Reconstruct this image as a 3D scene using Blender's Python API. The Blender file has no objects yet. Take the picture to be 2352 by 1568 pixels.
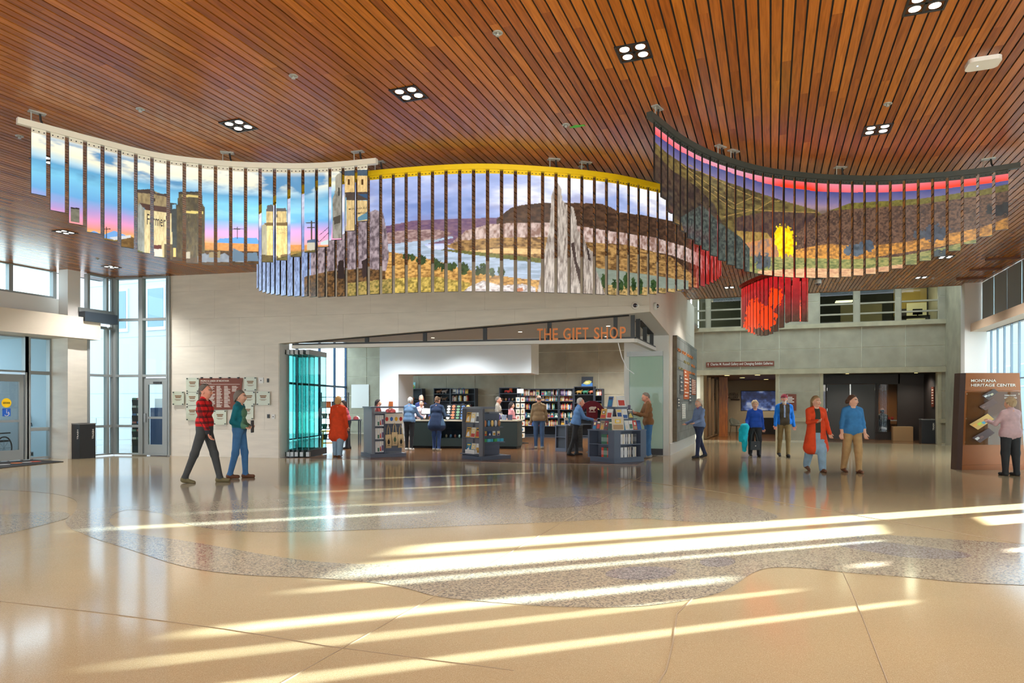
import bpy, bmesh, math, random
import numpy as np
from mathutils import Vector, Matrix
random.seed(7)
SC = bpy.context.scene
COL = SC.collection

# ---------------------------------------------------------------- camera, world, sun, exposure
EYE = 1.5; FOC = 1568.0; CX = 1176.0; CY = 925.0
cam = bpy.data.cameras.new('camera'); cam.lens = 24.0; cam.sensor_width = 36.0; cam.sensor_fit = 'HORIZONTAL'
cam.shift_y = (CY - 784.0) / 2352.0; cam.clip_end = 400
camo = bpy.data.objects.new('camera', cam); COL.objects.link(camo)
camo.location = (0, 0, EYE); camo.rotation_euler = (math.pi / 2, 0, math.atan2(1770 - CX, FOC))    # the hall's own axes are the world axes (see the last lines)
SC.camera = camo
W = bpy.data.worlds.new('World'); SC.world = W; W.use_nodes = True
bg = W.node_tree.nodes['Background']; bg.inputs[0].default_value = (0.80, 0.90, 1.0, 1); bg.inputs[1].default_value = 4.0
SUN_EL = math.atan(0.288)
sl = bpy.data.lights.new('sun', 'SUN'); sl.energy = 110.0; sl.angle = math.radians(0.9); sl.color = (0.97, 1.0, 0.95)
so = bpy.data.objects.new('sun', sl); COL.objects.link(so); so.location = (20, 8, 8)
_sv = Vector((0.945 * math.cos(SUN_EL), 0.327 * math.cos(SUN_EL), math.sin(SUN_EL)))
_sv.rotate(Matrix.Rotation(math.atan2(1770 - CX, FOC), 3, 'Z')); so.rotation_euler = _sv.to_track_quat('Z', 'Y').to_euler()
vs = SC.view_settings
vs.view_transform = 'Standard'; vs.look = 'None'; vs.gamma = 1.0; vs.use_curve_mapping = False; vs.exposure = 0.12
SC.cycles.use_denoising = True
SC.cycles.max_bounces = 6; SC.cycles.diffuse_bounces = 3; SC.cycles.glossy_bounces = 3
SC.cycles.use_adaptive_sampling = True; SC.cycles.adaptive_threshold = 0.03
SC.cycles.transmission_bounces = 4; SC.cycles.transparent_max_bounces = 24
SC.cycles.sample_clamp_indirect = 4.0; SC.cycles.caustics_reflective = False; SC.cycles.caustics_refractive = False

# ---------------------------------------------------------------- measuring helpers
TH = math.atan2(1770 - CX, FOC)                 # the hall is turned this far to the view
DX, DY = math.sin(TH), math.cos(TH)             # d: along the ceiling boards
EX, EY = math.cos(TH), -math.sin(TH)            # e: across them
CEIL = 5.08
def st(s, t, z=0.0): return Vector((s * EX + t * DX, s * EY + t * DY, z))
def to_st(x, y): return x * EX + y * EY, x * DX + y * DY
def fl(px, py):                                 # floor point measured in the photograph
    Y = EYE * FOC / (py - CY); return Vector(((px - CX) * Y / FOC, Y, 0))
def pt(px, py, Y): return Vector(((px - CX) * Y / FOC, Y, EYE + (CY - py) * Y / FOC))
def zat(py, Y): return EYE + (CY - py) * Y / FOC
def hit(px, p, q):                              # where the sight line of column px meets the plan line p-q
    k = (px - CX) / FOC; dx, dy = q[0] - p[0], q[1] - p[1]
    a = (k * p[1] - p[0]) / (dx - k * dy); return Vector((p[0] + a * dx, p[1] + a * dy, 0))

# ---------------------------------------------------------------- materials
def lin(c):
    if isinstance(c, str): c = tuple(int(c[i:i + 2], 16) for i in (0, 2, 4))
    return tuple(((v / 255.0) / 12.92 if v <= 10.31 else ((v / 255.0 + 0.055) / 1.055) ** 2.4) for v in c)
MATS = {}
def mat(name, c=(128, 128, 128), rough=0.6, metal=0.0, var=0.0, scale=6.0, spec=0.5, bump=0.0, emit=0.0, stretch=(1, 1, 1), c2=None, coat=0.0, detail=3):
    if name in MATS: return MATS[name]
    m = bpy.data.materials.new(name); m.use_nodes = True; nt = m.node_tree; b = nt.nodes['Principled BSDF']
    L = lin(c); b.inputs['Base Color'].default_value = (*L, 1); b.inputs['Roughness'].default_value = rough
    b.inputs['Metallic'].default_value = metal; b.inputs['Specular IOR Level'].default_value = spec
    b.inputs['Coat Weight'].default_value = coat; b.inputs['Coat Roughness'].default_value = 0.08
    if emit: b.inputs['Emission Color'].default_value = (*L, 1); b.inputs['Emission Strength'].default_value = emit
    if var or bump or c2:
        tc = nt.nodes.new('ShaderNodeTexCoord'); mp = nt.nodes.new('ShaderNodeMapping'); mp.inputs['Scale'].default_value = stretch
        nz = nt.nodes.new('ShaderNodeTexNoise'); nz.inputs['Scale'].default_value = scale; nz.inputs['Detail'].default_value = detail
        nt.links.new(tc.outputs['Object'], mp.inputs[0]); nt.links.new(mp.outputs[0], nz.inputs['Vector'])
        if var or c2:
            r = nt.nodes.new('ShaderNodeValToRGB'); r.color_ramp.elements[0].position = 0.32; r.color_ramp.elements[1].position = 0.68
            A = lin(c2) if c2 else tuple(v * (1 - var) for v in L); B = L if c2 else tuple(min(1, v * (1 + var)) for v in L)
            r.color_ramp.elements[0].color = (*A, 1); r.color_ramp.elements[1].color = (*B, 1)
            nt.links.new(nz.outputs['Fac'], r.inputs[0]); nt.links.new(r.outputs[0], b.inputs['Base Color'])
        if bump:
            bp = nt.nodes.new('ShaderNodeBump'); bp.inputs['Strength'].default_value = bump; bp.inputs['Distance'].default_value = 0.02
            nt.links.new(nz.outputs['Fac'], bp.inputs['Height']); nt.links.new(bp.outputs[0], b.inputs['Normal'])
    MATS[name] = m; return m
def glass(name, tint=(235, 245, 245), gloss=1.0, rough=0.02):
    if name in MATS: return MATS[name]
    m = bpy.data.materials.new(name); m.use_nodes = True; nt = m.node_tree; nt.nodes.remove(nt.nodes['Principled BSDF'])
    out = nt.nodes['Material Output']; tr = nt.nodes.new('ShaderNodeBsdfTransparent'); tr.inputs[0].default_value = (*lin(tint), 1)
    gl = nt.nodes.new('ShaderNodeBsdfGlossy'); gl.inputs['Roughness'].default_value = rough
    fr = nt.nodes.new('ShaderNodeFresnel'); fr.inputs[0].default_value = 1.45
    mu = nt.nodes.new('ShaderNodeMath'); mu.operation = 'MULTIPLY'; mu.inputs[1].default_value = gloss
    mx = nt.nodes.new('ShaderNodeMixShader')
    ge = nt.nodes.new('ShaderNodeNewGeometry'); iv = nt.nodes.new('ShaderNodeMath'); iv.operation = 'SUBTRACT'; iv.inputs[0].default_value = 1.0
    m3 = nt.nodes.new('ShaderNodeMath'); m3.operation = 'MULTIPLY'; m3.use_clamp = True
    nt.links.new(ge.outputs['Backfacing'], iv.inputs[1]); nt.links.new(iv.outputs[0], m3.inputs[1])          # thin sheet: mirror only off the outer face
    nt.links.new(fr.outputs[0], mu.inputs[0]); nt.links.new(mu.outputs[0], m3.inputs[0]); nt.links.new(m3.outputs[0], mx.inputs[0])
    nt.links.new(tr.outputs[0], mx.inputs[1]); nt.links.new(gl.outputs[0], mx.inputs[2]); nt.links.new(mx.outputs[0], out.inputs[0])
    MATS[name] = m; return m
def plank_mat():
    m = bpy.data.materials.new('ceiling_wood'); m.use_nodes = True; nt = m.node_tree; N = nt.nodes.new; b = nt.nodes['Principled BSDF']; K = nt.links.new
    tc = N('ShaderNodeTexCoord'); oi = N('ShaderNodeObjectInfo'); sp = N('ShaderNodeSeparateXYZ'); K(tc.outputs['Object'], sp.inputs[0])
    a = N('ShaderNodeMath'); a.operation = 'MULTIPLY_ADD'; a.inputs[1].default_value = 37.0; K(oi.outputs['Random'], a.inputs[0]); K(sp.outputs['Y'], a.inputs[2])
    dv = N('ShaderNodeMath'); dv.operation = 'DIVIDE'; dv.inputs[1].default_value = 2.1; K(a.outputs[0], dv.inputs[0])
    fo = N('ShaderNodeMath'); fo.operation = 'FLOOR'; K(dv.outputs[0], fo.inputs[0])
    cb = N('ShaderNodeCombineXYZ'); K(fo.outputs[0], cb.inputs[0]); K(oi.outputs['Random'], cb.inputs[1])
    wn = N('ShaderNodeTexWhiteNoise'); wn.noise_dimensions = '3D'; K(cb.outputs[0], wn.inputs['Vector'])
    r = N('ShaderNodeValToRGB'); e = r.color_ramp.elements
    e[0].position = 0; e[0].color = (*lin('864A14'), 1); e[1].position = 1; e[1].color = (*lin('B26C20'), 1)
    x = e.new(0.35); x.color = (*lin('965417'), 1); x = e.new(0.7); x.color = (*lin('A4621C'), 1)
    K(wn.outputs['Value'], r.inputs[0])
    mp = N('ShaderNodeMapping'); mp.inputs['Scale'].default_value = (26, 1.3, 8); K(tc.outputs['Object'], mp.inputs[0])
    of = N('ShaderNodeVectorMath'); of.operation = 'SCALE'; of.inputs[3].default_value = 23.0; K(wn.outputs['Color'], of.inputs[0])
    ad = N('ShaderNodeVectorMath'); ad.operation = 'ADD'; K(mp.outputs[0], ad.inputs[0]); K(of.outputs[0], ad.inputs[1])
    nz = N('ShaderNodeTexNoise'); nz.inputs['Scale'].default_value = 1.6; nz.inputs['Detail'].default_value = 4; nz.inputs['Distortion'].default_value = 0.6
    K(ad.outputs[0], nz.inputs['Vector'])
    g = N('ShaderNodeValToRGB'); g.color_ramp.elements[0].position = 0.3; g.color_ramp.elements[0].color = (0.7, 0.64, 0.6, 1)
    g.color_ramp.elements[1].position = 0.65; g.color_ramp.elements[1].color = (1.08, 1.05, 1.0, 1); K(nz.outputs['Fac'], g.inputs[0])
    mx = N('ShaderNodeMix'); mx.data_type = 'RGBA'; mx.blend_type = 'MULTIPLY'; mx.inputs[0].default_value = 1.0
    K(r.outputs[0], mx.inputs[6]); K(g.outputs[0], mx.inputs[7]); K(mx.outputs[2], b.inputs['Base Color'])
    b.inputs['Roughness'].default_value = 0.27; b.inputs['Specular IOR Level'].default_value = 0.5
    return m
def terrazzo(name, base, dots, rough, chip=420.0, amount=0.5, patch=None):
    m = bpy.data.materials.new(name); m.use_nodes = True; nt = m.node_tree; N = nt.nodes.new; b = nt.nodes['Principled BSDF']; K = nt.links.new
    tc = N('ShaderNodeTexCoord'); vo = N('ShaderNodeTexVoronoi'); vo.inputs['Scale'].default_value = chip; K(tc.outputs['Object'], vo.inputs['Vector'])
    sp = N('ShaderNodeSeparateColor'); K(vo.outputs['Color'], sp.inputs[0])
    r = N('ShaderNodeValToRGB'); r.color_ramp.interpolation = 'CONSTANT'
    e = r.color_ramp.elements; e[0].position = 0; e[0].color = (*lin(dots[0]), 1); e[1].position = amount; e[1].color = (*lin(base), 1)
    if len(dots) > 1: x = e.new(amount * 0.5); x.color = (*lin(dots[1]), 1)
    K(sp.outputs[0], r.inputs[0])
    nz = N('ShaderNodeTexNoise'); nz.inputs['Scale'].default_value = 0.55; nz.inputs['Detail'].default_value = 4; K(tc.outputs['Object'], nz.inputs['Vector'])
    g = N('ShaderNodeValToRGB'); g.color_ramp.elements[0].position = 0.35; g.color_ramp.elements[1].position = 0.65
    g.color_ramp.elements[0].color = (*(lin(patch) if patch else (0.93, 0.93, 0.93)), 1); g.color_ramp.elements[1].color = (1.04, 1.03, 1.0, 1) if not patch else (1, 1, 1, 1)
    K(nz.outputs['Fac'], g.inputs[0])
    mx = N('ShaderNodeMix'); mx.data_type = 'RGBA'; mx.blend_type = 'MULTIPLY'; mx.inputs[0].default_value = 1.0
    K(r.outputs[0], mx.inputs[6]); K(g.outputs[0], mx.inputs[7]); K(mx.outputs[2], b.inputs['Base Color'])
    b.inputs['Roughness'].default_value = rough; b.inputs['Specular IOR Level'].default_value = 0.5
    n2 = N('ShaderNodeTexNoise'); n2.inputs['Scale'].default_value = 1.4; n2.inputs['Detail'].default_value = 2; K(tc.outputs['Object'], n2.inputs['Vector'])
    bp = N('ShaderNodeBump'); bp.inputs['Strength'].default_value = 0.012; bp.inputs['Distance'].default_value = 0.05
    K(n2.outputs['Fac'], bp.inputs['Height']); K(bp.outputs[0], b.inputs['Normal'])
    return m
def print_mat(name, strength, rough=0.12):                    # printed colours stored on the surface, lit from within
    m = bpy.data.materials.new(name); m.use_nodes = True; nt = m.node_tree; b = nt.nodes['Principled BSDF']
    at = nt.nodes.new('ShaderNodeAttribute'); at.attribute_name = 'print'
    dk = nt.nodes.new('ShaderNodeVectorMath'); dk.operation = 'SCALE'; dk.inputs[3].default_value = 0.25 if strength else 1.0
    nt.links.new(at.outputs['Color'], dk.inputs[0]); nt.links.new(dk.outputs[0], b.inputs['Base Color'])
    if strength:
        nt.links.new(at.outputs['Color'], b.inputs['Emission Color']); b.inputs['Emission Strength'].default_value = strength
    b.inputs['Roughness'].default_value = rough
    return m

# ---------------------------------------------------------------- mesh helpers
class MB:
    def __init__(s): s.v = []; s.f = []; s.mi = []; s.cur = 0
    def add(s, vs_, fs_):
        n = len(s.v); s.v += [tuple(p) for p in vs_]; s.f += [tuple(i + n for i in q) for q in fs_]; s.mi += [s.cur] * len(fs_); return s
    def box(s, c, d, rz=0.0, rx=0.0, ry=0.0):
        x, y, z = d[0] / 2, d[1] / 2, d[2] / 2
        P = [Vector(p) for p in ((-x, -y, -z), (x, -y, -z), (x, y, -z), (-x, y, -z), (-x, -y, z), (x, -y, z), (x, y, z), (-x, y, z))]
        if rz or rx or ry:
            M = Matrix.Rotation(rz, 3, 'Z') @ Matrix.Rotation(ry, 3, 'Y') @ Matrix.Rotation(rx, 3, 'X'); P = [M @ p for p in P]
        c = Vector(c); return s.add([p + c for p in P], [(0, 3, 2, 1), (4, 5, 6, 7), (0, 1, 5, 4), (1, 2, 6, 5), (2, 3, 7, 6), (3, 0, 4, 7)])
    def bx(s, x0, x1, y0, y1, z0, z1): return s.box(((x0 + x1) / 2, (y0 + y1) / 2, (z0 + z1) / 2), (abs(x1 - x0), abs(y1 - y0), abs(z1 - z0)))
    def wall(s, p, q, z0, z1, th, side=0.5):           # upright slab on plan line p-q; side 0..1 shifts it across
        p = Vector((p[0], p[1], 0)); q = Vector((q[0], q[1], 0)); u = (q - p); n = Vector((-u.y, u.x, 0)).normalized()
        a = n * (-th * (1 - side)); b = n * (th * side)
        return s.prism([p + a, q + a, q + b, p + b], z0, z1)
    def prism(s, poly, z0, z1):
        n = len(poly); A = sum(poly[i][0] * poly[(i + 1) % n][1] - poly[(i + 1) % n][0] * poly[i][1] for i in range(n))
        if A < 0: poly = list(reversed(poly))
        V = [(p[0], p[1], z0) for p in poly] + [(p[0], p[1], z1) for p in poly]
        return s.add(V, [tuple(reversed(range(n))), tuple(range(n, 2 * n))] + [(i, (i + 1) % n, n + (i + 1) % n, n + i) for i in range(n)])
    def extr(s, poly3, vec):                           # planar 3-D polygon pushed along vec
        n = len(poly3); vec = Vector(vec); P = [Vector(p) for p in poly3]
        return s.add(P + [p + vec for p in P], [tuple(range(n)), tuple(reversed(range(n, 2 * n)))] + [(i, n + i, n + (i + 1) % n, (i + 1) % n) for i in range(n)])
    def tube(s, pts, r, n=8, cap=True):
        P = [Vector(p) for p in pts]; rr = r if isinstance(r, (list, tuple)) else [r] * len(P); V = []; F = []
        up = Vector((0, 0, 1)); last = None
        for i, p in enumerate(P):
            t = (P[min(i + 1, len(P) - 1)] - P[max(i - 1, 0)]).normalized()
            if last is None: a = t.cross(up if abs(t.z) < 0.9 else Vector((1, 0, 0))).normalized()
            else: a = (last - t * last.dot(t)).normalized()
            last = a; b = t.cross(a)
            V += [p + (a * math.cos(2 * math.pi * k / n) + b * math.sin(2 * math.pi * k / n)) * rr[i] for k in range(n)]
        for i in range(len(P) - 1):
            F += [(i * n + k, i * n + (k + 1) % n, (i + 1) * n + (k + 1) % n, (i + 1) * n + k) for k in range(n)]
        if cap: F += [tuple(reversed(range(n))), tuple(range((len(P) - 1) * n, len(P) * n))]
        return s.add(V, F)
    def lathe(s, prof, c=(0, 0, 0), n=16, M=None):
        V = []; F = []; m = len(prof); c = Vector(c)
        for (r, z) in prof:
            for k in range(n):
                p = Vector((r * math.cos(2 * math.pi * k / n), r * math.sin(2 * math.pi * k / n), z))
                V.append((M @ p if M else p) + c)
        for i in range(m - 1): F += [(i * n + k, i * n + (k + 1) % n, (i + 1) * n + (k + 1) % n, (i + 1) * n + k) for k in range(n)]
        F += [tuple(reversed(range(n))), tuple(range((m - 1) * n, m * n))]
        return s.add(V, F)
    def ball(s, c, r, n=12, m=7):
        rx, ry, rz = r if isinstance(r, (list, tuple)) else (r, r, r); pr = [(math.sin(math.pi * i / m), -math.cos(math.pi * i / m)) for i in range(m + 1)]
        V = []; F = []
        for (a, z) in pr: V += [(c[0] + rx * max(a, 1e-3) * math.cos(2 * math.pi * k / n), c[1] + ry * max(a, 1e-3) * math.sin(2 * math.pi * k / n), c[2] + rz * z) for k in range(n)]
        for i in range(m): F += [(i * n + k, i * n + (k + 1) % n, (i + 1) * n + (k + 1) % n, (i + 1) * n + k) for k in range(n)]
        return s.add(V, F)
    def mesh(s, name, mats, smooth=False):
        me = bpy.data.meshes.new(name); me.from_pydata(s.v, [], s.f); me.update()
        for m in (mats if isinstance(mats, (list, tuple)) else [mats]): me.materials.append(m)
        if any(s.mi): me.polygons.foreach_set('material_index', s.mi)
        if smooth: me.shade_smooth()
        return me
    def build(s, name, mats, parent=None, loc=(0, 0, 0), rz=0.0, smooth=False):
        return link(name, s.mesh(name, mats, smooth), parent, loc, rz)
def link(name, me, parent=None, loc=(0, 0, 0), rz=0.0):
    o = bpy.data.objects.new(name, me); COL.objects.link(o); o.location = loc; o.rotation_euler = (0, 0, rz)
    if parent: o.parent = parent
    return o
def tag(o, label=None, cat=None, group=None, kind=None):
    if label: o['label'] = label
    if cat: o['category'] = cat
    if group: o['group'] = group
    if kind: o['kind'] = kind
    return o
def thing(name, label, cat, loc=(0, 0, 0), rz=0.0, group=None):
    return tag(link(name, None, None, loc, rz), label, cat, group)
def struct(o): o['kind'] = 'structure'; return o
def sroot(name, loc=(0, 0, 0), rz=0.0): return struct(link(name, None, None, loc, rz))
def text_mesh(body, size, depth=0.004, align='LEFT', bold=0.0, sx=1.0):
    cu = bpy.data.curves.new('t', 'FONT'); cu.body = body; cu.size = size; cu.extrude = depth / 2; cu.align_x = align; cu.offset = bold; cu.resolution_u = 3
    o = bpy.data.objects.new('t', cu); COL.objects.link(o); dg = bpy.context.evaluated_depsgraph_get(); dg.update()
    me = bpy.data.meshes.new_from_object(o.evaluated_get(dg)); bpy.data.objects.remove(o); bpy.data.curves.remove(cu)
    if sx != 1.0:
        for v in me.vertices: v.co.x *= sx
    return me
def text(name, body, size, m, loc, rot, parent=None, depth=0.004, align='LEFT', bold=0.0, sx=1.0, label=None):
    me = text_mesh(body, size, depth, align, bold, sx); me.materials.clear(); me.materials.append(m)
    for p in me.polygons: p.material_index = 0
    o = link(name, me, parent, loc); o.rotation_euler = rot
    if label: o['label'] = label
    return o
def copy_tree(o, parent=None):
    c = o.copy(); COL.objects.link(c); c.parent = parent
    for ch in list(o.children): copy_tree(ch, c)
    return c
# ================================================================ THE HALL
M_CREAM = mat('limestone_tile', (224, 218, 204), 0.5, var=0.06, scale=1.2, stretch=(1.2, 1.2, 7), detail=6)
M_WHITE = mat('white_plaster', (230, 228, 222), 0.6)
M_BEIGE = mat('beige_plaster', (228, 216, 196), 0.6)
M_STONE = mat('grey_stone', (154, 145, 124), 0.55, var=0.14, scale=2.2, detail=6)
M_LEDGE = mat('tan_stone_ledge', (168, 156, 128), 0.6, var=0.10, scale=3)
M_JOINT = mat('pale_joint', (186, 180, 160), 0.8)
M_FRAME = mat('grey_aluminium', (150, 156, 156), 0.4, metal=0.3)
M_FRAMEB = mat('blue_grey_aluminium', (120, 135, 148), 0.4, metal=0.3)
M_DARK = mat('dark_metal', (58, 60, 62), 0.45, metal=0.3)
M_BLACK = mat('black_recess', (14, 12, 11), 0.7)
M_GLASS = glass('window_glass', (236, 246, 248), 1.0)
M_GLASSD = glass('dim_glass', (200, 205, 205), 1.3)
M_WOODF = mat('shop_wood_floor', (120, 84, 52), 0.16, c2=(92, 60, 34), scale=3, stretch=(1, 12, 1))
M_FLOOR = terrazzo('terrazzo_tan', (165, 145, 112), [(150, 129, 96), (181, 164, 135)], 0.11, 420, 0.35)
M_RIVER = terrazzo('terrazzo_grey', (162, 150, 130), [(112, 106, 98), (142, 130, 112)], 0.12, 75, 0.5)
M_RIVERD = terrazzo('terrazzo_blue_grey', (150, 142, 138), [(98, 94, 98), (128, 120, 116)], 0.12, 75, 0.6)
M_TAUPE = mat('brown_base', (116, 88, 62), 0.5)
M_PLANK = plank_mat()

def clip_poly(poly, lo, hi, axis):
    for sign, lim in ((1, lo), (-1, hi)):
        out = []
        for i, p in enumerate(poly):
            q = poly[(i + 1) % len(poly)]; a = sign * (p[axis] - lim); b = sign * (q[axis] - lim)
            if a >= 0: out.append(p)
            if (a > 0 > b) or (a < 0 < b):
                k = a / (a - b); out.append(tuple(p[j] + (q[j] - p[j]) * k for j in (0, 1)))
        poly = out
        if len(poly) < 3: return []
    return poly

# floor -----------------------------------------------------------
fm = MB(); fm.prism([st(-22, -8), st(6.1, -8), st(6.1, 28.7), st(-22, 28.7)], -0.3, 0.0)
floor = struct(fm.build('floor', M_FLOOR))
def inlay(name, m, pts, z, sm=3):
    P = [fl(*p) for p in pts]
    for _ in range(sm):                                   # corner cutting keeps the curves flowing
        Q = []
        for i, p in enumerate(P):
            q = P[(i + 1) % len(P)]; Q += [p.lerp(q, 0.25), p.lerp(q, 0.75)]
        P = Q
    b = MB(); b.add([(p.x, p.y, z) for p in P], [tuple(range(len(P)))]); o = b.build(name, m, floor)
    if o.data.polygons[0].normal.z < 0: o.data.flip_normals()
    return o
inlay('river_inlay', M_RIVER, [(-120, 1102), (0, 1099), (120, 1096), (300, 1092), (480, 1089), (600, 1096), (616, 1104), (640, 1128), (720, 1150), (800, 1158), (900, 1164),
      (1000, 1163), (1050, 1150), (1100, 1130), (1220, 1119), (1350, 1119), (1500, 1127), (1620, 1140), (1700, 1155), (1780, 1180), (1790, 1190), (1740, 1200), (1600, 1200), (1480, 1190), (1400, 1192), (1250, 1200),
      (1100, 1206), (950, 1213), (800, 1218), (640, 1223), (520, 1219), (440, 1208), (400, 1196), (386, 1180), (300, 1168), (262, 1178), (250, 1192), (255, 1206), (300, 1226), (180, 1226), (152, 1206), (150, 1194), (168, 1182),
      (180, 1158), (170, 1144), (120, 1132), (0, 1124), (-120, 1122)], 0.002)
inlay('river_inlay', M_RIVER, [(152, 1204), (200, 1200), (262, 1207), (300, 1226), (400, 1238), (520, 1258), (640, 1280), (750, 1293), (900, 1298), (1080, 1297), (1250, 1290), (1330, 1264), (1420, 1255), (1620, 1253), (1700, 1240), (1850, 1224), (2000, 1226),
      (2150, 1236), (2360, 1250), (2520, 1262), (2520, 1350), (2352, 1344), (2200, 1338), (2100, 1326), (1950, 1316), (1850, 1304), (1765, 1302), (1722, 1318), (1690, 1344), (1640, 1368), (1500, 1392), (1380, 1396), (1250, 1393), (1100, 1381), (1000, 1371), (940, 1352),
      (850, 1336), (700, 1326), (560, 1322), (420, 1304), (300, 1262), (200, 1232)], 0.003)
inlay('river_inlay', M_RIVER, [(-120, 1190), (0, 1182), (100, 1174), (160, 1176), (158, 1190), (120, 1200), (60, 1216), (0, 1230), (-120, 1250)], 0.003)
for P in ([(1212, 1152), (1260, 1141), (1330, 1139), (1400, 1146), (1380, 1158), (1300, 1166), (1240, 1168), (1200, 1160)],
          [(1440, 1156), (1500, 1152), (1556, 1160), (1540, 1168), (1480, 1168)],
          [(1385, 1316), (1420, 1304), (1500, 1300), (1562, 1308), (1540, 1326), (1470, 1334), (1400, 1328)],
          [(1600, 1286), (1660, 1278), (1694, 1286), (1680, 1300), (1620, 1304)],
          [(1900, 1250), (2000, 1242), (2100, 1252), (2240, 1272), (2220, 1284), (2100, 1284), (2000, 1268)]):
    inlay('dark_inlay', M_RIVERD, P, 0.004)
def strip(pts, w, z=0.0045):
    P = [fl(*p) for p in pts]; b = MB()
    for a, c in zip(P, P[1:]): b.wall(a, c, 0.0, z, w)
    return b.build('divider_strip', mat('zinc_strip', (140, 120, 92), .5), floor)
strip([(-60, 1374), (220, 1406), (520, 1445), (760, 1485), (1180, 1540)], 0.004)
strip([(640, 1572), (1000, 1368), (1290, 1200), (1480, 1090)], 0.005)
strip([(2040, 1570), (1970, 1390), (1930, 1300)], 0.006)
strip([(1590, 1375), (1555, 1410), (1545, 1480), (1530, 1540), (1505, 1580)], 0.009)
strip([(1420, 1098), (1640, 1128), (1900, 1172), (2352, 1250)], 0.01)

# ceiling ---------------------------------------------------------
F0 = Vector((-6.33, 18.52, 0)); FG = Vector((0.9766, -0.2152, 0)); FN = Vector((0.2152, 0.9766, 0))   # gift shop front wall: line, direction, inward
def FP(k, z=0.0, n=0.0): return F0 + FG * k + FN * n + Vector((0, 0, z))
def kF(px): return (hit(px, F0, F0 + FG) - F0).dot(FG)
def tF(s):                                                # t where board line s meets the front wall
    a = st(s, 0); k = (F0 - a).dot(FN); return k / (Vector((DX, DY, 0)).dot(FN))
PITCH = 0.1044; PW = 0.0865; T0 = -8.0; T1 = 24.25
ceil = struct(MB().prism([st(-18.6, T0), st(6.1, T0), st(6.1, T1), st(-8.9, T1), st(-8.9, tF(-8.9) + .4), st(-18.6, tF(-18.6) + .4)], CEIL + 0.016, CEIL + 0.3).build('ceiling', M_BLACK))
full = None
for i in range(-176, 58):
    s = (i + 0.5) * PITCH; t1 = T1 if s > -8.9 else min(T1, tF(s) + 0.3); L = t1 - T0
    if s > -8.9 and full: me = full
    else:
        me = MB().bx(-PW / 2, PW / 2, 0, L, 0, 0.014).mesh('ceiling_plank', M_PLANK)
        if s > -8.9: full = me
    link('ceiling_plank', me, ceil, st(s, T0, CEIL), -TH)
struct(MB().prism([st(-3.2, 28.2), st(6.4, 28.2), st(6.4, 32.5), st(-3.2, 32.5)], 6.2, 6.4).build('trim_1', M_WHITE))       # unseen roof; skylight assumed, to daylight the stone wall below
sky_l = sroot('window_skylight')
for i in range(6): MB().prism([st(-3.2 + i * 1.6, T1), st(-1.62 + i * 1.6, T1), st(-1.62 + i * 1.6, 28.2), st(-3.2 + i * 1.6, 28.2)], 6.25, 6.27).build('pane', M_GLASS, sky_l)
struct(MB().wall(st(-3.0, T1 + .03), st(6.1, T1 + .03), CEIL, 6.2, 0.06).build('trim_2', M_BLACK))
trim3 = struct(MB().wall(st(-2.75, T1), st(6.1, T1), CEIL - 0.012, CEIL + 0.08, 0.02).build('trim_3', M_TAUPE))

# gift shop front wall, clad with limestone slabs ------------------
KA = kF(650); KC = kF(1493); KL = kF(390); KJ = kF(640)
SR = -2.7; TC = 16.5; TB = 19.84; TE = 26.6
ZA, ZC, ZB = 3.13, 3.69, 3.43
front = [(KL, 0), (KJ, 0), (KJ, ZA - .02), (KA, ZA), (KC, ZC), (KC, CEIL + .04), (KL, CEIL + .04)]
b = MB(); b.extr([FP(k, z, 0.3) for k, z in [(KL, 0), (KJ, 0), (KJ, CEIL), (KL, CEIL)]], FN * -0.28)
b.extr([FP(k, z, 0.3) for k, z in [(KJ, ZA - .02), (KC, ZC), (KC, CEIL), (KJ, CEIL)]], FN * -0.28)
wfront = struct(b.build('wall_front', M_JOINT))
def slabs(parent, polys, place, nrm, w, h, off, m, th=0.02, gap=0.004, name='stone_slab', bond=True):
    n = Vector(nrm) * th
    for poly in polys:
        xs = [p[0] for p in poly]; zs = [p[1] for p in poly]
        r0 = int(math.floor(min(zs) / h)); r1 = int(math.ceil(max(zs) / h))
        for r in range(r0, r1):
            sh = (w / 2 if (r % 2 and bond) else 0) + off
            c0 = int(math.floor((min(xs) - sh) / w)); c1 = int(math.ceil((max(xs) - sh) / w))
            for c in range(c0, c1):
                q = clip_poly(clip_poly(poly, sh + c * w + gap, sh + (c + 1) * w - gap, 0), r * h + gap, (r + 1) * h - gap, 1)
                if len(q) < 3: continue
                P = [place(*p) for p in q]
                if (max(p[0] for p in q) - min(p[0] for p in q)) < 0.02 or (max(p[1] for p in q) - min(p[1] for p in q)) < 0.02: continue
                MB().extr([p - n * .2 for p in P], n * 1.2).build(name, m, parent)
slabs(wfront, [[(KL, 0), (KJ, 0), (KJ, CEIL), (KL, CEIL)], [(KJ, ZA - .02), (KC, ZC), (KC, CEIL), (KJ, CEIL)]], lambda k, z: FP(k, z, 0.02), -FN, 1.55, 0.77, 0.35, M_CREAM, gap=0.0015)
rp = [(TC, ZC), (TB, ZB), (TB, 0), (TE, 0), (TE, CEIL + .04), (TC, CEIL + .04)]
b = MB(); DV = Vector((DX, DY, 0)); EV = Vector((EX, EY, 0))
b.extr([st(SR, t, z) - EV * 0.28 for t, z in [(TC + .05, ZC), (TB, ZB), (TB, CEIL), (TC + .05, CEIL)]], EV * 0.26)
b.extr([st(SR, t, z) - EV * 0.28 for t, z in [(TB, 0), (TE, 0), (TE, CEIL), (TB, CEIL)]], EV * 0.26)
wright = struct(b.build('wall_shop_side', M_JOINT))
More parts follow.
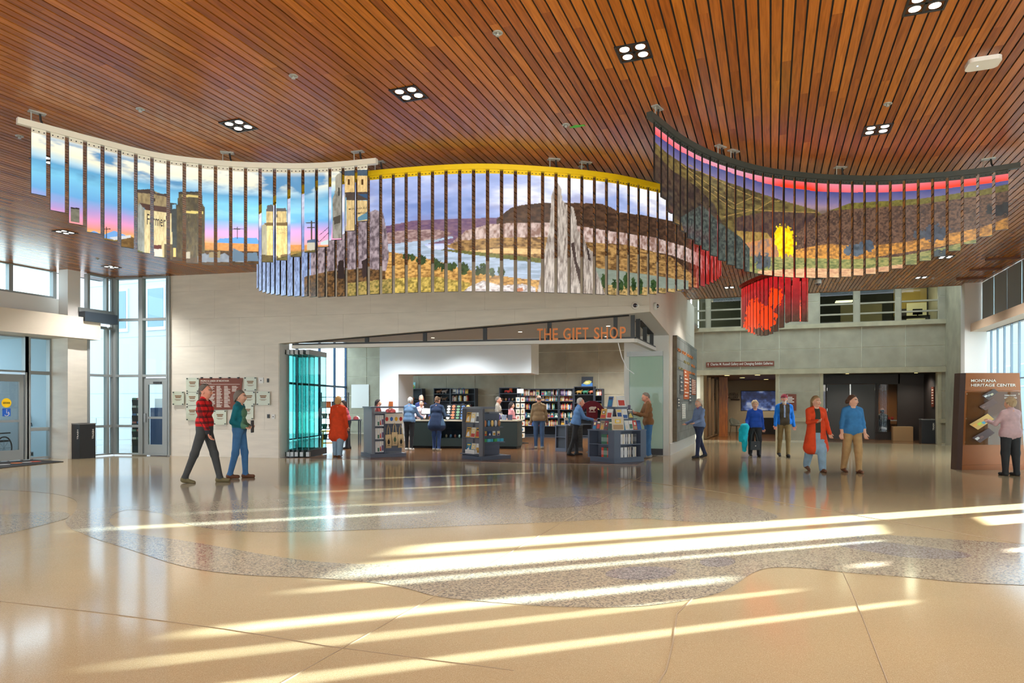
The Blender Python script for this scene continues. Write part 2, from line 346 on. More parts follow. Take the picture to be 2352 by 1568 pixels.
M_CREAM2 = mat('limestone_smooth', (218, 206, 190), 0.5, var=0.05, scale=1.0)
slabs(wright, [[(TC, ZC), (TB, ZB), (TB, CEIL + .04), (TC, CEIL + .04)], [(TB, 0.0), (TE, 0.0), (TE, CEIL + .04), (TB, CEIL + .04)]], lambda t, z: st(SR, t, z) - EV * 0.02, EV, 3.4, 1.3, TC, M_CREAM2, gap=0.001, bond=False)
struct(MB().wall(st(SR + .015, TB + .02), st(SR + .015, TE), 0, 0.34, 0.03).build('baseboard_shop', mat('white_base', (226, 222, 214), .4)))
# soffit under the raised corner, shop ceiling behind it
A3 = FP(KA, ZA, 0.28); C3 = FP(KC, ZC, 0.1); B3 = st(SR - .2, TB, ZB)
pn = (C3 - A3).cross(B3 - A3).normalized()
def zsof(p): return A3.z - ((p[0] - A3.x) * pn.x + (p[1] - A3.y) * pn.y) / pn.z
BL = Vector((-8.2, 33.7, 0)); LF = Vector((-9.2, 19.45, 0))
WT = 28.6
b = MB(); V = [FP(KJ, ZA - .02, .05), FP(KA, ZA, 0.03), FP(KC, ZC, 0.03), st(SR - .03, TC + .1, ZC - .005), st(SR - .02, TB, ZB)]
b.add(V + [v + Vector((0, 0, .12)) for v in V], [(4, 3, 2, 1, 0)[::-1], (9, 8, 7, 6, 5)])
sof = struct(b.build('trim_4', mat('soffit_white', (206, 204, 198), .6)))
SCZ = 4.5; BL3 = Vector((BL.x, BL.y, SCZ)); L3 = LF.lerp(BL, .17); L3.z = SCZ
V = [FP(KJ, ZA - .02, .05), st(SR - .02, TB, ZB), st(SR - .02, TB + 1.8, SCZ), FP(KJ, SCZ, 2.5), Vector((LF.x, LF.y, ZA - .02)), L3, st(SR - .02, WT, SCZ), BL3]
b = MB().add(V + [v + Vector((0, 0, .1)) for v in V], [f_ for q_ in ((0, 1, 2, 3), (4, 0, 3, 5), (5, 3, 2, 6, 7)) for f_ in (q_[::-1], tuple(i + 8 for i in q_))])
sceil = struct(b.build('ceiling_shop', mat('soffit_white')))
def bar(p, q, w, h):                                        # a straight bar between two 3-D points
    p = Vector(p); q = Vector(q); u = (q - p).normalized(); n = u.cross(Vector((0, 0, 1))).normalized() * w / 2; v = n.cross(u).normalized() * h / 2
    return MB().extr([p - n - v, p + n - v, p + n + v, p - n + v], q - p)
def on_sof(k, n, dz=0.0): p = FP(k, 0, n); p.z = zsof(p) + dz; return p
bar(on_sof(kF(668), .2, -.012), on_sof(kF(1444), .2, -.012), .12, .03).build('air_slot', M_BLACK, sof)
q0 = st(SR - .45, TC + .9); q1 = st(SR - .45, TB - .5); q0.z = zsof(q0) - .012; q1.z = zsof(q1) - .012
bar(q0, q1, .16, .03).build('air_slot', M_BLACK, sof)
KE = kF(1456); BZ0, BZ1 = 2.985, 3.075
b = MB().wall(FP(kF(661), 0, .27), FP(KE, 0, .27), BZ0, BZ1, .14)
BEe = FP(KE, 0, .27); BR = BEe + DV * 3.0
b.wall(BEe, BR, BZ0, BZ1, .14); beam = struct(b.build('trim_5', mat('beam_white', (226, 224, 216), .5)))
b = MB().wall(FP(kF(661), 0, .27), FP(KE, 0, .27), BZ1, BZ1 + .045, .1); b.wall(BEe, BR, BZ1, BZ1 + .045, .1); b.build('track', M_DARK, beam)
for px in (833, 968, 1108, 1258, 1412, 1452):
    p = FP(kF(px), 0, .27); MB().bx(-.05, .05, -.03, .03, BZ1 + .04, zsof(p) + .02).build('strut', M_DARK, beam, (p.x, p.y, 0), math.atan2(FG.y, FG.x))
for a in (0.5, 1.5, 2.6):
    p = BEe + DV * a; MB().bx(-.05, .05, -.04, .04, BZ1 + .04, zsof(p) + .02).build('strut', M_DARK, beam, (p.x, p.y, 0), -TH)
# white jambs of the opening
struct(MB().extr([FP(KJ - .002, 0, .02), FP(KJ + .015, 0, .02), FP(KJ + .015, ZA + .1, .02), FP(KJ - .002, ZA + .1, .02)], FN * 0.5).build('trim_6', M_WHITE))
struct(MB().wall(st(SR - .02, TB - .02), st(SR - 1.3, TB - .02), 0, ZB, .06).build('trim_7', M_WHITE))
# standing letters
def fit(me, w, h=None):
    xs = [v.co.x for v in me.vertices]; ys = [v.co.y for v in me.vertices]; x0, x1, y0, y1 = min(xs), max(xs), min(ys), max(ys)
    kx = w / (x1 - x0); ky = (h / (y1 - y0)) if h else kx
    for v in me.vertices: v.co.x = (v.co.x - x0) * kx; v.co.y = (v.co.y - y0) * ky
    return me
def fit_text(name, body, w, h, m, loc, rot, parent=None, depth=0.004, bold=0.0, z0=0):
    me = fit(text_mesh(body, 1.0, depth, 'LEFT', bold), w, h); me.materials.clear(); me.materials.append(m)
    for p in me.polygons: p.material_index = 0
    o = link(name, me, parent, loc); o.rotation_euler = rot; return o
M_COPPER = mat('copper_letters', (228, 138, 76), .45, metal=.2)
FR = (math.pi / 2, 0, math.atan2(FG.y, FG.x))
p0 = FP(kF(1231), BZ1 - .002, .17); wid = (kF(1440) - kF(1231)); LH = .29
sign = thing('shop_sign', 'copper coloured THE GIFT SHOP letters standing on the white beam', 'sign', p0, math.atan2(FG.y, FG.x))
letters = 'THE GIFT SHOP'; adv = {'T': .62, 'H': .72, 'E': .56, ' ': .34, 'G': .78, 'I': .3, 'F': .54, 'S': .58, 'O': .84, 'P': .6}
tot = sum(adv[c] for c in letters); x = 0
for c in letters:
    w = adv[c] / tot * wid
    if c != ' ': fit_text('letter', c, w * (.8 if c != 'I' else .5), LH, M_COPPER, (x, 0, 0), (math.pi / 2, 0, 0), sign, depth=.05, bold=.012)
    x += w

# ---------------------------------------------------------------- glazing helper
WN = [0]
def glazed(p, q, zs, ws, fm_=M_FRAME, gm=M_GLASS, fw=.07, dp=.14, parent=None, skip=()):
    """window wall from p to q; zs: heights of the rails, ws: fractions of the posts; every pane is its own part"""
    p = Vector((p[0], p[1], 0)); q = Vector((q[0], q[1], 0)); L = (q - p).length; rz = math.atan2(q.y - p.y, q.x - p.x)
    if parent is None:
        WN[0] += 1; parent = sroot('window_%d' % WN[0], p, rz); base = Vector((0, 0, 0))
    xs = [w * L for w in ws]
    for x_ in xs: MB().bx(x_ - fw / 2, x_ + fw / 2, -dp / 2, dp / 2, zs[0], zs[-1]).build('window_post', fm_, parent)
    for z in zs:
        for a, c in zip(xs, xs[1:]): MB().bx(a + fw / 2, c - fw / 2, -dp / 2 + .01, dp / 2 - .01, z - fw / 2 if z > zs[0] else z, z + fw / 2).build('window_rail', fm_, parent)
    for i, (a, c) in enumerate(zip(xs, xs[1:])):
        for j, (z0, z1) in enumerate(zip(zs, zs[1:])):
            if (i, j) in skip: continue
            MB().bx(a + fw / 2 - .01, c - fw / 2 + .01, -.006, .006, z0 + fw / 2 - .01, z1 - fw / 2 + .01).build('pane', gm, parent)
    return parent

# ---------------------------------------------------------------- left end: glazed corner, pillar, entrance
SL = -17.65; SG = -18.3
cn = hit(259, st(SL, 0), st(SL, 10))
pL = FP(KL); KD = kF(324)
glazed(cn, FP(KD), [0.03, .84, 2.27, 3.87, CEIL - .02], [0, .12, 1])
wd = glazed(FP(KD), pL, [0.03, 2.27, 3.87, CEIL - .02], [0, .07, .96, 1], skip=((1, 0),))
# glazed side door with closer, handle and mid rail
a, c = FP(KD + .13), FP(KL - .09); rz = math.atan2(FG.y, FG.x); w = (c - a).length
door = sroot('door_1', a, rz)
b = MB(); b.bx(0, .13, -.03, .03, .02, 2.2); b.bx(w - .13, w, -.03, .03, .02, 2.2); b.bx(.13, w - .13, -.03, .03, .02, .32); b.bx(.13, w - .13, -.03, .03, 2.02, 2.2); b.bx(.13, w - .13, -.03, .03, 1.05, 1.11)
b.build('door_leaf', M_FRAME, door); MB().bx(.12, w - .12, -.006, .006, .3, 2.04).build('pane', M_GLASS, door)
MB().bx(.03, .09, -.09, -.02, .95, 1.2).build('door_handle', mat('steel', (170, 170, 168), .25, metal=.9), door); MB().bx(w * .45, w - .15, -.07, -.02, 2.04, 2.1).build('door_closer', M_DARK, door)
# facade beside the corner
pe = hit(200, st(SL, 0), st(SL, 10)); 
glazed(pe, cn, [0.03, .84, 2.27, 3.62], [0, .75, 1])
glazed(pe, cn, [4.06, CEIL - .02], [0, .72, 1])
_s, t_pe = to_st(pe.x, pe.y); _s, t_cn = to_st(cn.x, cn.y)
struct(MB().wall(st(SL + .2, t_pe - .3), st(SL + .2, t_cn - .1), 3.72, 3.98, .24).build('trim_8', mat('blue_black_steel', (46, 56, 66), .4)))
struct(MB().wall(st(SL, t_pe - .3), st(SL, t_cn), 3.98, 4.1, .2).build('trim_9', M_FRAME))
# entrance pillar and upper column
TP0, TP1 = 12.88, 13.44
struct(MB().prism([st(-18.35, TP0), st(-17.6, TP0), st(-17.6, TP1), st(-18.35, TP1)], 0, 3.26).build('wall_pillar_left', M_CREAM))
struct(MB().prism([st(-17.95, TP0), st(-17.6, TP0), st(-17.6, TP0 + .36), st(-17.95, TP0 + .36)], 3.8, CEIL + .04).build('wall_column_left', M_WHITE))
_s, t_end = to_st(*hit(231, st(-17.4, 0), st(-17.4, 10))[:2])
struct(MB().prism([st(-18.5, 2), st(-17.4, 2), st(-17.4, t_end), st(-18.5, t_end)], 3.24, 3.82).build('wall_band_left', M_BEIGE))
struct(MB().wall(st(SG, 2), st(SG, TP0 + .3), 3.8, 4.34, .15).build('wall_upper_left', M_WHITE))
glazed(st(SG, 2), st(SG, TP0 + .1), [4.34, CEIL + .02], [0, .2, .4, .6, .78, .8955, 1], fw=.1)
# entrance glazing and door leaf
def tS(px, s): return to_st(*hit(px, st(s, 0), st(s, 10))[:2])[1]
t58, t130 = tS(58, SG), TP0
eg = glazed(st(SG, t58), st(SG, t130), [0.02, .8, 2.3, 3.25], [0, .08, 1], fw=.09)
glazed(st(SG, t58 - 2.3), st(SG, t58), [2.3, 3.25], [0, .5, 1], fw=.09)
d2 = sroot('door_2', st(SG, t58 - .06), math.atan2(-DY, -DX)); w = 1.0
b = MB(); b.bx(0, .11, -.03, .03, .02, 2.24); b.bx(w - .11, w, -.03, .03, .02, 2.24); b.bx(.11, w - .11, -.03, .03, .02, .28); b.bx(.11, w - .11, -.03, .03, 2.05, 2.24); b.bx(.11, w - .11, -.03, .03, 1.0, 1.06)
b.build('door_leaf', M_FRAME, d2); MB().bx(.1, w - .1, -.006, .006, .26, 2.07).build('pane', M_GLASSD, d2)
b = MB().lathe([(.001, 0), (.12, 0), (.12, .004), (.001, .004)], n=20, M=Matrix.Rotation(-math.pi / 2, 3, 'X').to_3x3()); b.build('caution_sticker', mat('sticker_yellow', (250, 205, 10), .5), d2, (w * .42, .012, 1.5))
fit_text('sticker_text', 'AUTO DOOR', .17, .05, M_BLACK, (w * .42 + .085, .018, 1.475), (math.pi / 2, 0, math.pi), d2)
MB().bx(-.1, .1, -.002, .002, -.1, .1).build('access_sticker', mat('sticker_blue', (20, 90, 190), .5), d2, (w * .42, .014, 1.26))
b = MB(); M_STW = mat('sticker_white', (245, 245, 245), .5)
b.tube([(.06 * math.cos(x_) , 0, -.03 + .06 * math.sin(x_)) for x_ in [math.pi * (.75 + i * .13) for i in range(9)]], .008, 6); b.tube([(0, 0, .045), (0, 0, -.02), (-.05, 0, -.02), (-.065, 0, -.06)], .009, 6); b.ball((0, 0, .068), .013)
b.build('wheelchair_symbol', M_STW, d2, (w * .42, .018, 1.26))
struct(MB().wall(st(SG, t58 - 2.4), st(SG, t58 - 1.1), 0, 2.3, .05).build('window_entrance_far', M_GLASSD))
# vestibule behind the entrance
M_VES = mat('vestibule_blue_white', (176, 200, 214), .6)
vb = MB().wall(st(SG - .1, TP0 + .12), st(-21.6, TP0 + .12), 0, 3.3, .1); struct(vb.build('wall_vestibule_end', M_VES))
struct(MB().wall(st(-21.6, 2), st(-21.6, TP0 + .2), 0, .9, .1).build('wall_vestibule_low', M_VES))
struct(MB().prism([st(-21.6, 2), st(-18.5, 2), st(-18.5, TP0 + .2), st(-21.6, TP0 + .2)], 3.3, 3.45).build('ceiling_vestibule', M_WHITE))

# ---------------------------------------------------------------- rear stone wall
def sW(px, t=WT): return to_st(*hit(px, st(0, t), st(1, t))[:2])[0]
ZL0, ZL1, ZU0, ZU1 = 2.62, 2.82, 4.36, 4.52
s_l, s_r = -19.7, 6.3
wins = [(1600, 1622), (1631, 1703), (1882, 1962), (1974, 2058), (2069, 2157)]
op1 = (sW(1612), sW(1785)); op2 = (sW(1887), sW(2158))
b = MB()
def wpan(sa, sb, z0, z1, th=.3, t=WT): b.prism([st(sa, t + .02), st(sb, t + .02), st(sb, t + th), st(sa, t + th)], z0, z1)
wpan(s_l, SR - .3, 0, 4.6)
wpan(SR - .3, op1[0], 0, ZL0); wpan(op1[1], op2[0], 0, ZL0); wpan(op2[1], s_r, 0, ZL0); wpan(SR - .3, s_r, ZL0, ZU1)
ed = [SR - .3] + [e_ for w_ in wins for e_ in (sW(w_[0]), sW(w_[1]))] + [s_r]
for a, c in zip(ed[0::2], ed[1::2]): wpan(a, c, ZU1, 6.2)
wback = struct(b.build('wall_back', mat('pale_wall_joint', (232, 226, 204), .8)))
def rect(a, c, z0, z1): return [(a, z0), (c, z0), (c, z1), (a, z1)]
zone = [rect(SR - .3, s_r, ZL1 + .01, ZU0 - .01)]
plc = lambda s, z: st(s, WT + .02, z)
off = sW(1790) % 1.44
def sl2(rects, h, z0):
    for (a, c, za, zb) in rects:
        slabs(wback, [rect(a, c, za - z0, zb - z0)], lambda s, z: plc(s, z + z0), -DV, 1.44, h, off, M_STONE, gap=.011, bond=False)
sl2([(SR - .3, s_r, ZL1, ZU0)], (ZU0 - ZL1) / 2, ZL1)
sl2([(op1[1] + .06, op2[0] - .06, 0.05, ZL0), (op2[1] + .06, s_r, 0.05, ZL0)], 1.0, 0.05 - .12)
sl2([(a, c, ZU1, 6.2) for a, c in zip(ed[0::2], ed[1::2])], .86, ZU1)
sl2([(s_l, SR - .3, .05, 4.6)], .93, .0)
for nm, z0, z1, pr in (('trim_10', ZL0, ZL1, .1), ('trim_11', ZU0, ZU1, .12)):
    struct(MB().prism([st(SR - .25, WT - pr), st(s_r, WT - pr), st(s_r, WT + .05), st(SR - .25, WT + .05)], z0, z1).build(nm, M_LEDGE))
for i, (a, c) in enumerate(((op1[1], op2[0]), (op2[1], s_r))):
    struct(MB().prism([st(a, WT - .06), st(c, WT - .06), st(c, WT + .05), st(a, WT + .05)], .78, .93).build('trim_%d' % (12 + i), M_LEDGE))
for i, (a, sd) in enumerate(((op1[0], 1), (op1[1], 1), (op2[0], -1), (op2[1], 1))):
    struct(MB().prism([st(a - .06, WT - .015), st(a + .06, WT - .015), st(a + .06, WT + .35), st(a - .06, WT + .35)], 0, ZL0).build('trim_%d' % (14 + i), M_LEDGE))
M_GUP = glass('upper_glass', (205, 212, 205), 1.6)
for w_ in wins:
    a, c = sW(w_[0]), sW(w_[1]); glazed(st(a, WT + .1), st(c, WT + .1), [ZU1, 4.86, 5.24, 5.75], [0, 1], fm_=M_STONE, gm=M_GUP, fw=.06)
# rooms behind the upper windows
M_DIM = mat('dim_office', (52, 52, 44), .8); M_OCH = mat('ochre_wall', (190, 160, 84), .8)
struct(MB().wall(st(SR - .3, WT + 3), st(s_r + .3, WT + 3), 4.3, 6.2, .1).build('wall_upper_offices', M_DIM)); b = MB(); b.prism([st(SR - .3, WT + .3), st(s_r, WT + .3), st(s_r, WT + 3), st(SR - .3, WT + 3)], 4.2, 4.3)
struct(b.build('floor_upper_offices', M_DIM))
struct(MB().wall(st(sW(2062) + .3, WT + 2.9), st(5.85, WT + 2.9), 4.3, 6.1, .1).build('wall_office_ochre', M_OCH))
struct(MB().wall(st(sW(1920) + .4, WT + 2.8), st(sW(2010) + .6, WT + 2.8), 4.3, 5.6, .1).build('wall_office_cream', mat('office_cream', (150, 138, 104), .8)))
LT = mat('office_light', (255, 244, 205), .4, emit=2.6)
for s__, w__ in ((sW(1935) + .2, 14), (sW(2112), 40)):
    l = bpy.data.lights.new('office_light', 'POINT'); l.energy = w__; l.shadow_soft_size = .2; l.color = (1, .9, .7); lo = bpy.data.objects.new('office_beam', l); COL.objects.link(lo); lo.location = st(s__, WT + 1.6, 5.5)  # the light over the ochre office has no fitting; added to brighten it
tag(MB().box((0, 0, 0), (.62, .5, .03)).build('ceiling_light_panel', LT, None, st(sW(1935) + .2, WT + 1.6, 5.55), -TH), 'lit ceiling panel seen through the upper office window', 'lamp')
tag(MB().bx(-.35, .35, -.03, .03, 0, 1.2).build('office_door_panel', mat('office_door_glow', (226, 214, 170), .6, emit=.25), None, st(sW(2118) + .3, WT + 2.75, 4.31), -TH), 'pale office door with added glow behind the upper window', 'door')  # faint emission put in so the door reads as lit
# gallery passage behind the left opening
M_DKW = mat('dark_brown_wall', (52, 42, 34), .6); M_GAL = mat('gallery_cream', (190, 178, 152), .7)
g0, g1 = op1; LG = 8.5
struct(MB().prism([st(g0 - 1.5, WT + .02), st(g1 + 1.0, WT + .02), st(g1 + 1.0, WT + LG), st(g0 - 1.5, WT + LG)], -.2, .004).build('floor_gallery', M_WOODF))
struct(MB().prism([st(g0 - 1.5, WT + .3), st(g1 + 1.0, WT + .3), st(g1 + 1.0, WT + LG), st(g0 - 1.5, WT + LG)], 2.66, 2.8).build('ceiling_gallery', mat('gallery_ceiling', (120, 84, 52), .5)))
struct(MB().wall(st(g0 - 1.5, WT + LG), st(g1 + 1.0, WT + LG), 0, 2.8, .1).build('wall_gallery_back', M_GAL))
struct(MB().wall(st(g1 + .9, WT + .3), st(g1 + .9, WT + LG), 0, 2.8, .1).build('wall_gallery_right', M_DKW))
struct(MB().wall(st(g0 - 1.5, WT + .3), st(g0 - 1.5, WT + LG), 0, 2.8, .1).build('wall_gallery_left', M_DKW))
glazed(st(g0 + .1, WT + .35), st(g0 + .25, WT + 4.6), [.02, 2.62], [0, .32, .62, 1], fm_=mat('bronze_frame', (130, 100, 66), .4, metal=.4), gm=M_GLASSD, fw=.08)
# dark lobby behind the right opening
h0, h1 = op2; LH_ = 2.6
struct(MB().prism([st(h0 - .3, WT + .02), st(h1 + .3, WT + .02), st(h1 + .3, WT + 6), st(h0 - .3, WT + 6)], -.2, .004).build('floor_lobby', M_WOODF))
struct(MB().prism([st(h0 - .3, WT + .3), st(h1 + .3, WT + .3), st(h1 + .3, WT + 6), st(h0 - .3, WT + 6)], 2.66, 2.8).build('ceiling_lobby', M_DKW))
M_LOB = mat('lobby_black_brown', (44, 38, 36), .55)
b = MB()
def lw(a, c, z0, z1): b.prism([st(a, WT + LH_), st(c, WT + LH_), st(c, WT + LH_ + .1), st(a, WT + LH_ + .1)], z0, z1)
TL = WT + LH_
def sLb(px): return sW(px, TL)
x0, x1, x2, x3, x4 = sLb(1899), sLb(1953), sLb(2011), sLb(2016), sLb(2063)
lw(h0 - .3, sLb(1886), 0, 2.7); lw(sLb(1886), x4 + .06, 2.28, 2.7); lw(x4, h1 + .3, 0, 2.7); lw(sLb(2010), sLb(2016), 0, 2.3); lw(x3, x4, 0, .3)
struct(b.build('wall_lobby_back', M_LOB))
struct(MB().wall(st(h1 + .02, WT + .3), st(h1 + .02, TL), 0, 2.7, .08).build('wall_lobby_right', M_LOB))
M_DOORG = mat('charcoal_door', (66, 68, 70), .5)
for i, (a, c) in enumerate(((x0, x1), (x1, x2))):
    dd = sroot('door_%d' % (3 + i), st(a, TL + .03), -TH); w = c - a
    MB().bx(.012, w - .012, 0, .05, .01, 2.27).build('door_leaf', M_DOORG, dd)
    MB().bx(w - .09 if i == 0 else .03, w - .06 if i == 0 else .06, -.06, 0, .9, 1.25).build('door_handle', mat('steel'), dd)
    for z in (.3, 1.15, 2.0): MB().bx((.0 if i == 0 else w - .02), (.02 if i == 0 else w), -.012, .01, z, z + .12).build('hinge', mat('steel'), dd)
struct(MB().bx(-.02, .02, -.03, .02, 1.75, 2.27).build('trim_30', mat('steel'), None, st(x1, TL + .02), -TH))
glazed(st(x3, TL + .05), st(x4, TL + .05), [.3, 2.28], [0, 1], fm_=M_LOB, gm=M_GLASSD, fw=.05)
glazed(st(sLb(1886), TL + .05), st(x0 - .02, TL + .05), [.02, 2.28], [0, 1], fm_=M_LOB, gm=M_GLASSD, fw=.05)
struct(MB().wall(st(h0 - .3, WT + 5.9), st(h1 + .3, WT + 5.9), 0, 2.7, .1).build('wall_event_room', mat('event_room_orange', (170, 104, 48), .6)))
tag(MB().bx(0, sW(2117) - sW(2067), -.4, 0, 0, .56).build('storage_plinth', mat('oak_plinth', (176, 146, 104), .5), None, st(sW(2067) + .1, TL - .02), -TH), 'low pale oak plinth against the dark lobby wall', 'plinth')

# ---------------------------------------------------------------- right window side
SWR = 5.9
sun_slots = [(13.7, 14.42, .35), (12.72, 13.58, 1.75), (12.30, 12.60, 1.8), (11.20, 11.58, 2.35), (10.66, 10.92, 2.15), (10.52, 10.57, 2.1), (9.95, 10.22, 1.85), (9.74, 9.81, 1.8)]  # unseen window slots, shaped to throw the sun streaks on the floor
HEADZ = 3.6
cuts = sorted([(a, c, z) for a, c, z in sun_slots]); b = MB()
def rw(t0, t1, z0, z1): b.prism([st(SWR, t0), st(SWR + .25, t0), st(SWR + .25, t1), st(SWR, t1)], z0, z1)
tprev = 4.0
for a, c, z in cuts:
    rw(tprev, a, 0, CEIL + .2); rw(a, c, HEADZ, CEIL + .2); tprev = c; lo_ = 0
    for z0_, z1_ in {11.2: ((1.2, 1.46), (1.86, 2.02)), 12.72: ((1.0, 1.36),)}.get(a, ()): rw(a, c, lo_, z0_); lo_ = z1_        # low openings shaped to throw small sun patches
    rw(a, c, lo_, z)
rw(tprev, 16.9, 0, CEIL + .2)
wr = struct(b.build('wall_right', M_WHITE))
for a, c, z in cuts: glazed(st(SWR + .12, a), st(SWR + .12, c), [z, HEADZ], [0, 1], fw=.015, dp=.05)
ts = [tS(px, SWR) for px in (2253, 2280, 2310, 2343)]; stp = 1.14
tu = [23.88 - stp * i for i in range(8)]; tu = [t for t in tu if t > 16.9]
struct(MB().prism([st(5.58, 16.9), st(SWR + .25, 16.9), st(SWR + .25, 24.1), st(5.58, 24.1)], 3.62, 3.86).build('trim_31', mat('sill_band', (196, 172, 148), .5)))
glazed(st(SWR + .1, 16.9), st(SWR + .1, 24.1), [3.86, CEIL + .05], [0, 0.14, .27, .4, .53, .66, .79, .92, 1], fm_=M_FRAMEB, fw=.05)
M_SHADE = mat('grey_shade', (138, 148, 152), .8, var=.04, scale=1)
for i in range(len(tu) - 1):
    g = .05 if i % 2 == 0 else .012
    a, c = tu[i + 1] + (.03 if i % 2 == 0 else .012), tu[i] - (.012 if i % 2 == 0 else .03)
    tag(MB().prism([st(SWR - .03, a), st(SWR - .015, a), st(SWR - .015, c), st(SWR - .03, c)], 3.88, CEIL - .02).build('roller_shade', M_SHADE), 'grey fabric roller shade drawn down over the high window', 'shade', 'roller shades on the high side windows')
n = 12
glazed(st(SWR + .1, 16.9), st(SWR + .1, 24.1), [.15, 2.14, 3.62], [i / n for i in range(n + 1)], fm_=M_FRAMEB, fw=.035, dp=.05)
struct(MB().prism([st(5.43, 23.9), st(SWR + .1, 23.9), st(SWR + .1, 24.35), st(5.43, 24.35)], 0, CEIL + .04).build('wall_pillar_right', mat('pillar_white', (214, 208, 202), .5)))
b = MB()
struct(MB().wall(st(SWR + .1, 24.35), st(SWR + .1, 34.5), 0, 6.4, .2).build('wall_right_rear', M_STONE))  # unseen; lengthened to block sun leaking round the offices
for i, px in enumerate((2258, 2285, 2322)):
    t_ = 22.9 - i * 1.45; tag(MB().prism([st(5.0, t_), st(5.72, t_), st(5.72, t_ + .09), st(5.0, t_ + .09)], CEIL - .05, CEIL + .01).build('ceiling_fin', mat('dark_walnut', (92, 48, 22), .5)), 'short dark walnut bar under the ceiling boards by the high windows', 'ceiling bar', 'dark bars at the ceiling edge')

struct(MB().wall(st(6.5, 20), st(6.5, 36), 6.2, 9.4, .2).build('wall_sun_block_right', M_STONE)); struct(MB().wall(st(-3.2, 28.4), st(6.5, 28.4), 6.2, 9.4, .2).build('wall_sun_block_rear', M_STONE))  # unseen walls added to keep direct sun out of the skylight
struct(MB().wall(st(SG, -8), st(SG, 2), 2.6, CEIL + .3, .15).build('wall_left_near', M_WHITE))  # unseen wall added to cut daylight on the near floor
struct(MB().wall(st(-18.6, -7.9), st(6.1, -7.9), 2.6, CEIL + .3, .2).build('wall_rear', M_WHITE))  # unseen partial wall added behind the camera to dim the foreground
struct(MB().prism([FP(KL + .15, 0, .35), FP(KC - .4, 0, .35), st(SR - .35, TC + .6), st(SR - .35, WT - .1), Vector((BL.x, BL.y, 0)), Vector((LF.x + .1, LF.y + .2, 0))], 4.65, 8.5).build('wall_sun_block_shop', M_STONE))  # unseen block added over the shop to keep sun off the glazed corner
# ---------------------------------------------------------------- outdoors
struct(MB().bx(-120, 120, -60, 140, -.6, -.32).build('ground', mat('pavement', (170, 172, 172), .9)))
M_BLD = mat('pale_building', (190, 198, 206), .9); M_BWIN = mat('far_window_glass', (120, 148, 172), .2)
bl = thing('far_building', 'pale stone building with square windows outside the glazed corner', 'building', (0, 0, 0))
pB = Vector((-19.4, 30.5, 0)); qB = Vector((-12.7, 27.75, 0)); u = (qB - pB).normalized(); nB = Vector((-u.y, u.x, 0)); LB = (qB - pB).length
rzB = math.atan2(u.y, u.x); bl.location = pB; bl.rotation_euler = (0, 0, rzB)
MB().bx(0, LB, 0, 1.5, -.32, 11).build('wall', M_BLD, bl)
for z in (1.9, 4.3, 6.6): MB().bx(-.02, LB + .02, -.01, .05, z, z + .02).build('joint_line', mat('building_joint', (170, 178, 188), .9), bl)
for (x_, z) in ((2.2, 4.7), (4.4, 4.7), (5.9, 4.7), (0.9, 7.2), (3.9, 7.2), (5.6, 7.2)):
    f_ = MB().bx(x_ - .1, x_ + 1.0, -.06, .0, z - .15, z + 1.7).build('window', mat('window_trim', (214, 220, 226), .8), bl); MB().bx(x_, x_ + .9, -.075, -.05, z, z + 1.6).build('pane', M_BWIN, f_)
rb = thing('far_wall_building', 'pale building front outside the right window wall', 'building', st(16.0, 25.0), -TH)
MB().bx(0, 1.0, 0, 70, -.3, 7.6).build('wall', mat('pale_building_right', (176, 186, 194), .9), rb)
for i in range(22): 
    f_ = MB().bx(-.05, .02, 1 + i * 2.9, 2.1 + i * 2.9, 2.6, 4.2).build('window', mat('window_trim'), rb); MB().bx(-.06, -.04, 1.1 + i * 2.9, 2.0 + i * 2.9, 2.7, 4.1).build('pane', M_BWIN, f_)
M_RAIL = mat('white_rail', (220, 226, 230), .5)
rl = thing('metal_railing', 'white metal railing on the terrace outside the glazed corner', 'railing', (-15.9, 24.0, -.32), .1)
for i in range(9): MB().bx(i * .6 - .02, i * .6 + .02, -.02, .02, 0, 1.3).build('baluster', M_RAIL, rl)
for z in (.5, .9, 1.28): MB().bx(-.02, 4.82, -.02, .02, z, z + .04).build('rail', M_RAIL, rl)
rng = random.Random(3); rock = MB().ball((0, 0, 0), (.12, .09, .07), 6, 4).mesh('garden_stone', mat('brown_stone', (110, 92, 80), .9))
for i in range(60):
    o = link('garden_stone', rock, None, (-15.6 + (i % 12) * .38 + rng.uniform(-.04, .04), 20.9 + (i // 12) * .36 + rng.uniform(-.04, .04), -.29), rng.uniform(0, 6)); k = rng.uniform(.7, 1.15); o.scale = (k, k, k)
    tag(o, 'small brown landscaping stone in the bed outside the glass', 'stone', 'landscaping stones outside')
# ================================================================ HANGING PICTURE RIBBONS
_rs = np.random.RandomState(11); _P = _rs.rand(256, 256)
def vnoise(x, y):
    xi = np.floor(x).astype(int); yi = np.floor(y).astype(int); fx = x - xi; fy = y - yi; fx = fx * fx * (3 - 2 * fx); fy = fy * fy * (3 - 2 * fy)
    g = lambda i, j: _P[i & 255, j & 255]
    return (g(xi, yi) * (1 - fx) + g(xi + 1, yi) * fx) * (1 - fy) + (g(xi, yi + 1) * (1 - fx) + g(xi + 1, yi + 1) * fx) * fy
def fbm(x, y, o=4):
    a = 0.5; r = 0
    for i in range(o): r = r + a * vnoise(x * 2 ** i + 17 * i, y * 2 ** i + 31 * i); a *= 0.5
    return r / (1 - 0.5 ** o)
def inpoly(x, y, poly):
    c = np.zeros(x.shape, bool); n = len(poly)
    for i in range(n):
        x0, y0 = poly[i]; x1, y1 = poly[(i + 1) % n]
        if y0 == y1: continue
        c ^= ((y0 > y) != (y1 > y)) & (x < (x1 - x0) * (y - y0) / (y1 - y0) + x0)
    return c
def LC(c): return np.array(lin(c))
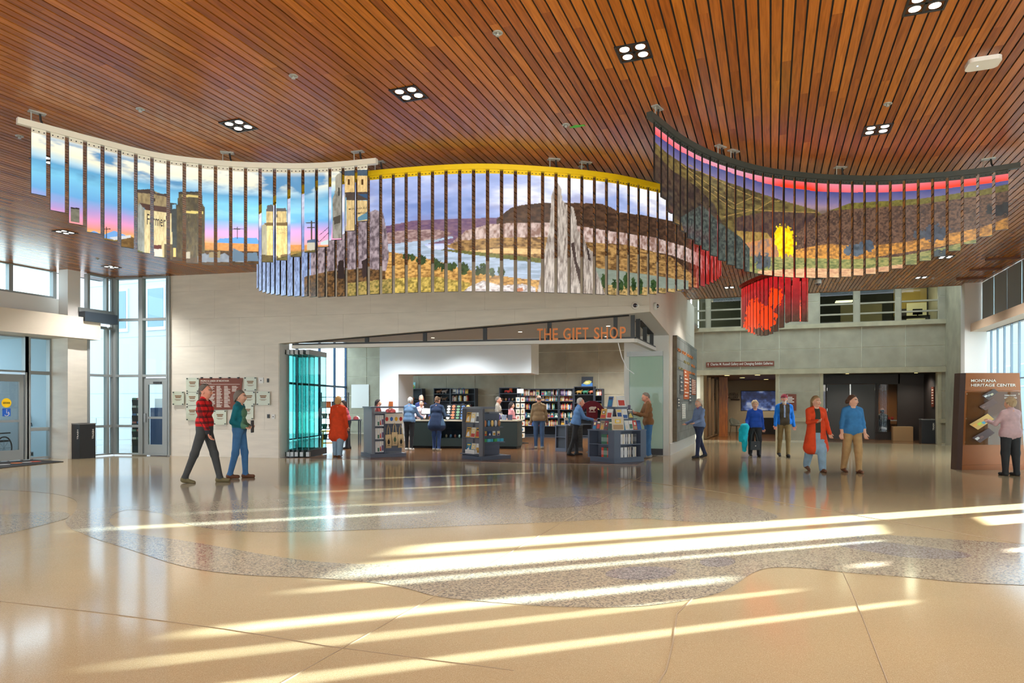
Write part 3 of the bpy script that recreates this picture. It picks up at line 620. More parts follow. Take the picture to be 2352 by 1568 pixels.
def ramp(v, stops):
    v = np.asarray(v); cs = np.array([LC(c) for _, c in stops]); xs = [a for a, _ in stops]
    return np.stack([np.interp(v, xs, cs[:, k]) for k in range(3)], -1)
RZ = 4.95                                                   # top of the rails
class Ribbon:
    def __init__(s, pts, end_u=None):
        P = np.array(pts); seg = []
        Q = np.vstack([2 * P[0] - P[1], P, 2 * P[-1] - P[-2]])
        for i in range(1, len(Q) - 2):
            t = np.linspace(0, 1, 24, endpoint=False)[:, None]; a, b_, c, d = Q[i - 1], Q[i], Q[i + 1], Q[i + 2]
            seg.append(0.5 * ((2 * b_) + (c - a) * t + (2 * a - 5 * b_ + 4 * c - d) * t ** 2 + (3 * b_ - a - 3 * c + d) * t ** 3))
        C = np.vstack(seg + [P[-1:]])
        for _ in range(30): C[1:-1] = (C[:-2] + 2 * C[1:-1] + C[2:]) / 4
        s.C = C; s.u = np.concatenate([[0], np.cumsum(np.linalg.norm(np.diff(C, axis=0), axis=1))]); s.L = s.u[-1]
        s.px = CX + FOC * C[:, 0] / C[:, 1]
        k = 1 + int(np.argmax(s.px)); j = int(np.argmin(s.px)); s.vis = slice(j, k)
    def at(s, u): return np.array([np.interp(u, s.u, s.C[:, 0]), np.interp(u, s.u, s.C[:, 1])])
    def tan(s, u): d_ = s.at(min(u + .03, s.L)) - s.at(max(u - .03, 0)); return d_ / np.linalg.norm(d_)
    def uz(s, px, py):                                      # measured spot on the picture -> (run along ribbon, height)
        u = float(np.interp(px, s.px[s.vis], s.u[s.vis])); return u, zat(py, s.at(u)[1])
    def poly(s, pts):                                       # refine long edges so they follow the bend
        out = []
        for i, p in enumerate(pts):
            q = pts[(i + 1) % len(pts)]; n = max(1, int(abs(q[0] - p[0]) / 12))
            out += [s.uz(p[0] + (q[0] - p[0]) * k / n, p[1] + (q[1] - p[1]) * k / n) for k in range(n)]
        return out
class Canvas:
    def __init__(s, R, U, Z): s.R, s.U, s.Z = R, U, Z; s.c = np.zeros(U.shape + (3,))
    def fill(s, poly, col, var=0.0, fu=14, fz=14, col2=None, a=1.0):
        m = inpoly(s.U, s.Z, s.R.poly(poly))
        if not m.any(): return m
        base = np.broadcast_to(LC(col), s.c.shape)[m].copy() if not callable(col) else col(s.U[m], s.Z[m])
        if var or col2 is not None:
            n = fbm(s.U[m] * fu * 1.9 + 5, s.Z[m] * fz * 1.9 + 9, 5)[:, None]
            base = base + (LC(col2) - base) * np.clip((n - .3) * 2.5, 0, 1) if col2 is not None else base * (1 + var * (n - .5) * 2.6)
        s.c[m] = s.c[m] * (1 - a) + np.clip(base, 0, 1.3) * a; return m
    def line(s, x0, y0, x1, y1, w, col):
        (u0, z0), (u1, z1) = s.R.uz(x0, y0), s.R.uz(x1, y1); du, dz = u1 - u0, z1 - z0; L2 = du * du + dz * dz
        t = np.clip(((s.U - u0) * du + (s.Z - z0) * dz) / L2, 0, 1); m = np.hypot(s.U - u0 - t * du, s.Z - z0 - t * dz) < w
        s.c[m] = LC(col)
    def blob(s, x, y, rx, ry, col, col2=None, rough=.5, f=18):
        u, z = s.R.uz(x, y); k = s.R.at(u)[1] / FOC; n = fbm(s.U * f + x, s.Z * f + y)
        m = ((s.U - u) / (rx * k)) ** 2 + ((s.Z - z) / (ry * k)) ** 2 < 1 + rough * (n - .5) * 3
        if m.any():
            q = np.clip((n[m] - .3) * 2.5, 0, 1)[:, None]; s.c[m] = LC(col) * (1 - q) + (LC(col2) if col2 is not None else LC(col)) * q

# ---- the four pictures
def art_white(cv):
    U, Z = cv.U, cv.Z; n = fbm(U * 1.1 + 3, Z * 5 + 1, 5); n2 = fbm(U * 2.3, Z * 7 + 20, 5)
    cv.c = ramp(Z + (n - .5) * .16, [(3.60, (250, 200, 70)), (3.70, (250, 196, 90)), (3.77, (246, 150, 120)), (3.88, (226, 150, 190)), (4.0, (172, 152, 206)), (4.12, (104, 166, 216)), (4.32, (122, 196, 228)), (4.46, (92, 158, 200)), (4.54, (176, 208, 222)), (4.66, (236, 232, 205)), (4.9, (245, 242, 225))])
    m = np.clip((n2 - .5) * 6, 0, 1) * np.clip((Z - 4.3) * 6, 0, 1) * np.clip((4.86 - Z) * 9, 0, 1)
    cv.c = cv.c * (1 - m[..., None]) + LC((86, 140, 182)) * m[..., None]
    m = np.clip((n - .56) * 8, 0, 1) * np.clip((4.5 - Z) * 6, 0, 1) * np.clip((Z - 4.02) * 6, 0, 1) * .6
    cv.c = cv.c * (1 - m[..., None]) + LC((150, 205, 228)) * m[..., None]
    F = cv.fill
    F([(180, 545), (215, 530), (235, 540), (262, 530), (300, 545), (300, 560), (180, 560)], (110, 160, 215)); F([(492, 558), (505, 548), (545, 545), (590, 546), (602, 562), (492, 562)], (84, 140, 200))
    g = lambda u, z: ramp(z + .02 * np.sin(u * 3), [(3.2, (74, 56, 34)), (3.42, (92, 66, 36)), (3.5, (150, 110, 56)), (3.55, (80, 92, 40)), (3.6, (196, 146, 80)), (3.66, (120, 104, 52)), (3.7, (190, 130, 74))])
    F([(220, 545), (280, 552), (400, 556), (500, 558), (640, 562), (850, 566), (850, 640), (50, 640), (50, 545)], g, .25, 18, 30)
    F([(470, 575), (600, 578), (600, 612), (380, 612), (260, 590)], (70, 54, 36), .5, 20, 26)
    F([(161, 476), (182, 478), (182, 512), (161, 508)], (112, 112, 98), .3); F([(161, 476), (182, 478), (182, 481), (161, 479)], (40, 40, 40))
    F([(268, 552), (300, 543), (336, 560), (336, 578), (268, 566)], (122, 96, 58), .3, col2=(92, 72, 46)); F([(250, 545), (300, 540), (300, 546), (262, 552)], (196, 200, 204))
    # dark elevator
    F([(407, 470), (411, 441), (463, 440), (466, 470), (470, 476), (470, 592), (405, 592)], (88, 78, 52), .4, 26, 8, col2=(58, 52, 38)); F([(418, 447), (460, 449), (460, 455), (418, 452)], (200, 180, 110)); F([(424, 484), (466, 486), (466, 492), (424, 489)], (210, 190, 110)); F([(411, 441), (463, 440), (463, 444), (411, 445)], (38, 36, 34))
    F([(387, 466), (407, 468), (407, 590), (394, 588)], (52, 60, 60), .3); F([(395, 470), (404, 470), (404, 480), (395, 480)], (120, 180, 210))
    # Farmer's elevator
    F([(314, 440), (316, 436), (352, 438), (386, 452), (386, 478), (314, 472)], (156, 138, 98), .3, 20, 8, col2=(124, 108, 78)); F([(314, 436), (352, 434), (358, 444), (386, 446), (388, 454), (352, 446), (316, 443)], (62, 50, 44)); F([(351, 455), (356, 455), (356, 463), (351, 463)], (56, 44, 30))
    F([(318, 466), (388, 477), (394, 490), (334, 482)], (72, 46, 36), .2)
    F([(308, 484), (320, 466), (332, 482), (332, 580), (308, 572)], (150, 156, 150), .25, 30, 6, col2=(120, 124, 116)); F([(332, 482), (394, 490), (396, 592), (332, 590)], (222, 206, 158), .2, 30, 6, col2=(190, 172, 124))
    F([(344, 574), (356, 566), (372, 572), (372, 590), (344, 590)], (214, 206, 190)); F([(350, 563), (370, 563), (370, 572), (352, 572)], (90, 40, 34)); F([(349, 579), (355, 579), (355, 588), (349, 588)], (90, 70, 50))
    F([(376, 560), (396, 562), (396, 596), (376, 594)], (92, 80, 56), .3); F([(398, 570), (404, 570), (404, 590), (398, 590)], (236, 196, 120)); F([(420, 580), (436, 578), (436, 594), (420, 594)], (176, 170, 150))
    for x in (455, 470, 500, 540): F([(x, 588), (x + 16, 581), (x + 30, 590), (x + 30, 602), (x, 602)], (120, 130, 140), .2)
    F([(480, 580), (506, 577), (506, 592), (480, 592)], (130, 116, 84)); F([(536, 570), (562, 582), (590, 580), (596, 600), (530, 600)], (84, 106, 124))
    # third elevator
    F([(600, 520), (612, 512), (614, 520), (613, 592), (597, 596)], (150, 146, 124), .25, 20, 6); F([(612, 480), (658, 481), (660, 512), (612, 512)], (206, 184, 128), .25, 26, 8, col2=(160, 140, 96)); F([(614, 472), (626, 470), (630, 478), (656, 478), (660, 486), (612, 486)], (84, 84, 84)); F([(634, 492), (637, 492), (637, 499), (634, 499)], (50, 40, 30))
    F([(606, 512), (660, 511), (667, 519), (613, 520)], (104, 84, 52)); F([(613, 519), (666, 519), (668, 594), (613, 598)], (226, 202, 138), .2, 24, 8, col2=(190, 164, 104)); F([(600, 585), (640, 588), (640, 604), (600, 604)], (86, 76, 50), .4); F([(644, 586), (669, 582), (669, 592), (644, 594)], (112, 92, 64))
    # poles and wires
    for (x, y0, y1, a, b_) in ((716, 508, 580, 704, 730), (546, 522, 548, 532, 560), (244, 522, 548, 235, 253)):
        cv.line(x, y0, x, y1, .008, (60, 56, 46)); cv.line(a, y0 + 4, b_, y0 + 4, .006, (60, 56, 46))
    cv.line(707, 523, 727, 523, .006, (60, 56, 46)); cv.line(735, 540, 760, 518, .004, (50, 60, 80)); cv.line(735, 555, 760, 530, .004, (50, 60, 80))
    F([(706, 552), (730, 552), (730, 575), (706, 575)], (170, 166, 150)); F([(706, 552), (730, 548), (734, 556), (706, 558)], (70, 90, 116)); F([(738, 556), (760, 548), (760, 562), (738, 562)], (180, 196, 196)); F([(600, 602), (700, 578), (765, 566), (765, 650), (600, 650)], (84, 78, 46), .5)
    # fourth elevator
    F([(772, 404), (790, 392), (794, 440), (770, 444)], (150, 146, 132), .25, 24, 8); F([(765, 455), (772, 440), (794, 440), (796, 548), (765, 548)], (146, 144, 134), .3, 24, 8, col2=(112, 110, 100)); F([(777, 430), (781, 432), (781, 450), (777, 450)], (50, 50, 46)); F([(766, 500), (782, 494), (782, 512), (768, 516)], (70, 66, 58))
    F([(793, 402), (846, 400), (846, 442), (793, 442)], (226, 196, 138), .2, 24, 10, col2=(196, 164, 108)); F([(776, 392), (846, 390), (846, 404), (792, 404)], (66, 84, 100), .2)
    for x in (799, 831): F([(x, 412), (x + 5, 412), (x + 5, 425), (x, 425)], (70, 46, 20))
    F([(793, 442), (846, 441), (846, 460), (797, 461)], (72, 62, 56), .2); F([(822, 446), (846, 446), (846, 458)], (52, 80, 112))
    F([(796, 460), (846, 461), (846, 512), (826, 530), (796, 530)], (216, 190, 136), .2, 24, 8, col2=(186, 160, 110)); F([(822, 500), (846, 486), (846, 504), (822, 508)], (88, 130, 150))
def art_yellow(cv):
    U, Z = cv.U, cv.Z; n = fbm(U * 1.2 + 9, Z * 4 + 3, 5); n2 = fbm(U * 2.2 + 50, Z * 6, 5); u0, u1 = cv.R.uz(900, 500)[0], cv.R.uz(1500, 500)[0]
    cv.c = ramp(n + (Z - 4.4) * .25, [(.2, (118, 140, 196)), (.42, (160, 176, 222)), (.55, (206, 212, 234)), (.72, (242, 242, 248))])
    m = (np.clip((n2 - .52) * 5, 0, 1) * .55)[..., None]; cv.c = cv.c * (1 - m) + LC((136, 140, 186)) * m
    F = cv.fill
    F([(885, 520), (950, 507), (1050, 503), (1170, 499), (1170, 560), (885, 560)], (96, 72, 104), .35, 8, 26, col2=(126, 98, 116)); F([(885, 536), (940, 528), (1010, 528), (1040, 536), (1000, 552), (885, 560)], (120, 92, 92), .4, 10, 24, col2=(176, 150, 146))
    F([(1140, 504), (1158, 490), (1172, 478), (1200, 471), (1250, 466), (1300, 466), (1380, 468), (1402, 476), (1422, 488), (1480, 495), (1520, 503), (1560, 512), (1600, 535), (1640, 562), (1668, 592), (1672, 680), (1140, 620)], (88, 64, 48), .45, 9, 16, col2=(54, 40, 32))
    F([(1040, 555), (1070, 530), (1120, 516), (1180, 512), (1260, 512), (1330, 520), (1420, 534), (1500, 545), (1570, 566), (1640, 600), (1668, 625), (1668, 650), (1600, 610), (1540, 586), (1440, 566), (1340, 560), (1260, 548), (1150, 552), (1060, 562)], (206, 186, 180), .3, 14, 9, col2=(132, 100, 88))
    F([(1020, 566), (1060, 552), (1150, 546), (1260, 544), (1340, 556), (1440, 562), (1540, 590), (1600, 640), (1600, 660), (1400, 640), (1250, 604), (1100, 590)], (176, 138, 84), .5, 9, 22, col2=(92, 66, 40)); F([(1060, 578), (1150, 570), (1250, 572), (1250, 584), (1150, 582)], (222, 182, 124), .3)
    F([(1020, 572), (1090, 578), (1250, 594), (1250, 606), (1100, 590), (1010, 576)], (96, 98, 44), .4, 20, 20)
    F([(888, 562), (940, 556), (1010, 549), (1036, 542), (1044, 546), (1000, 556), (975, 562), (985, 570), (1060, 582), (1150, 594), (1260, 606), (1260, 645), (1150, 640), (1060, 622), (990, 600), (930, 588), (888, 580)], (176, 194, 216), .15, 3, 26, col2=(140, 158, 178))
    F([(1360, 614), (1480, 630), (1580, 645), (1580, 665), (1360, 660)], (126, 136, 124), .2, 4, 20)
    F([(880, 576), (930, 584), (990, 596), (1060, 616), (1120, 630), (1200, 640), (1260, 645), (1260, 700), (860, 700)], (212, 166, 94), .5, 12, 26, col2=(130, 92, 46)); F([(900, 640), (1000, 635), (1080, 650), (1080, 700), (880, 700)], (206, 178, 92), .6, 16, 20, col2=(118, 104, 50))
    F([(1360, 652), (1560, 664), (1600, 700), (1360, 700)], (190, 160, 104), .5, 14, 20, col2=(110, 92, 56))
    for (x, y, rx, ry) in ((934, 590, 9, 10), (948, 592, 7, 8), (968, 598, 12, 12), (1002, 606, 10, 14), (1018, 612, 9, 11), (1038, 612, 12, 10), (1065, 617, 11, 14), (1098, 622, 8, 10), (1112, 618, 12, 13), (1130, 626, 7, 10), (1151, 624, 8, 14), (1387, 648, 8, 18), (1410, 652, 7, 12), (1425, 655, 7, 14), (1438, 646, 8, 18), (1455, 655, 8, 16), (1470, 655, 8, 17), (1500, 656, 9, 14)):
        cv.blob(x, y, rx, ry, (28, 46, 26), (58, 80, 44), .7, 30)
    F([(1060, 676), (1075, 660), (1110, 644), (1150, 656), (1200, 652), (1230, 660), (1230, 690), (1060, 690)], (226, 222, 222), .25, 12, 20, col2=(150, 138, 136)); F([(1180, 664), (1200, 660), (1202, 668), (1184, 672)], (176, 110, 74))
    F([(1230, 690), (1238, 650), (1248, 590), (1254, 560), (1262, 520), (1266, 450), (1272, 432), (1280, 420), (1288, 432), (1291, 460), (1300, 470), (1316, 476), (1322, 500), (1326, 530), (1340, 540), (1346, 566), (1362, 580), (1364, 610), (1376, 640), (1394, 690)], (196, 186, 176), .5, 34, 5, col2=(116, 104, 96)); F([(1310, 560), (1318, 556), (1324, 600), (1340, 640), (1336, 670), (1322, 620)], (70, 58, 54)); F([(1345, 560), (1352, 575), (1356, 600), (1350, 596)], (60, 50, 48))
    # left rock mass
    F([(560, 600), (640, 592), (690, 575), (740, 560), (775, 546), (800, 532), (830, 505), (845, 490), (862, 482), (880, 488), (884, 505), (890, 540), (894, 590), (888, 620), (880, 640), (560, 660)], (168, 152, 158), .5, 14, 10, col2=(92, 80, 86))
    F([(560, 580), (640, 592), (690, 580), (716, 575), (716, 700), (560, 700)], (150, 172, 214), .4, 22, 10, col2=(108, 122, 160)); F([(700, 636), (760, 622), (840, 616), (886, 622), (886, 700), (700, 700)], (120, 88, 54), .8, 16, 20, col2=(58, 44, 30)); F([(800, 650), (900, 640), (900, 700), (800, 700)], (170, 146, 84), .7, 18, 22, col2=(96, 92, 48)); F([(778, 600), (790, 596), (794, 640), (776, 640)], (48, 38, 36)); F([(832, 600), (846, 592), (852, 630), (834, 640)], (54, 42, 40))
    w = np.clip((U - cv.R.uz(1578, 600)[0]) / .5, 0, 1)[..., None]; red = LC((150, 22, 22)) + (LC((214, 120, 120)) - LC((150, 22, 22))) * np.clip((fbm(U * 18, Z * 5) - .56) * 7, 0, 1)[..., None]
    cv.c = cv.c * (1 - w) + red * w
def art_dark(cv):
    U, Z = cv.U, cv.Z; d_ = RZ - .14 - Z; n = fbm(U * .9 + 4, Z * 3, 3); fine = fbm(U * 14, Z * 22, 4)
    redness = np.clip(np.interp(U, [cv.R.uz(x, 400)[0] for x in (1507, 1560, 1620, 1700, 1760, 1800, 1860, 1910, 1960, 2040, 2120, 2200, 2320)], [.75, .6, .35, .25, .6, 1, .95, .55, .45, .6, .85, 1, .9]) + (d_ - .07) * 4, 0, 1)
    sky = LC((206, 146, 170)) * (1 - redness[..., None]) + LC((252, 58, 30)) * redness[..., None]
    plain = ramp(d_ + (fine - .5) * .05, [(.15, (62, 70, 128)), (.24, (92, 92, 138)), (.34, (122, 110, 150)), (.4, (150, 126, 140)), (.46, (110, 96, 90))])
    hd = np.interp(U, [cv.R.uz(x, 400)[0] for x in (1507, 1560, 1640, 1720, 1800, 1900, 2000, 2150, 2320)], [.085, .07, .05, .075, .11, .115, .105, .1, .09]) + .012 * (n - .5); d_ = d_ + .155 - hd; hd = .155
    plain = ramp(d_ + (fine - .5) * .05, [(.15, (62, 70, 128)), (.24, (92, 92, 138)), (.34, (122, 110, 150)), (.4, (150, 126, 140)), (.46, (110, 96, 90))])
    cv.c = np.where((d_ < hd)[..., None], sky, plain)
    F = cv.fill
    F([(1500, 325), (1530, 352), (1580, 385), (1640, 408), (1720, 436), (1800, 462), (1870, 482), (1900, 500), (1900, 660), (1500, 660)], (112, 100, 58), .5, 5, 14, col2=(66, 58, 40))
    F([(1500, 350), (1540, 390), (1600, 430), (1640, 470), (1660, 520), (1640, 560), (1500, 470)], (76, 66, 52), .6, 8, 12, col2=(40, 38, 40))
    for pl in ([(1580, 378), (1640, 410), (1700, 440), (1745, 458)], [(1580, 400), (1640, 450), (1680, 478), (1720, 482), (1760, 484), (1880, 488)], [(1660, 498), (1740, 480), (1770, 462), (1790, 462)], [(1640, 440), (1690, 470), (1730, 452)], [(1700, 520), (1760, 488)], [(1560, 375), (1600, 405), (1650, 438)]):
        for p, q in zip(pl, pl[1:]): cv.line(p[0], p[1], q[0], q[1], .006, (150, 124, 72))
    F([(1690, 500), (1760, 486), (1870, 490), (1860, 560), (1690, 560)], (92, 72, 60), .5, 12, 12, col2=(62, 50, 52)); F([(1690, 530), (1760, 535), (1780, 560), (1690, 590)], (150, 124, 70), .5); F([(1700, 560), (1780, 545), (1850, 560), (1850, 600), (1700, 600)], (196, 132, 76), .4, 12, 12, col2=(130, 110, 100))
    F([(1840, 525), (1870, 500), (1905, 484), (1950, 468), (2030, 462), (2110, 458), (2180, 448), (2250, 438), (2330, 420), (2340, 660), (1820, 660), (1825, 545)], (112, 86, 70), .8, 22, 26, col2=(62, 50, 46)); F([(1905, 484), (1950, 467), (2110, 457), (2250, 437), (2330, 420), (2330, 436), (2250, 450), (2110, 470), (1960, 480)], (104, 98, 48), .5, 20, 20)
    F([(1820, 575), (1900, 560), (1980, 566), (2080, 556), (2160, 540), (2250, 524), (2340, 490), (2340, 530), (2240, 552), (2140, 570), (2050, 584), (1950, 600), (1820, 600)], (206, 146, 70), .6, 14, 20, col2=(128, 92, 56))
    F([(1700, 588), (1830, 592), (1950, 596), (2060, 590), (2160, 570), (2260, 545), (2340, 520), (2340, 680), (1700, 680)], (150, 146, 90), .5, 10, 26, col2=(92, 104, 66)); F([(1740, 622), (1860, 616), (1980, 618), (2080, 606), (2080, 680), (1740, 680)], (206, 170, 130), .4, 10, 30, col2=(176, 130, 100))
    for (x, y, rx, ry, c) in ((1960, 575, 22, 14, (110, 126, 140)), (1990, 565, 16, 12, (96, 112, 130)), (2150, 535, 24, 20, (92, 100, 116)), (2160, 585, 20, 12, (84, 100, 104)), (1750, 600, 26, 18, (110, 122, 130)), (1700, 580, 22, 22, (84, 96, 104)), (2110, 540, 12, 10, (100, 108, 118)), (2300, 480, 30, 14, (54, 60, 66))):
        cv.blob(x, y, rx, ry, tuple(int(v * .55) for v in c), tuple(int(v * .8) for v in c), .8, 20)
    F([(1610, 470), (1650, 510), (1700, 545), (1720, 570), (1720, 640), (1600, 640), (1560, 500)], (44, 54, 54), .7, 16, 20, col2=(80, 90, 84))
    cv.blob(1803, 555, 26, 36, (214, 164, 6), (252, 214, 30), .6, 26); cv.blob(1790, 545, 16, 26, (236, 190, 10), (255, 220, 40), .5, 26)
    w = np.clip((U - cv.R.uz(2225, 400)[0]) / .7, 0, 1)[..., None] * .45 * (d_ > .2)[..., None]; cv.c = cv.c * (1 - w)
def art_red(cv):
    U, Z = cv.U, cv.Z; n = fbm(U * 1.2, Z * 2.2, 4); f_ = fbm(U * 12, Z * 14, 4)
    cv.c = ramp(Z, [(2.7, (120, 84, 50)), (3.2, (78, 58, 40)), (3.7, (84, 54, 44)), (4.2, (150, 36, 40)), (4.9, (196, 30, 34))]) * (.7 + .6 * f_[..., None])
    for (u, z, a, b_) in ((1.0, 3.95, .55, .45), (1.75, 3.75, .4, .3), (.9, 3.2, .3, .35), (4.1, 4.0, .4, .35), (2.1, 4.25, .3, .25), (.45, 3.55, .3, .3)):
        m = ((U - u) / a) ** 2 + ((Z - z) / b_) ** 2 < 1 + (f_ - .5) * 2; cv.c[m] = LC((255, 66, 18)) * (.85 + .3 * f_[m][:, None])
    m = (np.abs(Z - 2.98 - .12 * (U - 1.5)) < .05 + .1 * (f_ - .5)) & (U > 1.0); cv.c[m] = LC((214, 120, 50))

PANEL_MATS = [print_mat('lit_print', .98)]
M_PEDGE = mat('panel_edge_black', (24, 24, 24), .3)
def ribbon(name, label, R, pitch, pw, bottom, art, railc, nz=170, face=-1):
    root = thing(name, label, 'artwork', (0, 0, 0))
    rm = mat(name + '_rail', railc, .45)
    rb_ = MB(); N = 90; us = np.linspace(-.12, R.L + .12, N); P = []
    for u in us:
        uc = min(max(u, 0), R.L); p = R.at(uc) + R.tan(uc) * (u - uc); P.append(p)
    P = np.array(P); T = np.gradient(P, axis=0); T /= np.linalg.norm(T, axis=1)[:, None]; Nn = np.stack([-T[:, 1], T[:, 0]], 1)
    V = []; 
    for p, nn in zip(P, Nn):
        for o_, z in ((-.035, RZ - .075), (.035, RZ - .075), (.035, RZ), (-.035, RZ)): V.append((p[0] + nn[0] * o_, p[1] + nn[1] * o_, z))
    Fc = []
    for i in range(N - 1): Fc += [(4 * i + k, 4 * i + (k + 1) % 4, 4 * i + 4 + (k + 1) % 4, 4 * i + 4 + k) for k in range(4)]
    Fc += [(0, 3, 2, 1), (4 * N - 4, 4 * N - 3, 4 * N - 2, 4 * N - 1)]
    rb_.add(V, Fc); rb_.build('rail', rm, root)
    n = int(R.L / pitch + .5); bolts = MB(); nu = 15
    for i in range(n):
        uc = (i + .5) * R.L / n; c = R.at(uc); tg = R.tan(uc); nr = np.array([-tg[1], tg[0]])
        if nr @ (-c) < 0 and face == -1: nr = -nr          # printed side looks into the hall
        if face == 2: nr = np.array([tg[1], -tg[0]])
        zb = bottom(uc); zt = RZ - .08
        us_ = uc + np.linspace(-pw / 2, pw / 2, nu); zs_ = np.linspace(zb, zt - .055, nz)
        X = c[None] + tg[None] * (us_ - uc)[:, None]
        cv = Canvas(R, *np.meshgrid(us_, zs_, indexing='ij')); art(cv)
        V = np.zeros((nu, nz, 3)); V[..., 0] = (X + nr * .012)[:, 0][:, None]; V[..., 1] = (X + nr * .012)[:, 1][:, None]; V[..., 2] = zs_[None]
        V = V.reshape(-1, 3); ii, jj = np.meshgrid(np.arange(nu - 1), np.arange(nz - 1), indexing='ij'); a = (ii * nz + jj).ravel()
        q = np.stack([a, a + nz, a + nz + 1, a + 1], 1)
        if (np.cross(np.append(tg, 0), [0, 0, 1])[:2] @ nr) < 0: q = q[:, ::-1]
        me = bpy.data.meshes.new('picture_panel'); base = len(V)
        bb = MB(); h = pw / 2
        for (o1, o2, z0, z1, mi) in ((-h, h, zb - .004, zt, 1),):
            p0, p1 = c + tg * o1, c + tg * o2; pr = [p0 - nr * .012, p1 - nr * .012, p1 + nr * .0105, p0 + nr * .0105]; bb.prism([Vector((p[0], p[1], 0)) for p in pr], z0, z1)
        sp = MB(); p0, p1 = c - tg * h, c + tg * h; sp.prism([Vector((p[0], p[1], 0)) for p in (p0 - nr * .01, p1 - nr * .01, p1 + nr * .014, p0 + nr * .014)], zt - .055, zt + .004)
        verts = V.tolist() + bb.v; faces = q.tolist() + [[k + base for k in f_] for f_ in bb.f]
        me.from_pydata(verts, [], faces); me.materials.append(PANEL_MATS[0]); me.materials.append(M_PEDGE)
        mi = np.zeros(len(faces), int); mi[len(q):] = 1; me.polygons.foreach_set('material_index', mi)
        at = me.color_attributes.new('print', 'FLOAT_COLOR', 'POINT'); col = np.ones((len(verts), 4)); col[:base, :3] = cv.c.reshape(-1, 3); at.data.foreach_set('color', col.ravel())
        me.update(); po = link('picture_panel', me, root)
        sp.build('mounting_strip', rm, po)
        for k in (-.36, 0, .36):
            p = c + tg * pw * k + nr * .0155; bolts.box((p[0], p[1], zt - .03), (.012, .012, .012), math.atan2(tg[1], tg[0]))
    tag(bolts.build('bolt_row', M_BLACK, root), kind='stuff')
    return root, n
def lettering(root, R, n, pw, body, x0, x1, y0, y1, col):    # printed words, cut to the panels they fall on
    (u0, z0), (u1, z1) = R.uz(x0, y1), R.uz(x1, y0); me = fit(text_mesh(body, 1.0, 0.0, 'LEFT', .004), u1 - u0, z1 - z0)
    m = mat('print_' + '%02x%02x%02x' % col, col, .5)
    for i in range(n):
        uc = (i + .5) * R.L / n; a, c = uc - pw / 2, uc + pw / 2
        if c < u0 or a > u1: continue
        bm = bmesh.new(); bm.from_mesh(me)
        for lim, s_ in ((a - u0, -1), (c - u0, 1)):
            bmesh.ops.bisect_plane(bm, geom=bm.verts[:] + bm.edges[:] + bm.faces[:], plane_co=(lim, 0, 0), plane_no=(s_, 0, 0), clear_outer=True)
        if not bm.faces: bm.free(); continue
        cc = R.at(uc); tg = R.tan(uc); nr = np.array([-tg[1], tg[0]]); nr = -nr if nr @ (-cc) < 0 else nr
        for v in bm.verts:
            p = cc + tg * (v.co.x + u0 - uc) + nr * .0135; z = v.co.y + z0; v.co = (p[0], p[1], z)
        m2 = bpy.data.meshes.new('printed_lettering'); bm.to_mesh(m2); bm.free(); m2.materials.clear(); m2.materials.append(m); 
        for p in m2.polygons: p.material_index = 0
        link('printed_lettering', m2, root)
KR = FOC * (RZ - EYE)
def rail_pts(l): return [((x - CX) * KR / (CY - y) / FOC, KR / (CY - y)) for x, y in l]
def bfun(R, l): 
    A = [R.uz(x, y) for x, y in l]; A.sort(); return lambda u: float(np.interp(u, [a[0] for a in A], [a[1] for a in A]))
RW = Ribbon(rail_pts([(66, 277), (232, 320.6), (372, 354), (521, 371), (645, 376), (717, 376), (788, 372), (848, 366)]))
rw_, nw = ribbon('white_railed_ribbon', 'curved hanging ribbon of backlit prairie grain elevator photo strips on a white rail', RW, .2, .155,
   bfun(RW, [(70, 441), (85, 444), (125, 480), (165, 510), (205, 530), (245, 548), (282, 565), (318, 576), (355, 588), (390, 594), (425, 602), (460, 606), (500, 609), (540, 608), (575, 606), (610, 602), (640, 599), (670, 592), (700, 584), (735, 570), (760, 560), (780, 546), (808, 527), (832, 508), (846, 505)]), art_white, (226, 224, 210))
lettering(rw_, RW, nw, .155, "Farmer's", 337, 388, 497, 516, (40, 30, 24))
lettering(rw_, RW, nw, .155, 'MONTANA ELEV', 802, 850, 475, 483, (50, 40, 24)); lettering(rw_, RW, nw, .155, 'COMPANY', 812, 848, 486, 494, (60, 48, 28))
lettering(rw_, RW, nw, .155, 'GALLATIN BLOCK', 619, 664, 525, 529, (120, 100, 60)); lettering(rw_, RW, nw, .155, 'MILL SITE', 627, 656, 533, 537, (120, 100, 60))
RY = Ribbon([(-4.66, 12.62), (-4.55, 12.2)] + rail_pts([(608, 467), (640, 448), (672, 435), (702, 424.7), (732, 416), (761, 409), (791, 403), (819, 398.5), (846, 394), (908, 388), (979, 382.5), (1050, 378.5), (1110, 377.5), (1169, 379), (1265, 385), (1360, 394), (1432, 405), (1515, 424), (1545, 431), (1575, 438.5), (1609, 450), (1626, 459), (1645, 474)]) + [(3.84, 12.55)])
ry_, ny = ribbon('yellow_railed_ribbon', 'curved hanging ribbon of backlit river canyon photo strips on a yellow rail', RY, .2, .152,
   bfun(RY, [(585, 657), (600, 668), (620, 674), (660, 679), (740, 682), (800, 680), (880, 674), (1000, 670), (1120, 669), (1250, 671), (1400, 677), (1470, 678), (1530, 672), (1570, 667), (1610, 658), (1640, 646), (1655, 632), (1663, 622)]), art_yellow, (244, 208, 20))
RD = Ribbon(rail_pts([(1501, 264), (1527, 284.6), (1558, 309), (1614, 340.5), (1681, 366), (1759, 386), (1859, 399), (1926, 403), (2000, 405), (2053, 403.7), (2142, 398), (2209.5, 392), (2276, 383.6), (2320, 377)]))
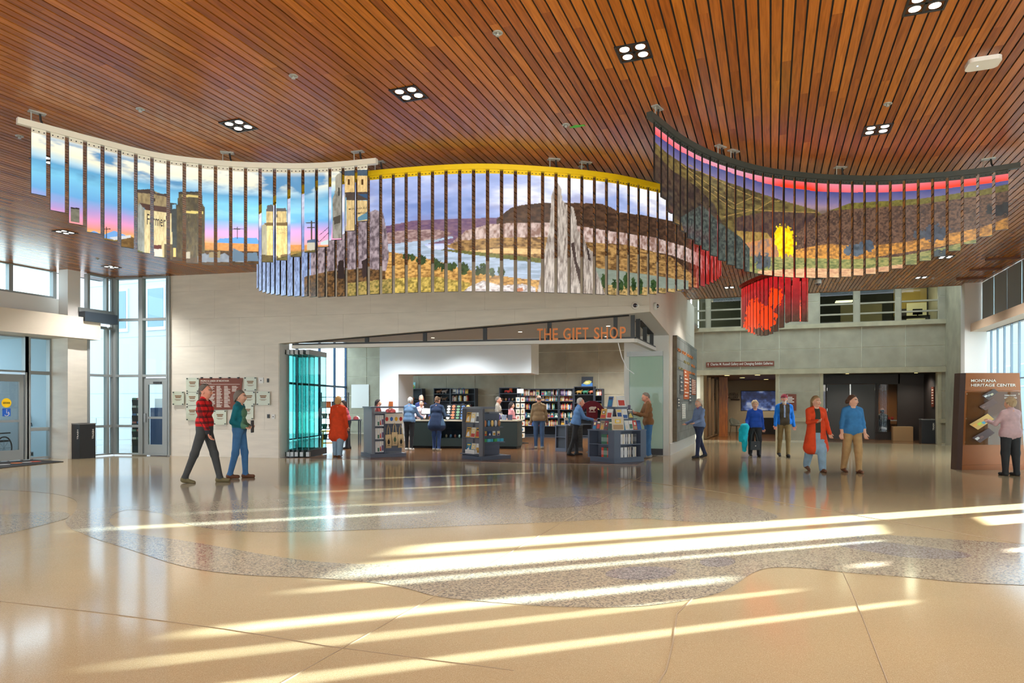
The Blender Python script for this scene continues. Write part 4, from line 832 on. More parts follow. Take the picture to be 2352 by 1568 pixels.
rd_, nd = ribbon('dark_railed_ribbon', 'curved hanging ribbon of backlit sunset hills photo strips on a dark rail', RD, .196, .152,
   bfun(RD, [(1507, 412), (1520, 445), (1535, 480), (1550, 510), (1568, 530), (1590, 552), (1615, 570), (1640, 588), (1665, 602), (1690, 614), (1720, 624), (1750, 630), (1800, 636), (1860, 638), (1920, 637), (1960, 634), (2000, 629), (2040, 622), (2080, 611), (2120, 600), (2160, 588), (2200, 573), (2235, 556), (2270, 540), (2315, 522)]), art_dark, (52, 58, 54))
el = [(7.3 - .62 * math.cos(a), 19.4 - 2.1 * math.sin(a)) for a in np.linspace(-.25, 3.3, 26)]
RR = Ribbon(el)
rr_, nr_ = ribbon('red_railed_ribbon', 'short looped hanging ribbon of red poppy photo strips before the stone wall', RR, .2, .165,
   lambda u: zat(np.interp(CX + FOC * RR.at(u)[0] / RR.at(u)[1], [1712, 1722, 1745, 1765, 1790, 1812], [752, 763, 771, 770, 757, 738]), RR.at(u)[1]), art_red, (190, 40, 30))
# hangers between rails and ceiling
M_HANG = mat('galvanised', (176, 178, 172), .4, metal=.5)
def hanger(px, R, root):
    u = R.uz(px, 400)[0]; p = R.at(u); rz = math.atan2(*R.tan(u)[::-1])
    b = MB().bx(-.09, .09, -.04, .04, CEIL - .014 - RZ, CEIL + .005 - RZ); h = b.build('hanger_plate', M_HANG, root, (p[0], p[1], RZ), rz)
    MB().tube([(-.06, 0, CEIL - RZ), (-.06, 0, -.01)], .008, 6).build('hanger_rod', M_HANG, root, (p[0], p[1], RZ), rz)
    MB().tube([(.03, 0, CEIL - RZ), (.04, .01, .05), (.06, 0, -.01)], .013, 6).build('power_cable', M_BLACK, root, (p[0], p[1], RZ), rz)
for px in (85, 522, 822): hanger(px, RW, rw_)
for px in (870, 1272, 1345): hanger(px, RY, ry_)
for px in (1510, 1655, 1685, 1930, 2270): hanger(px, RD, rd_)
hanger(1760, RR, rr_)
# ================================================================ CEILING FITTINGS
M_LENS = mat('lamp_lens', (255, 250, 238), .3, emit=3.0); M_TRIM = mat('black_lamp_trim', (20, 20, 20), .4); M_SHELL = mat('device_white', (226, 226, 222), .4)
def ceil_pt(px, py, z=CEIL): Y = FOC * (z - EYE) / (CY - py); return Vector(((px - CX) * Y / FOC, Y, z))
SPOTW = 300.0
proto = None
def downlight(p, label, w=SPOTW):
    global proto
    if proto is None:
        proto = thing('recessed_downlight', label, 'lamp', p, -TH, 'square four-lamp downlights in the wood ceiling')
        b = MB(); r = .17
        b.bx(-r, r, -r, -r + .02, -.012, .03); b.bx(-r, r, r - .02, r, -.012, .03); b.bx(-r, -r + .02, -r, r, -.012, .03); b.bx(r - .02, r, -r, r, -.012, .03); b.bx(-.012, .012, -r, r, -.008, .03); b.bx(-r, r, -.012, .012, -.008, .03)
        b.build('lamp_frame', M_TRIM, proto); MB().bx(-r + .01, r - .01, -r + .01, r - .01, .0, .006).build('backing_plate', M_BLACK, proto)
        for x in (-.08, .08):
            for y in (-.08, .08): MB().lathe([(.05, 0), (.048, -.006), (.02, -.012)], (x, y, .0), 16).build('lamp', M_LENS, proto)
        o = proto
    else:
        o = copy_tree(proto); o.location = p; o['label'] = label
    l = bpy.data.lights.new('downlight', 'SPOT'); l.energy = w; l.spot_size = math.radians(125); l.spot_blend = .8; l.shadow_soft_size = .12; l.color = (1.0, .98, .95)
    lo = bpy.data.objects.new('downlight_beam', l); COL.objects.link(lo); lo.parent = o; lo.location = (0, 0, -.06)
near = {(938, 215): 'above the white railed ribbon centre', (547, 288): 'over the white railed ribbon', (1456, 119): 'before the yellow railed ribbon', (2125, 6): 'beside the white ceiling box', (2016, 297): 'above the dark railed ribbon',
        (148, 533): 'near the left clerestory windows', (253, 613): 'by the glazed corner', (1671, 660): 'between the yellow and red railed ribbons', (2112, 637): 'under the dark railed ribbon by the office windows', (2172, 590): 'just beside the strips at the ribbon end'}
for (px, py), w_ in near.items():
    p = ceil_pt(px, py); s_, t_ = to_st(p.x, p.y); s_ = (round(s_ / PITCH - .5) + .5) * PITCH
    downlight(st(s_, t_, CEIL), 'black square four-lamp downlight ' + w_)
for s_, t_ in ((-12, 2), (-7, 2), (-2, 2), (3, 2), (-12, -3), (-7, -3), (-2, -3), (3, -3), (-15, 7), (-10, 7)):  # unseen lamps continuing the grid, added to brighten the interior
    downlight(st((round(s_ / PITCH - .5) + .5) * PITCH, t_, CEIL), 'black square four-lamp downlight added unseen over the open near floor', 22)
for (px, py), w_ in {(1143, 75): 'between the two big downlights', (674, 174): 'over the white ribbon', (322, 250): 'near the end of the white ribbon', (45, 312): 'beyond the white ribbon end', (1300, 286): 'beside the green tape', (2039, 238): 'above the dark ribbon downlight', (1335, 382): 'behind the yellow rail', (224, 594): 'near the left clerestory', (2143, 638): 'before the office windows'}.items():
    p = ceil_pt(px, py); t = thing('sprinkler_head', 'small round ceiling sprinkler ' + w_, 'sprinkler', p, 0, 'ceiling sprinklers')
    MB().lathe([(.05, 0), (.05, -.006), (.035, -.01), (.03, -.003)], n=16).build('cover_ring', M_HANG, t); MB().tube([(0, 0, 0), (0, 0, -.03)], .012, 8).build('nozzle', M_HANG, t); MB().lathe([(.02, -.034), (.022, -.03)], n=10).build('deflector', M_HANG, t)
p = ceil_pt(1325, 290); t = tag(MB().prism([Vector(v) for v in ((-.09, -.015, 0), (-.05, -.02, 0), (-.03, -.04, 0), (.0, -.045, 0), (.05, -.02, 0), (.1, -.025, 0), (.11, .02, 0), (.06, .015, 0), (.03, .03, 0), (-.03, .035, 0), (-.06, .015, 0), (-.1, .02, 0))], -.004, .001).build('green_tape', mat('green_tape', (70, 170, 60), .6), None, p, -TH), 'crumpled green tape tab stuck on the ceiling boards', 'tape')
p = ceil_pt(2258, 140); t = thing('wireless_access_point', 'white rounded wireless box on the wood ceiling', 'device', p, -TH)
b = MB(); poly = []
for cx_, cy_, a0 in ((.09, .06, 0), (-.09, .06, 90), (-.09, -.06, 180), (.09, -.06, 270)): poly += [Vector((cx_ + .06 * math.cos(math.radians(a0 + k * 18)), cy_ + .06 * math.sin(math.radians(a0 + k * 18)), 0)) for k in range(6)]
b.prism(poly, -.045, .0); b.build('housing', M_SHELL, t); MB().lathe([(.008, -.05), (.008, -.044)], (-.05, 0, 0), 8).build('status_light', mat('led_blue', (190, 220, 255), .4, emit=1.0), t)
p = ceil_pt(1879, 640); t = thing('dome_camera', 'white dome camera hanging under the ceiling before the stone wall', 'camera', p, -TH)
MB().bx(-.13, .13, -.1, .1, -.02, .0).build('mount_plate', M_DARK, t); MB().lathe([(.07, -.02), (.09, -.06), (.09, -.13), (.06, -.14)], n=16).build('housing', M_SHELL, t); MB().ball((0, 0, -.14), .06, 14, 8).build('dome', mat('smoked_dome', (60, 50, 60), .1), t)
p = ceil_pt(1850, 655)
# security cameras on the shop front
def wall_cam(p, rz, label):
    t = thing('wall_camera', label, 'camera', p, rz); Mx = Matrix.Rotation(math.pi / 2, 3, 'X')
    MB().lathe([(.09, 0), (.09, .05), (.075, .07)], n=18, M=Mx).build('housing', M_SHELL, t); MB().ball((0, -.07, 0), .052, 14, 8).build('dome', mat('smoked_dome'), t)
fr_rz = math.atan2(FG.y, FG.x)
p = FP(kF(1459)); wall_cam(FP(kF(1459), zat(702, p.y), -.005), fr_rz, 'white dome camera on the limestone shop front near the corner')
pc = hit(1502, st(SR, 0), st(SR, 5)); wall_cam(Vector((pc.x, pc.y, zat(703, pc.y))) + EV * .005, math.pi / 2 - TH, 'white dome camera around the corner on the pale side wall')
# soffit downlights
for px, n_, w_ in ((757, .9, 'by the folded glass doors'), (956, 1.0, 'left of the middle strut'), (1042, 1.9, 'behind the middle strut'), (1163, 1.15, 'before the sign letters'), (1375, 1.3, 'above the sign letters')):
    k = kF(px); p = on_sof(k * 1.0, n_, 0); p = FP(k + n_ * .1, 0, n_)
    z = zsof(p) if n_ < 1.6 else 4.22; p.z = z - .002
    t = thing('soffit_downlight', 'small round lit downlight in the shop soffit ' + w_, 'lamp', p); MB().lathe([(.06, 0), (.06, -.012), (.052, -.012)], n=16).build('trim_ring', M_SHELL, t); MB().lathe([(.05, -.004), (.05, -.014)], n=16).build('lens', mat('soffit_lens', (255, 240, 205), .3, emit=9), t)
    l = bpy.data.lights.new('soffit_spot', 'SPOT'); l.energy = 60; l.spot_size = math.radians(110); l.spot_blend = .6; l.shadow_soft_size = .06; l.color = (1, .9, .76)
    lo = bpy.data.objects.new('soffit_beam', l); COL.objects.link(lo); lo.parent = t; lo.location = (0, 0, -.05)
# ================================================================ PEOPLE
def surface_nets(F, org, h):
    nx, ny, nz = F.shape; S = F < 0
    c = [(i, j, k) for i in (0, 1) for j in (0, 1) for k in (0, 1)]
    sl_ = lambda A, o: A[o[0]:nx - 1 + o[0], o[1]:ny - 1 + o[1], o[2]:nz - 1 + o[2]]
    cnt = sum(sl_(S, o).astype(np.int8) for o in c); act = (cnt > 0) & (cnt < 8); idx = np.full(act.shape, -1); A = np.argwhere(act); idx[act] = np.arange(len(A))
    acc = np.zeros((len(A), 3)); w = np.zeros(len(A))
    for a in c:
        for ax in range(3):
            if a[ax]: continue
            b = list(a); b[ax] = 1
            fa = sl_(F, a)[act]; fb = sl_(F, b)[act]; m = (fa < 0) != (fb < 0); t = np.where(m, fa / np.where(m, fa - fb, 1), 0)
            p = np.tile(np.array(a, float), (len(A), 1)); p[:, ax] = t; acc[m] += p[m]; w[m] += 1
    V = (A + acc / w[:, None]) * h + org; Q = []
    for ax in range(3):
        u, v = [(1, 2), (2, 0), (0, 1)][ax]
        s0 = [slice(1, None)] * 3; s1 = [slice(1, None)] * 3; s0[ax] = slice(0, -1); s1[ax] = slice(1, None)
        for q_ in (u, v): s0[q_] = slice(1, -1); s1[q_] = slice(1, -1)
        a = S[tuple(s0)]; b = S[tuple(s1)]; E_ = np.argwhere(a != b)
        if not len(E_): continue
        fl_ = a[tuple(E_.T)]; base = E_.copy()
        for q_ in (u, v): base[:, q_] += 1
        def cell(du, dv): g = base.copy(); g[:, u] += du; g[:, v] += dv; return idx[tuple(g.T)]
        q = np.stack([cell(-1, -1), cell(0, -1), cell(0, 0), cell(-1, 0)], 1); q[~fl_] = q[~fl_][:, ::-1]; Q.append(q)
    return V, np.vstack(Q)
def cone(P, a, b, r0, r1):
    a = np.array(a, float); b = np.array(b, float); d_ = b - a; L = max(d_ @ d_, 1e-9); t = np.clip(((P - a) @ d_) / L, 0, 1)
    return np.linalg.norm(P - a - t[..., None] * d_, axis=-1) - (r0 + (r1 - r0) * t)
def ell(P, c, r): r = np.array(r, float); return (np.linalg.norm((P - np.array(c, float)) / r, axis=-1) - 1) * r.min()
def smin(a, b, k): h_ = np.clip(.5 + .5 * (b - a) / k, 0, 1); return b * (1 - h_) + a * h_ - k * h_ * (1 - h_)
def grid(lo, hi, h):
    ax = [np.arange(lo[i], hi[i] + h, h) for i in range(3)]; return np.stack(np.meshgrid(*ax, indexing='ij'), -1), np.array(lo, float)
def sdf_mesh(prims, h, k, floor_=False, pad=.05):
    """prims: (a,b,r0,r1,mat); blended into one surface; every face takes the material of its nearest primitive"""
    A = np.array([p[0] for p in prims] + [p[1] for p in prims]); R = max(max(p[2], p[3]) for p in prims)
    lo, hi = A.min(0) - R - pad, A.max(0) + R + pad
    if floor_: lo[2] = -h * 1.5
    G, o = grid(lo, hi, h); F = np.full(G.shape[:3], 9.0)
    for p in prims:
        rm = max(p[2], p[3]) + .12; l = np.minimum(p[0], p[1]) - rm; u = np.maximum(p[0], p[1]) + rm
        i0 = np.maximum(((l - o) / h).astype(int), 0); i1 = np.minimum(((u - o) / h).astype(int) + 2, F.shape); s_ = tuple(slice(x, y) for x, y in zip(i0, i1))
        F[s_] = smin(F[s_], cone(G[s_], p[0], p[1], p[2], p[3]), k)
    if floor_: F = np.maximum(F, -G[..., 2])
    V, Q = surface_nets(F, o, h); C = V[Q].mean(1)
    D = np.stack([cone(C, p[0], p[1], p[2], p[3]) for p in prims], 1); return V, Q, np.array([p[4] for p in prims])[D.argmin(1)], C
def frame_of(z, hint=(0, 1, 0)):
    z = np.array(z, float); z /= np.linalg.norm(z); x = np.cross(hint, z); x /= np.linalg.norm(x); return np.stack([x, np.cross(z, x), z], 1)
_HEAD = {}
def head_mesh(beard=False):
    if beard in _HEAD: return _HEAD[beard]
    h = .0075; G, o = grid((-.11, -.13, -.17), (.11, .15, .15), h)
    F = ell(G, (0, -.012, .03), (.076, .096, .1)); F = smin(F, ell(G, (0, .022, -.05), (.056, .066, .072)), .04); F = smin(F, ell(G, (0, .055, .01), (.06, .038, .06)), .03)
    F = smin(F, cone(G, (0, .09, .015), (0, .112, -.022), .008, .014), .012); F = smin(F, cone(G, (-.035, .088, .03), (.035, .088, .03), .008, .008), .02)
    for s_ in (-1, 1):
        F = np.maximum(F, -(ell(G, (s_ * .032, .1, .012), (.02, .014, .011)))); F = smin(F, ell(G, (s_ * .032, .08, .012), (.013, .013, .012)), .003); F = smin(F, ell(G, (s_ * .079, -.012, -.008), (.009, .02, .032)), .01); F = smin(F, ell(G, (s_ * .035, .07, -.02), (.025, .025, .02)), .02)
    F = smin(F, ell(G, (0, .083, -.053), (.026, .014, .01)), .008); F = smin(F, cone(G, (0, -.02, -.06), (0, -.03, -.16), .052, .055), .02)
    if beard: F = smin(F, ell(G, (0, .045, -.085), (.055, .055, .055)), .015)
    V, Q = surface_nets(F, o, h); C = V[Q].mean(1); m = np.zeros(len(Q), int)          # 0 skin 1 eye white 2 iris 3 lip 4 beard/brow
    for s_ in (-1, 1):
        e = (np.abs(C[:, 0] - s_ * .032) < .012) & (np.abs(C[:, 2] - .012) < .008) & (C[:, 1] > .078); m[e] = 1; m[e & (np.abs(C[:, 0] - s_ * .032) < .006)] = 2
        m[(np.abs(C[:, 0] - s_ * .034) < .022) & (np.abs(C[:, 2] - .036) < .006) & (C[:, 1] > .07)] = 4
    m[(np.abs(C[:, 0]) < .026) & (np.abs(C[:, 2] + .053) < .008) & (C[:, 1] > .08)] = 3
    if beard: m[(C[:, 2] < -.03) & (C[:, 1] > .0) & (C[:, 2] > -.15) & (m != 3) & ~((C[:, 2] > -.045) & (np.abs(C[:, 0]) < .02))] = 4
    _HEAD[beard] = (V, Q, m); return _HEAD[beard]
_HAIR = {}
def hair_mesh(style):
    if style in _HAIR: return _HAIR[style]
    h = .009; G, o = grid((-.16, -.24, -.36), (.16, .18, .19), h); x, y, z = G[..., 0], G[..., 1], G[..., 2]
    nz = fbm(x * 28 + z * 9 + 7, y * 28 + z * 16, 3) - .5; F = ell(G, (0, -.016, .036), (.087, .107, .11))
    face = (y - .045) - (z - .075) * .9
    if style == 'thin': F = np.maximum(ell(G, (0, -.018, .026), (.083, .104, .101)), np.maximum(face + .05, z - .07)); F = np.maximum(F, -.05 - z)
    elif style == 'short': F = np.maximum(F + .004 + nz * .03, np.maximum(face, np.maximum(-.055 - z, (-.0 - z) + (y + .03) * 1.5)))
    elif style == 'curly': F = np.maximum(ell(G, (0, -.02, .04), (.104, .118, .122)) + nz * .05, np.maximum(face - .01, -.08 - z + np.maximum(y, 0)))
    elif style == 'bob': F = np.maximum(smin(F, ell(G, (0, -.035, -.04), (.1, .09, .12)), .04) + nz * .015, np.maximum(face, np.where(z < .05, y - .03, -1)))
    elif style == 'long': F = np.maximum(smin(smin(F, cone(G, (0, -.05, .0), (0, -.1, -.26), .085, .07), .05), cone(G, (.06, -.03, -.02), (.075, -.05, -.2), .035, .03), .04) + nz * .018, np.maximum(face, np.where(z < .05, y - .04, -1)))
    elif style == 'bun': F = smin(np.maximum(F + nz * .006, np.maximum(face, np.maximum(-.06 - z, (-.02 - z) + (y + .02) * 1.2))), ell(G, (0, -.125, -.01), (.05, .045, .05)) + nz * .03, .015)
    elif style == 'cap':
        F = np.maximum(ell(G, (0, -.014, .04), (.09, .11, .108)), .035 - z); F = np.minimum(F, np.maximum(ell(G, (0, .12, .048 ), (.075, .075, .012)), .03 - y)) 
    V, Q = surface_nets(F, o, h); _HAIR[style] = (V, Q); return V, Q
_HAND = {}
def hand_mesh(curl, side):
    k_ = (round(curl, 1), side)
    if k_ in _HAND: return _HAND[k_]
    pr = []; xs = (-.03, -.0105, .0095, .029); ln = (.056, .068, .074, .066)
    for x, l in zip(xs, ln):
        pr.append(((x * .55, 0, 0), (x, 0, .085), .016, .0125, 0)); a = curl * .7; p1 = np.array((x, math.sin(a) * l * .5, .085 + math.cos(a) * l * .5)); b = a + curl * .9; p2 = p1 + np.array((x * .06, math.sin(b) * l * .5, math.cos(b) * l * .5)); pr += [((x, 0, .083), p1, .0105, .0092, 0), (p1, p2, .0092, .0075, 0)]
    pr += [((.022, .002, .015), (.05, .012, .05), .014, .0105, 0), ((.05, .012, .05), (.052, .03, .082), .0105, .0085, 0)]
    pr = [(np.array(p[0]) * (side, 1, 1), np.array(p[1]) * (side, 1, 1), p[2], p[3], 0) for p in pr]
    V, Q, m, C = sdf_mesh(pr, .0062, .006, pad=.02); _HAND[k_] = (V, Q); return V, Q

SKIN = mat('skin', (222, 170, 142), .55); SKIN2 = mat('skin_ruddy', (214, 148, 122), .55); M_EYEW = mat('eye_white', (235, 232, 226), .4); M_IRIS = mat('iris', (52, 46, 44), .3); M_LIP = mat('lip', (184, 104, 96), .5)
def fabric(name, c, **k): return mat('cloth_' + name, c, .85, var=.12, scale=9, **k)
def plaid():
    m = bpy.data.materials.new('cloth_red_plaid'); m.use_nodes = True; nt = m.node_tree; N = nt.nodes.new; K = nt.links.new; b = nt.nodes['Principled BSDF']; b.inputs['Roughness'].default_value = .85
    tc = N('ShaderNodeTexCoord'); sp = N('ShaderNodeSeparateXYZ'); K(tc.outputs['Object'], sp.inputs[0]); last = None
    for ax, per, ofs in (('Z', .105, .0), ('X', .14, .03)):
        d_ = N('ShaderNodeMath'); d_.operation = 'MULTIPLY_ADD'; d_.inputs[1].default_value = 1 / per; d_.inputs[2].default_value = ofs + 10; K(sp.outputs[ax], d_.inputs[0])
        f_ = N('ShaderNodeMath'); f_.operation = 'FRACT'; K(d_.outputs[0], f_.inputs[0]); r = N('ShaderNodeValToRGB'); r.color_ramp.interpolation = 'CONSTANT'; e = r.color_ramp.elements
        e[0].color = (1, 1, 1, 1); e[1].position = .62; e[1].color = (.1, .06, .06, 1)
        if ax == 'Z': x_ = e.new(.8); x_.color = (.9, 2.0, 2.0, 1); x_ = e.new(.86); x_.color = (.1, .06, .06, 1)
        else: e[1].position = .8; e[1].color = (.35, .2, .2, 1)
        K(f_.outputs[0], r.inputs[0])
        if last is None: last = r
        else:
            mx = N('ShaderNodeMix'); mx.data_type = 'RGBA'; mx.blend_type = 'MULTIPLY'; mx.inputs[0].default_value = 1; K(last.outputs[0], mx.inputs[6]); K(r.outputs[0], mx.inputs[7]); last = mx
    m2 = N('ShaderNodeMix'); m2.data_type = 'RGBA'; m2.blend_type = 'MULTIPLY'; m2.inputs[0].default_value = 1; m2.inputs[7].default_value = (*lin((206, 16, 18)), 1); K(last.outputs[2], m2.inputs[6]); K(m2.outputs[2], b.inputs['Base Color']); return m
def rotx(v, a): c, s_ = math.cos(a), math.sin(a); return np.array((v[0], v[1] * c - v[2] * s_, v[1] * s_ + v[2] * c))
def person(label, pos, facing, H=1.7, g=1.0, top=None, pants=None, shoe=None, hair=('short', (90, 80, 70)), skin=SKIN, legs=((8, 6), (-8, 6)), arms=((8, 10, 15), (-8, 10, 15)), lean=0.0, yaw=0.0, nod=0.0,
           hem=None, coat=None, regions=(), sleeve=1.0, curl=.5, h=.015, beard=None, collar=None, sit=False, elbow_in=(0, 0), wide=1.0, group=None, z=0.0):
    """legs/arms: (left, right); leg=(thigh forward, knee bend), arm=(swing forward, out, elbow bend) in degrees; facing: world angle"""
    s = H / 1.7; mats = [SKIN if skin is None else skin, top, pants, shoe]; TOP, PAN, SHO = 1, 2, 3
    def M_(m):
        if m not in mats: mats.append(m)
        return mats.index(m)
    hipz = .90 * s if not sit else .47; P = []; ln = math.radians(lean)
    foot_low = 0; legp = []
    for i, sx in enumerate((-1, 1)):
        th, kn = [math.radians(a) for a in legs[i]]; hip = np.array((sx * .085 * s * g, 0, 0)); knee = hip + np.array((sx * .01, math.sin(th), -math.cos(th))) * .43 * s; sh = th - kn; ank = knee + np.array((0, math.sin(sh), -math.cos(sh))) * .42 * s
        legp.append((hip, knee, ank, sh)); 
    low = min(l[2][2] for l in legp); hipz = -low + .075 * s if not sit else .5
    U = np.array((0, 0, hipz))
    def tor(p): return U + rotx(np.array(p, float), -ln)
    for (hip, knee, ank, sh) in legp:
        r = (.088 * g, .066 * (.5 + .5 * g) * wide, .05 * wide)
        P += [(hip + U, knee + U, r[0] * s, r[1] * s, PAN), (knee + U, ank + U + (0, 0, .01), r[1] * s, r[2] * s, PAN)]
        a = ank + U; tilt = min(0.0, sh) * .75 if a[2] > .09 * s else 0; fw = np.array((0, math.cos(tilt), math.sin(tilt)))
        P += [(a + np.array((0, -.03, -.04)) * s, a + fw * .15 * s + np.array((0, 0, -.045)) * s, .042 * s, .036 * s, SHO), (a, a + np.array((0, -.02, -.035)) * s, .045 * s, .046 * s, SHO)]
    tw = TOP; q = s
    P += [(tor((-.072 * g * q, 0, .03 * q)), tor((.072 * g * q, 0, .03 * q)), .108 * g * q, .108 * g * q, PAN), (tor((-.055 * g * q, 0, .18 * q)), tor((.055 * g * q, 0, .18 * q)), .108 * g * q, .108 * g * q, tw), (tor((-.075 * q, .005, .34 * q)), tor((.075 * q, .005, .34 * q)), .112 * g ** .5 * q, .112 * g ** .5 * q, tw), (tor((-.115 * q, -.01, .455 * q)), tor((.115 * q, -.01, .455 * q)), .066 * q, .066 * q, tw), (tor((0, -.015, .53 * q)), tor((-.13 * q, -.01, .465 * q)), .05 * q, .05 * q, tw), (tor((0, -.015, .53 * q)), tor((.13 * q, -.01, .465 * q)), .05 * q, .05 * q, tw), (tor((0, 0, .1 * q)), tor((0, 0, .4 * q)), .1 * g * q, .1 * q, tw), (tor((0, -.01, .47 * q)), tor((0, .01, .56 * q)), .062 * q, .05 * q, M_(collar) if collar else 0)]
    hemz = (hem if hem is not None else .06) * q
    P.append((tor((-.075 * g * q, 0, hemz + .07)), tor((.075 * g * q, 0, hemz + .07)), .116 * g * q, .116 * g * q, tw))
    if coat is not None:                                    # skirt of a long coat, depth below the hip
        for k in np.linspace(0, 1, 5): P.append((np.array((-(.075 + .05 * k) * g * q, 0, hipz + .05 - coat * k)), np.array(((.075 + .05 * k) * g * q, 0, hipz + .05 - coat * k)), (.118 + .035 * k) * g * q, (.118 + .035 * k) * g * q, tw))
    hands = []
    for i, sx in enumerate((-1, 1)):
        f_, o_, e_ = [math.radians(a) for a in arms[i]]; sh = tor((sx * .172 * q, -.005, .448 * q)); d1 = np.array((sx * math.sin(o_), math.sin(f_) * math.cos(o_), -math.cos(f_) * math.cos(o_))); el_ = sh + d1 * .285 * q
        a2 = f_ + e_; ins = math.radians(elbow_in[i]); d2 = np.array((sx * math.sin(o_) * .5 - sx * math.sin(ins), math.sin(a2) * math.cos(ins), -math.cos(a2) * math.cos(ins))); d2 /= np.linalg.norm(d2); wr = el_ + d2 * .25 * q
        cut = el_ + (wr - el_) * max(0.02, (sleeve - .5) * 2)
        P.append((sh, el_, .056 * q * (.6 + .4 * g), .047 * q, tw)); P.append((el_, cut, .047 * q, .041 * q, tw)); P.append((cut if sleeve < .98 else el_ + (wr - el_) * .9, wr, .033 * q, .028 * q, 0)); hands.append((wr, d2, sx))
    P = [(np.array(p[0], float), np.array(p[1], float), p[2], p[3], p[4]) for p in P]
    V, Q, m, C = sdf_mesh(P, h, .035, True)
    for fn, mm in regions: m[fn(C[:, 0], C[:, 1], C[:, 2], m)] = M_(mm)
    if coat is None:
        m[(m == TOP) & (C[:, 2] < hipz + hemz - .035) & (np.abs(C[:, 0]) < .3) & (C[:, 2] < hipz + .1)] = PAN if hem is not None and hem > 0 else TOP
    VV = [V]; QQ = [Q]; MM = [m]; n = len(V)
    for wr, d2, sx in hands:
        hv, hq = hand_mesh(curl, -sx); R = frame_of(d2, (0, .9, .45)); v = (hv * s) @ R.T + wr - d2 * .012; VV.append(v); QQ.append(hq + n); MM.append(np.zeros(len(hq), int)); n += len(v)
    hc = tor((0, .02 * q, .645 * q)); Ry = np.array(Matrix.Rotation(math.radians(yaw), 3, 'Z') @ Matrix.Rotation(math.radians(-nod), 3, 'X'))
    hv, hq, hm = head_mesh(bool(beard)); bm_ = mat('hair_%d_%d_%d' % tuple(beard or hair[1]), beard or hair[1], .8); loc = [0, M_(M_EYEW), M_(M_IRIS), M_(M_LIP), M_(bm_)]
    VV.append((hv * s) @ Ry.T + hc); QQ.append(hq + n); MM.append(np.array(loc)[hm])
    V = np.vstack(VV); Q = np.vstack(QQ); m = np.concatenate(MM)
    me = bpy.data.meshes.new('person'); me.from_pydata(V.tolist(), [], Q.tolist())
    for x_ in mats: me.materials.append(x_ or SKIN)
    me.polygons.foreach_set('material_index', m); me.shade_smooth(); me.update()
    o = link('person', me, None, (pos[0], pos[1], z), facing - math.pi / 2); tag(o, label, 'person', group)
    if hair[0]:
        hv, hq = hair_mesh(hair[0]); hm_ = bpy.data.meshes.new('hair'); hm_.from_pydata(((hv * s) @ Ry.T + hc).tolist(), [], hq.tolist()); hm_.materials.append(mat('hair_%d_%d_%d' % hair[1], hair[1], .8, var=.25, scale=40)); hm_.shade_smooth(); link('hair' if hair[0] != 'cap' else 'cap', hm_, o)
    o['hands'] = [float(x) for hd in hands for x in (hd[0] + hd[1] * .09)]
    return o
def hand_world(o, i):
    v = Vector(o['hands'][3 * i:3 * i + 3]); return Matrix.Translation(o.location) @ Matrix.Rotation(o.rotation_euler.z, 4, 'Z') @ v
DEG = math.radians
BLK = fabric('black', (34, 36, 40)); JEAN = fabric('jeans', (62, 110, 156)); JEAND = fabric('dark_jeans', (36, 46, 74)); LJEAN = fabric('light_jeans', (142, 172, 192)); KHAKI = fabric('khaki', (172, 138, 92)); OLIVE = fabric('olive_khaki', (136, 116, 76)); CHAR = fabric('charcoal', (62, 64, 64))
S_BRN = mat('shoe_brown', (104, 62, 36), .6); S_BLK = mat('shoe_black', (26, 26, 28), .6); S_OLV = mat('shoe_olive', (104, 94, 60), .7); S_GRY = mat('shoe_grey', (150, 146, 134), .7); S_WHT = mat('shoe_white', (222, 220, 214), .6)
ORANGE = fabric('orange_red', (214, 66, 18)); DENIM = fabric('denim', (48, 112, 164)); PINK = fabric('dusty_pink', (204, 172, 176)); TEAL = fabric('teal', (0, 104, 116)); GREEN = fabric('sage', (96, 140, 112)); BLUE = fabric('royal_blue', (20, 72, 168)); BJKT = fabric('bright_blue', (10, 116, 214)); BRWN = fabric('brown_vest', (64, 56, 42)); TAN = fabric('tan_sweater', (128, 104, 74)); BJK = fabric('brown_jacket', (128, 88, 52)); GBLU = fabric('grey_blue', (112, 132, 168)); LBLU = fabric('blue_shirt', (88, 128, 178)); HBLU = fabric('heather_blue', (104, 136, 172)); RED = fabric('rose_red', (168, 62, 74)); NAVY = fabric('navy', (30, 44, 96)); GREY = fabric('grey_shirt', (148, 140, 128)); ROSE = fabric('rose_pink', (214, 140, 140)); QUILT = fabric('quilted_navy', (34, 52, 84)); BEIG = fabric('beige_knit', (150, 136, 112))
R0 = lambda px, py: fl(px, py)
plaid_man = person('man in red plaid shirt and charcoal trousers striding beside the woman in teal', R0(470, 1108), 0.0, 1.88, 1.0, plaid(), CHAR, S_OLV, ('short', (96, 88, 80)), SKIN2, ((17, 4), (-18, 4)), ((-6, 6, 8), (12, 6, 14)), h=.0125, regions=((lambda x, y, z, m: (m == 1) & (z < 1.02) & (z < 1.0), BLK),))
teal_w = person('woman in teal jacket with green sleeves and blue jeans holding a black folder', R0(550, 1098), 0.05, 1.75, 1.02, TEAL, JEAN, S_BRN, ('bob', (110, 100, 90)), SKIN, ((9, 7), (-6, 8)), ((-16, 8, 84), (-12, 8, 78)), h=.0125, curl=1.0, elbow_in=(25, 25), regions=((lambda x, y, z, m: (m == 1) & (y > .09) & (z > .95), GREEN),))
p = hand_world(teal_w, 0); q_ = hand_world(teal_w, 1)
tag(MB().bx(-.015, .015, -.1, .1, -.12, .12).build('black_folder', mat('folder_black', (28, 28, 30), .5), None, (p + q_) / 2 + Vector((.03, 0, .03)), .2), 'black folder held by the woman in teal', 'folder')
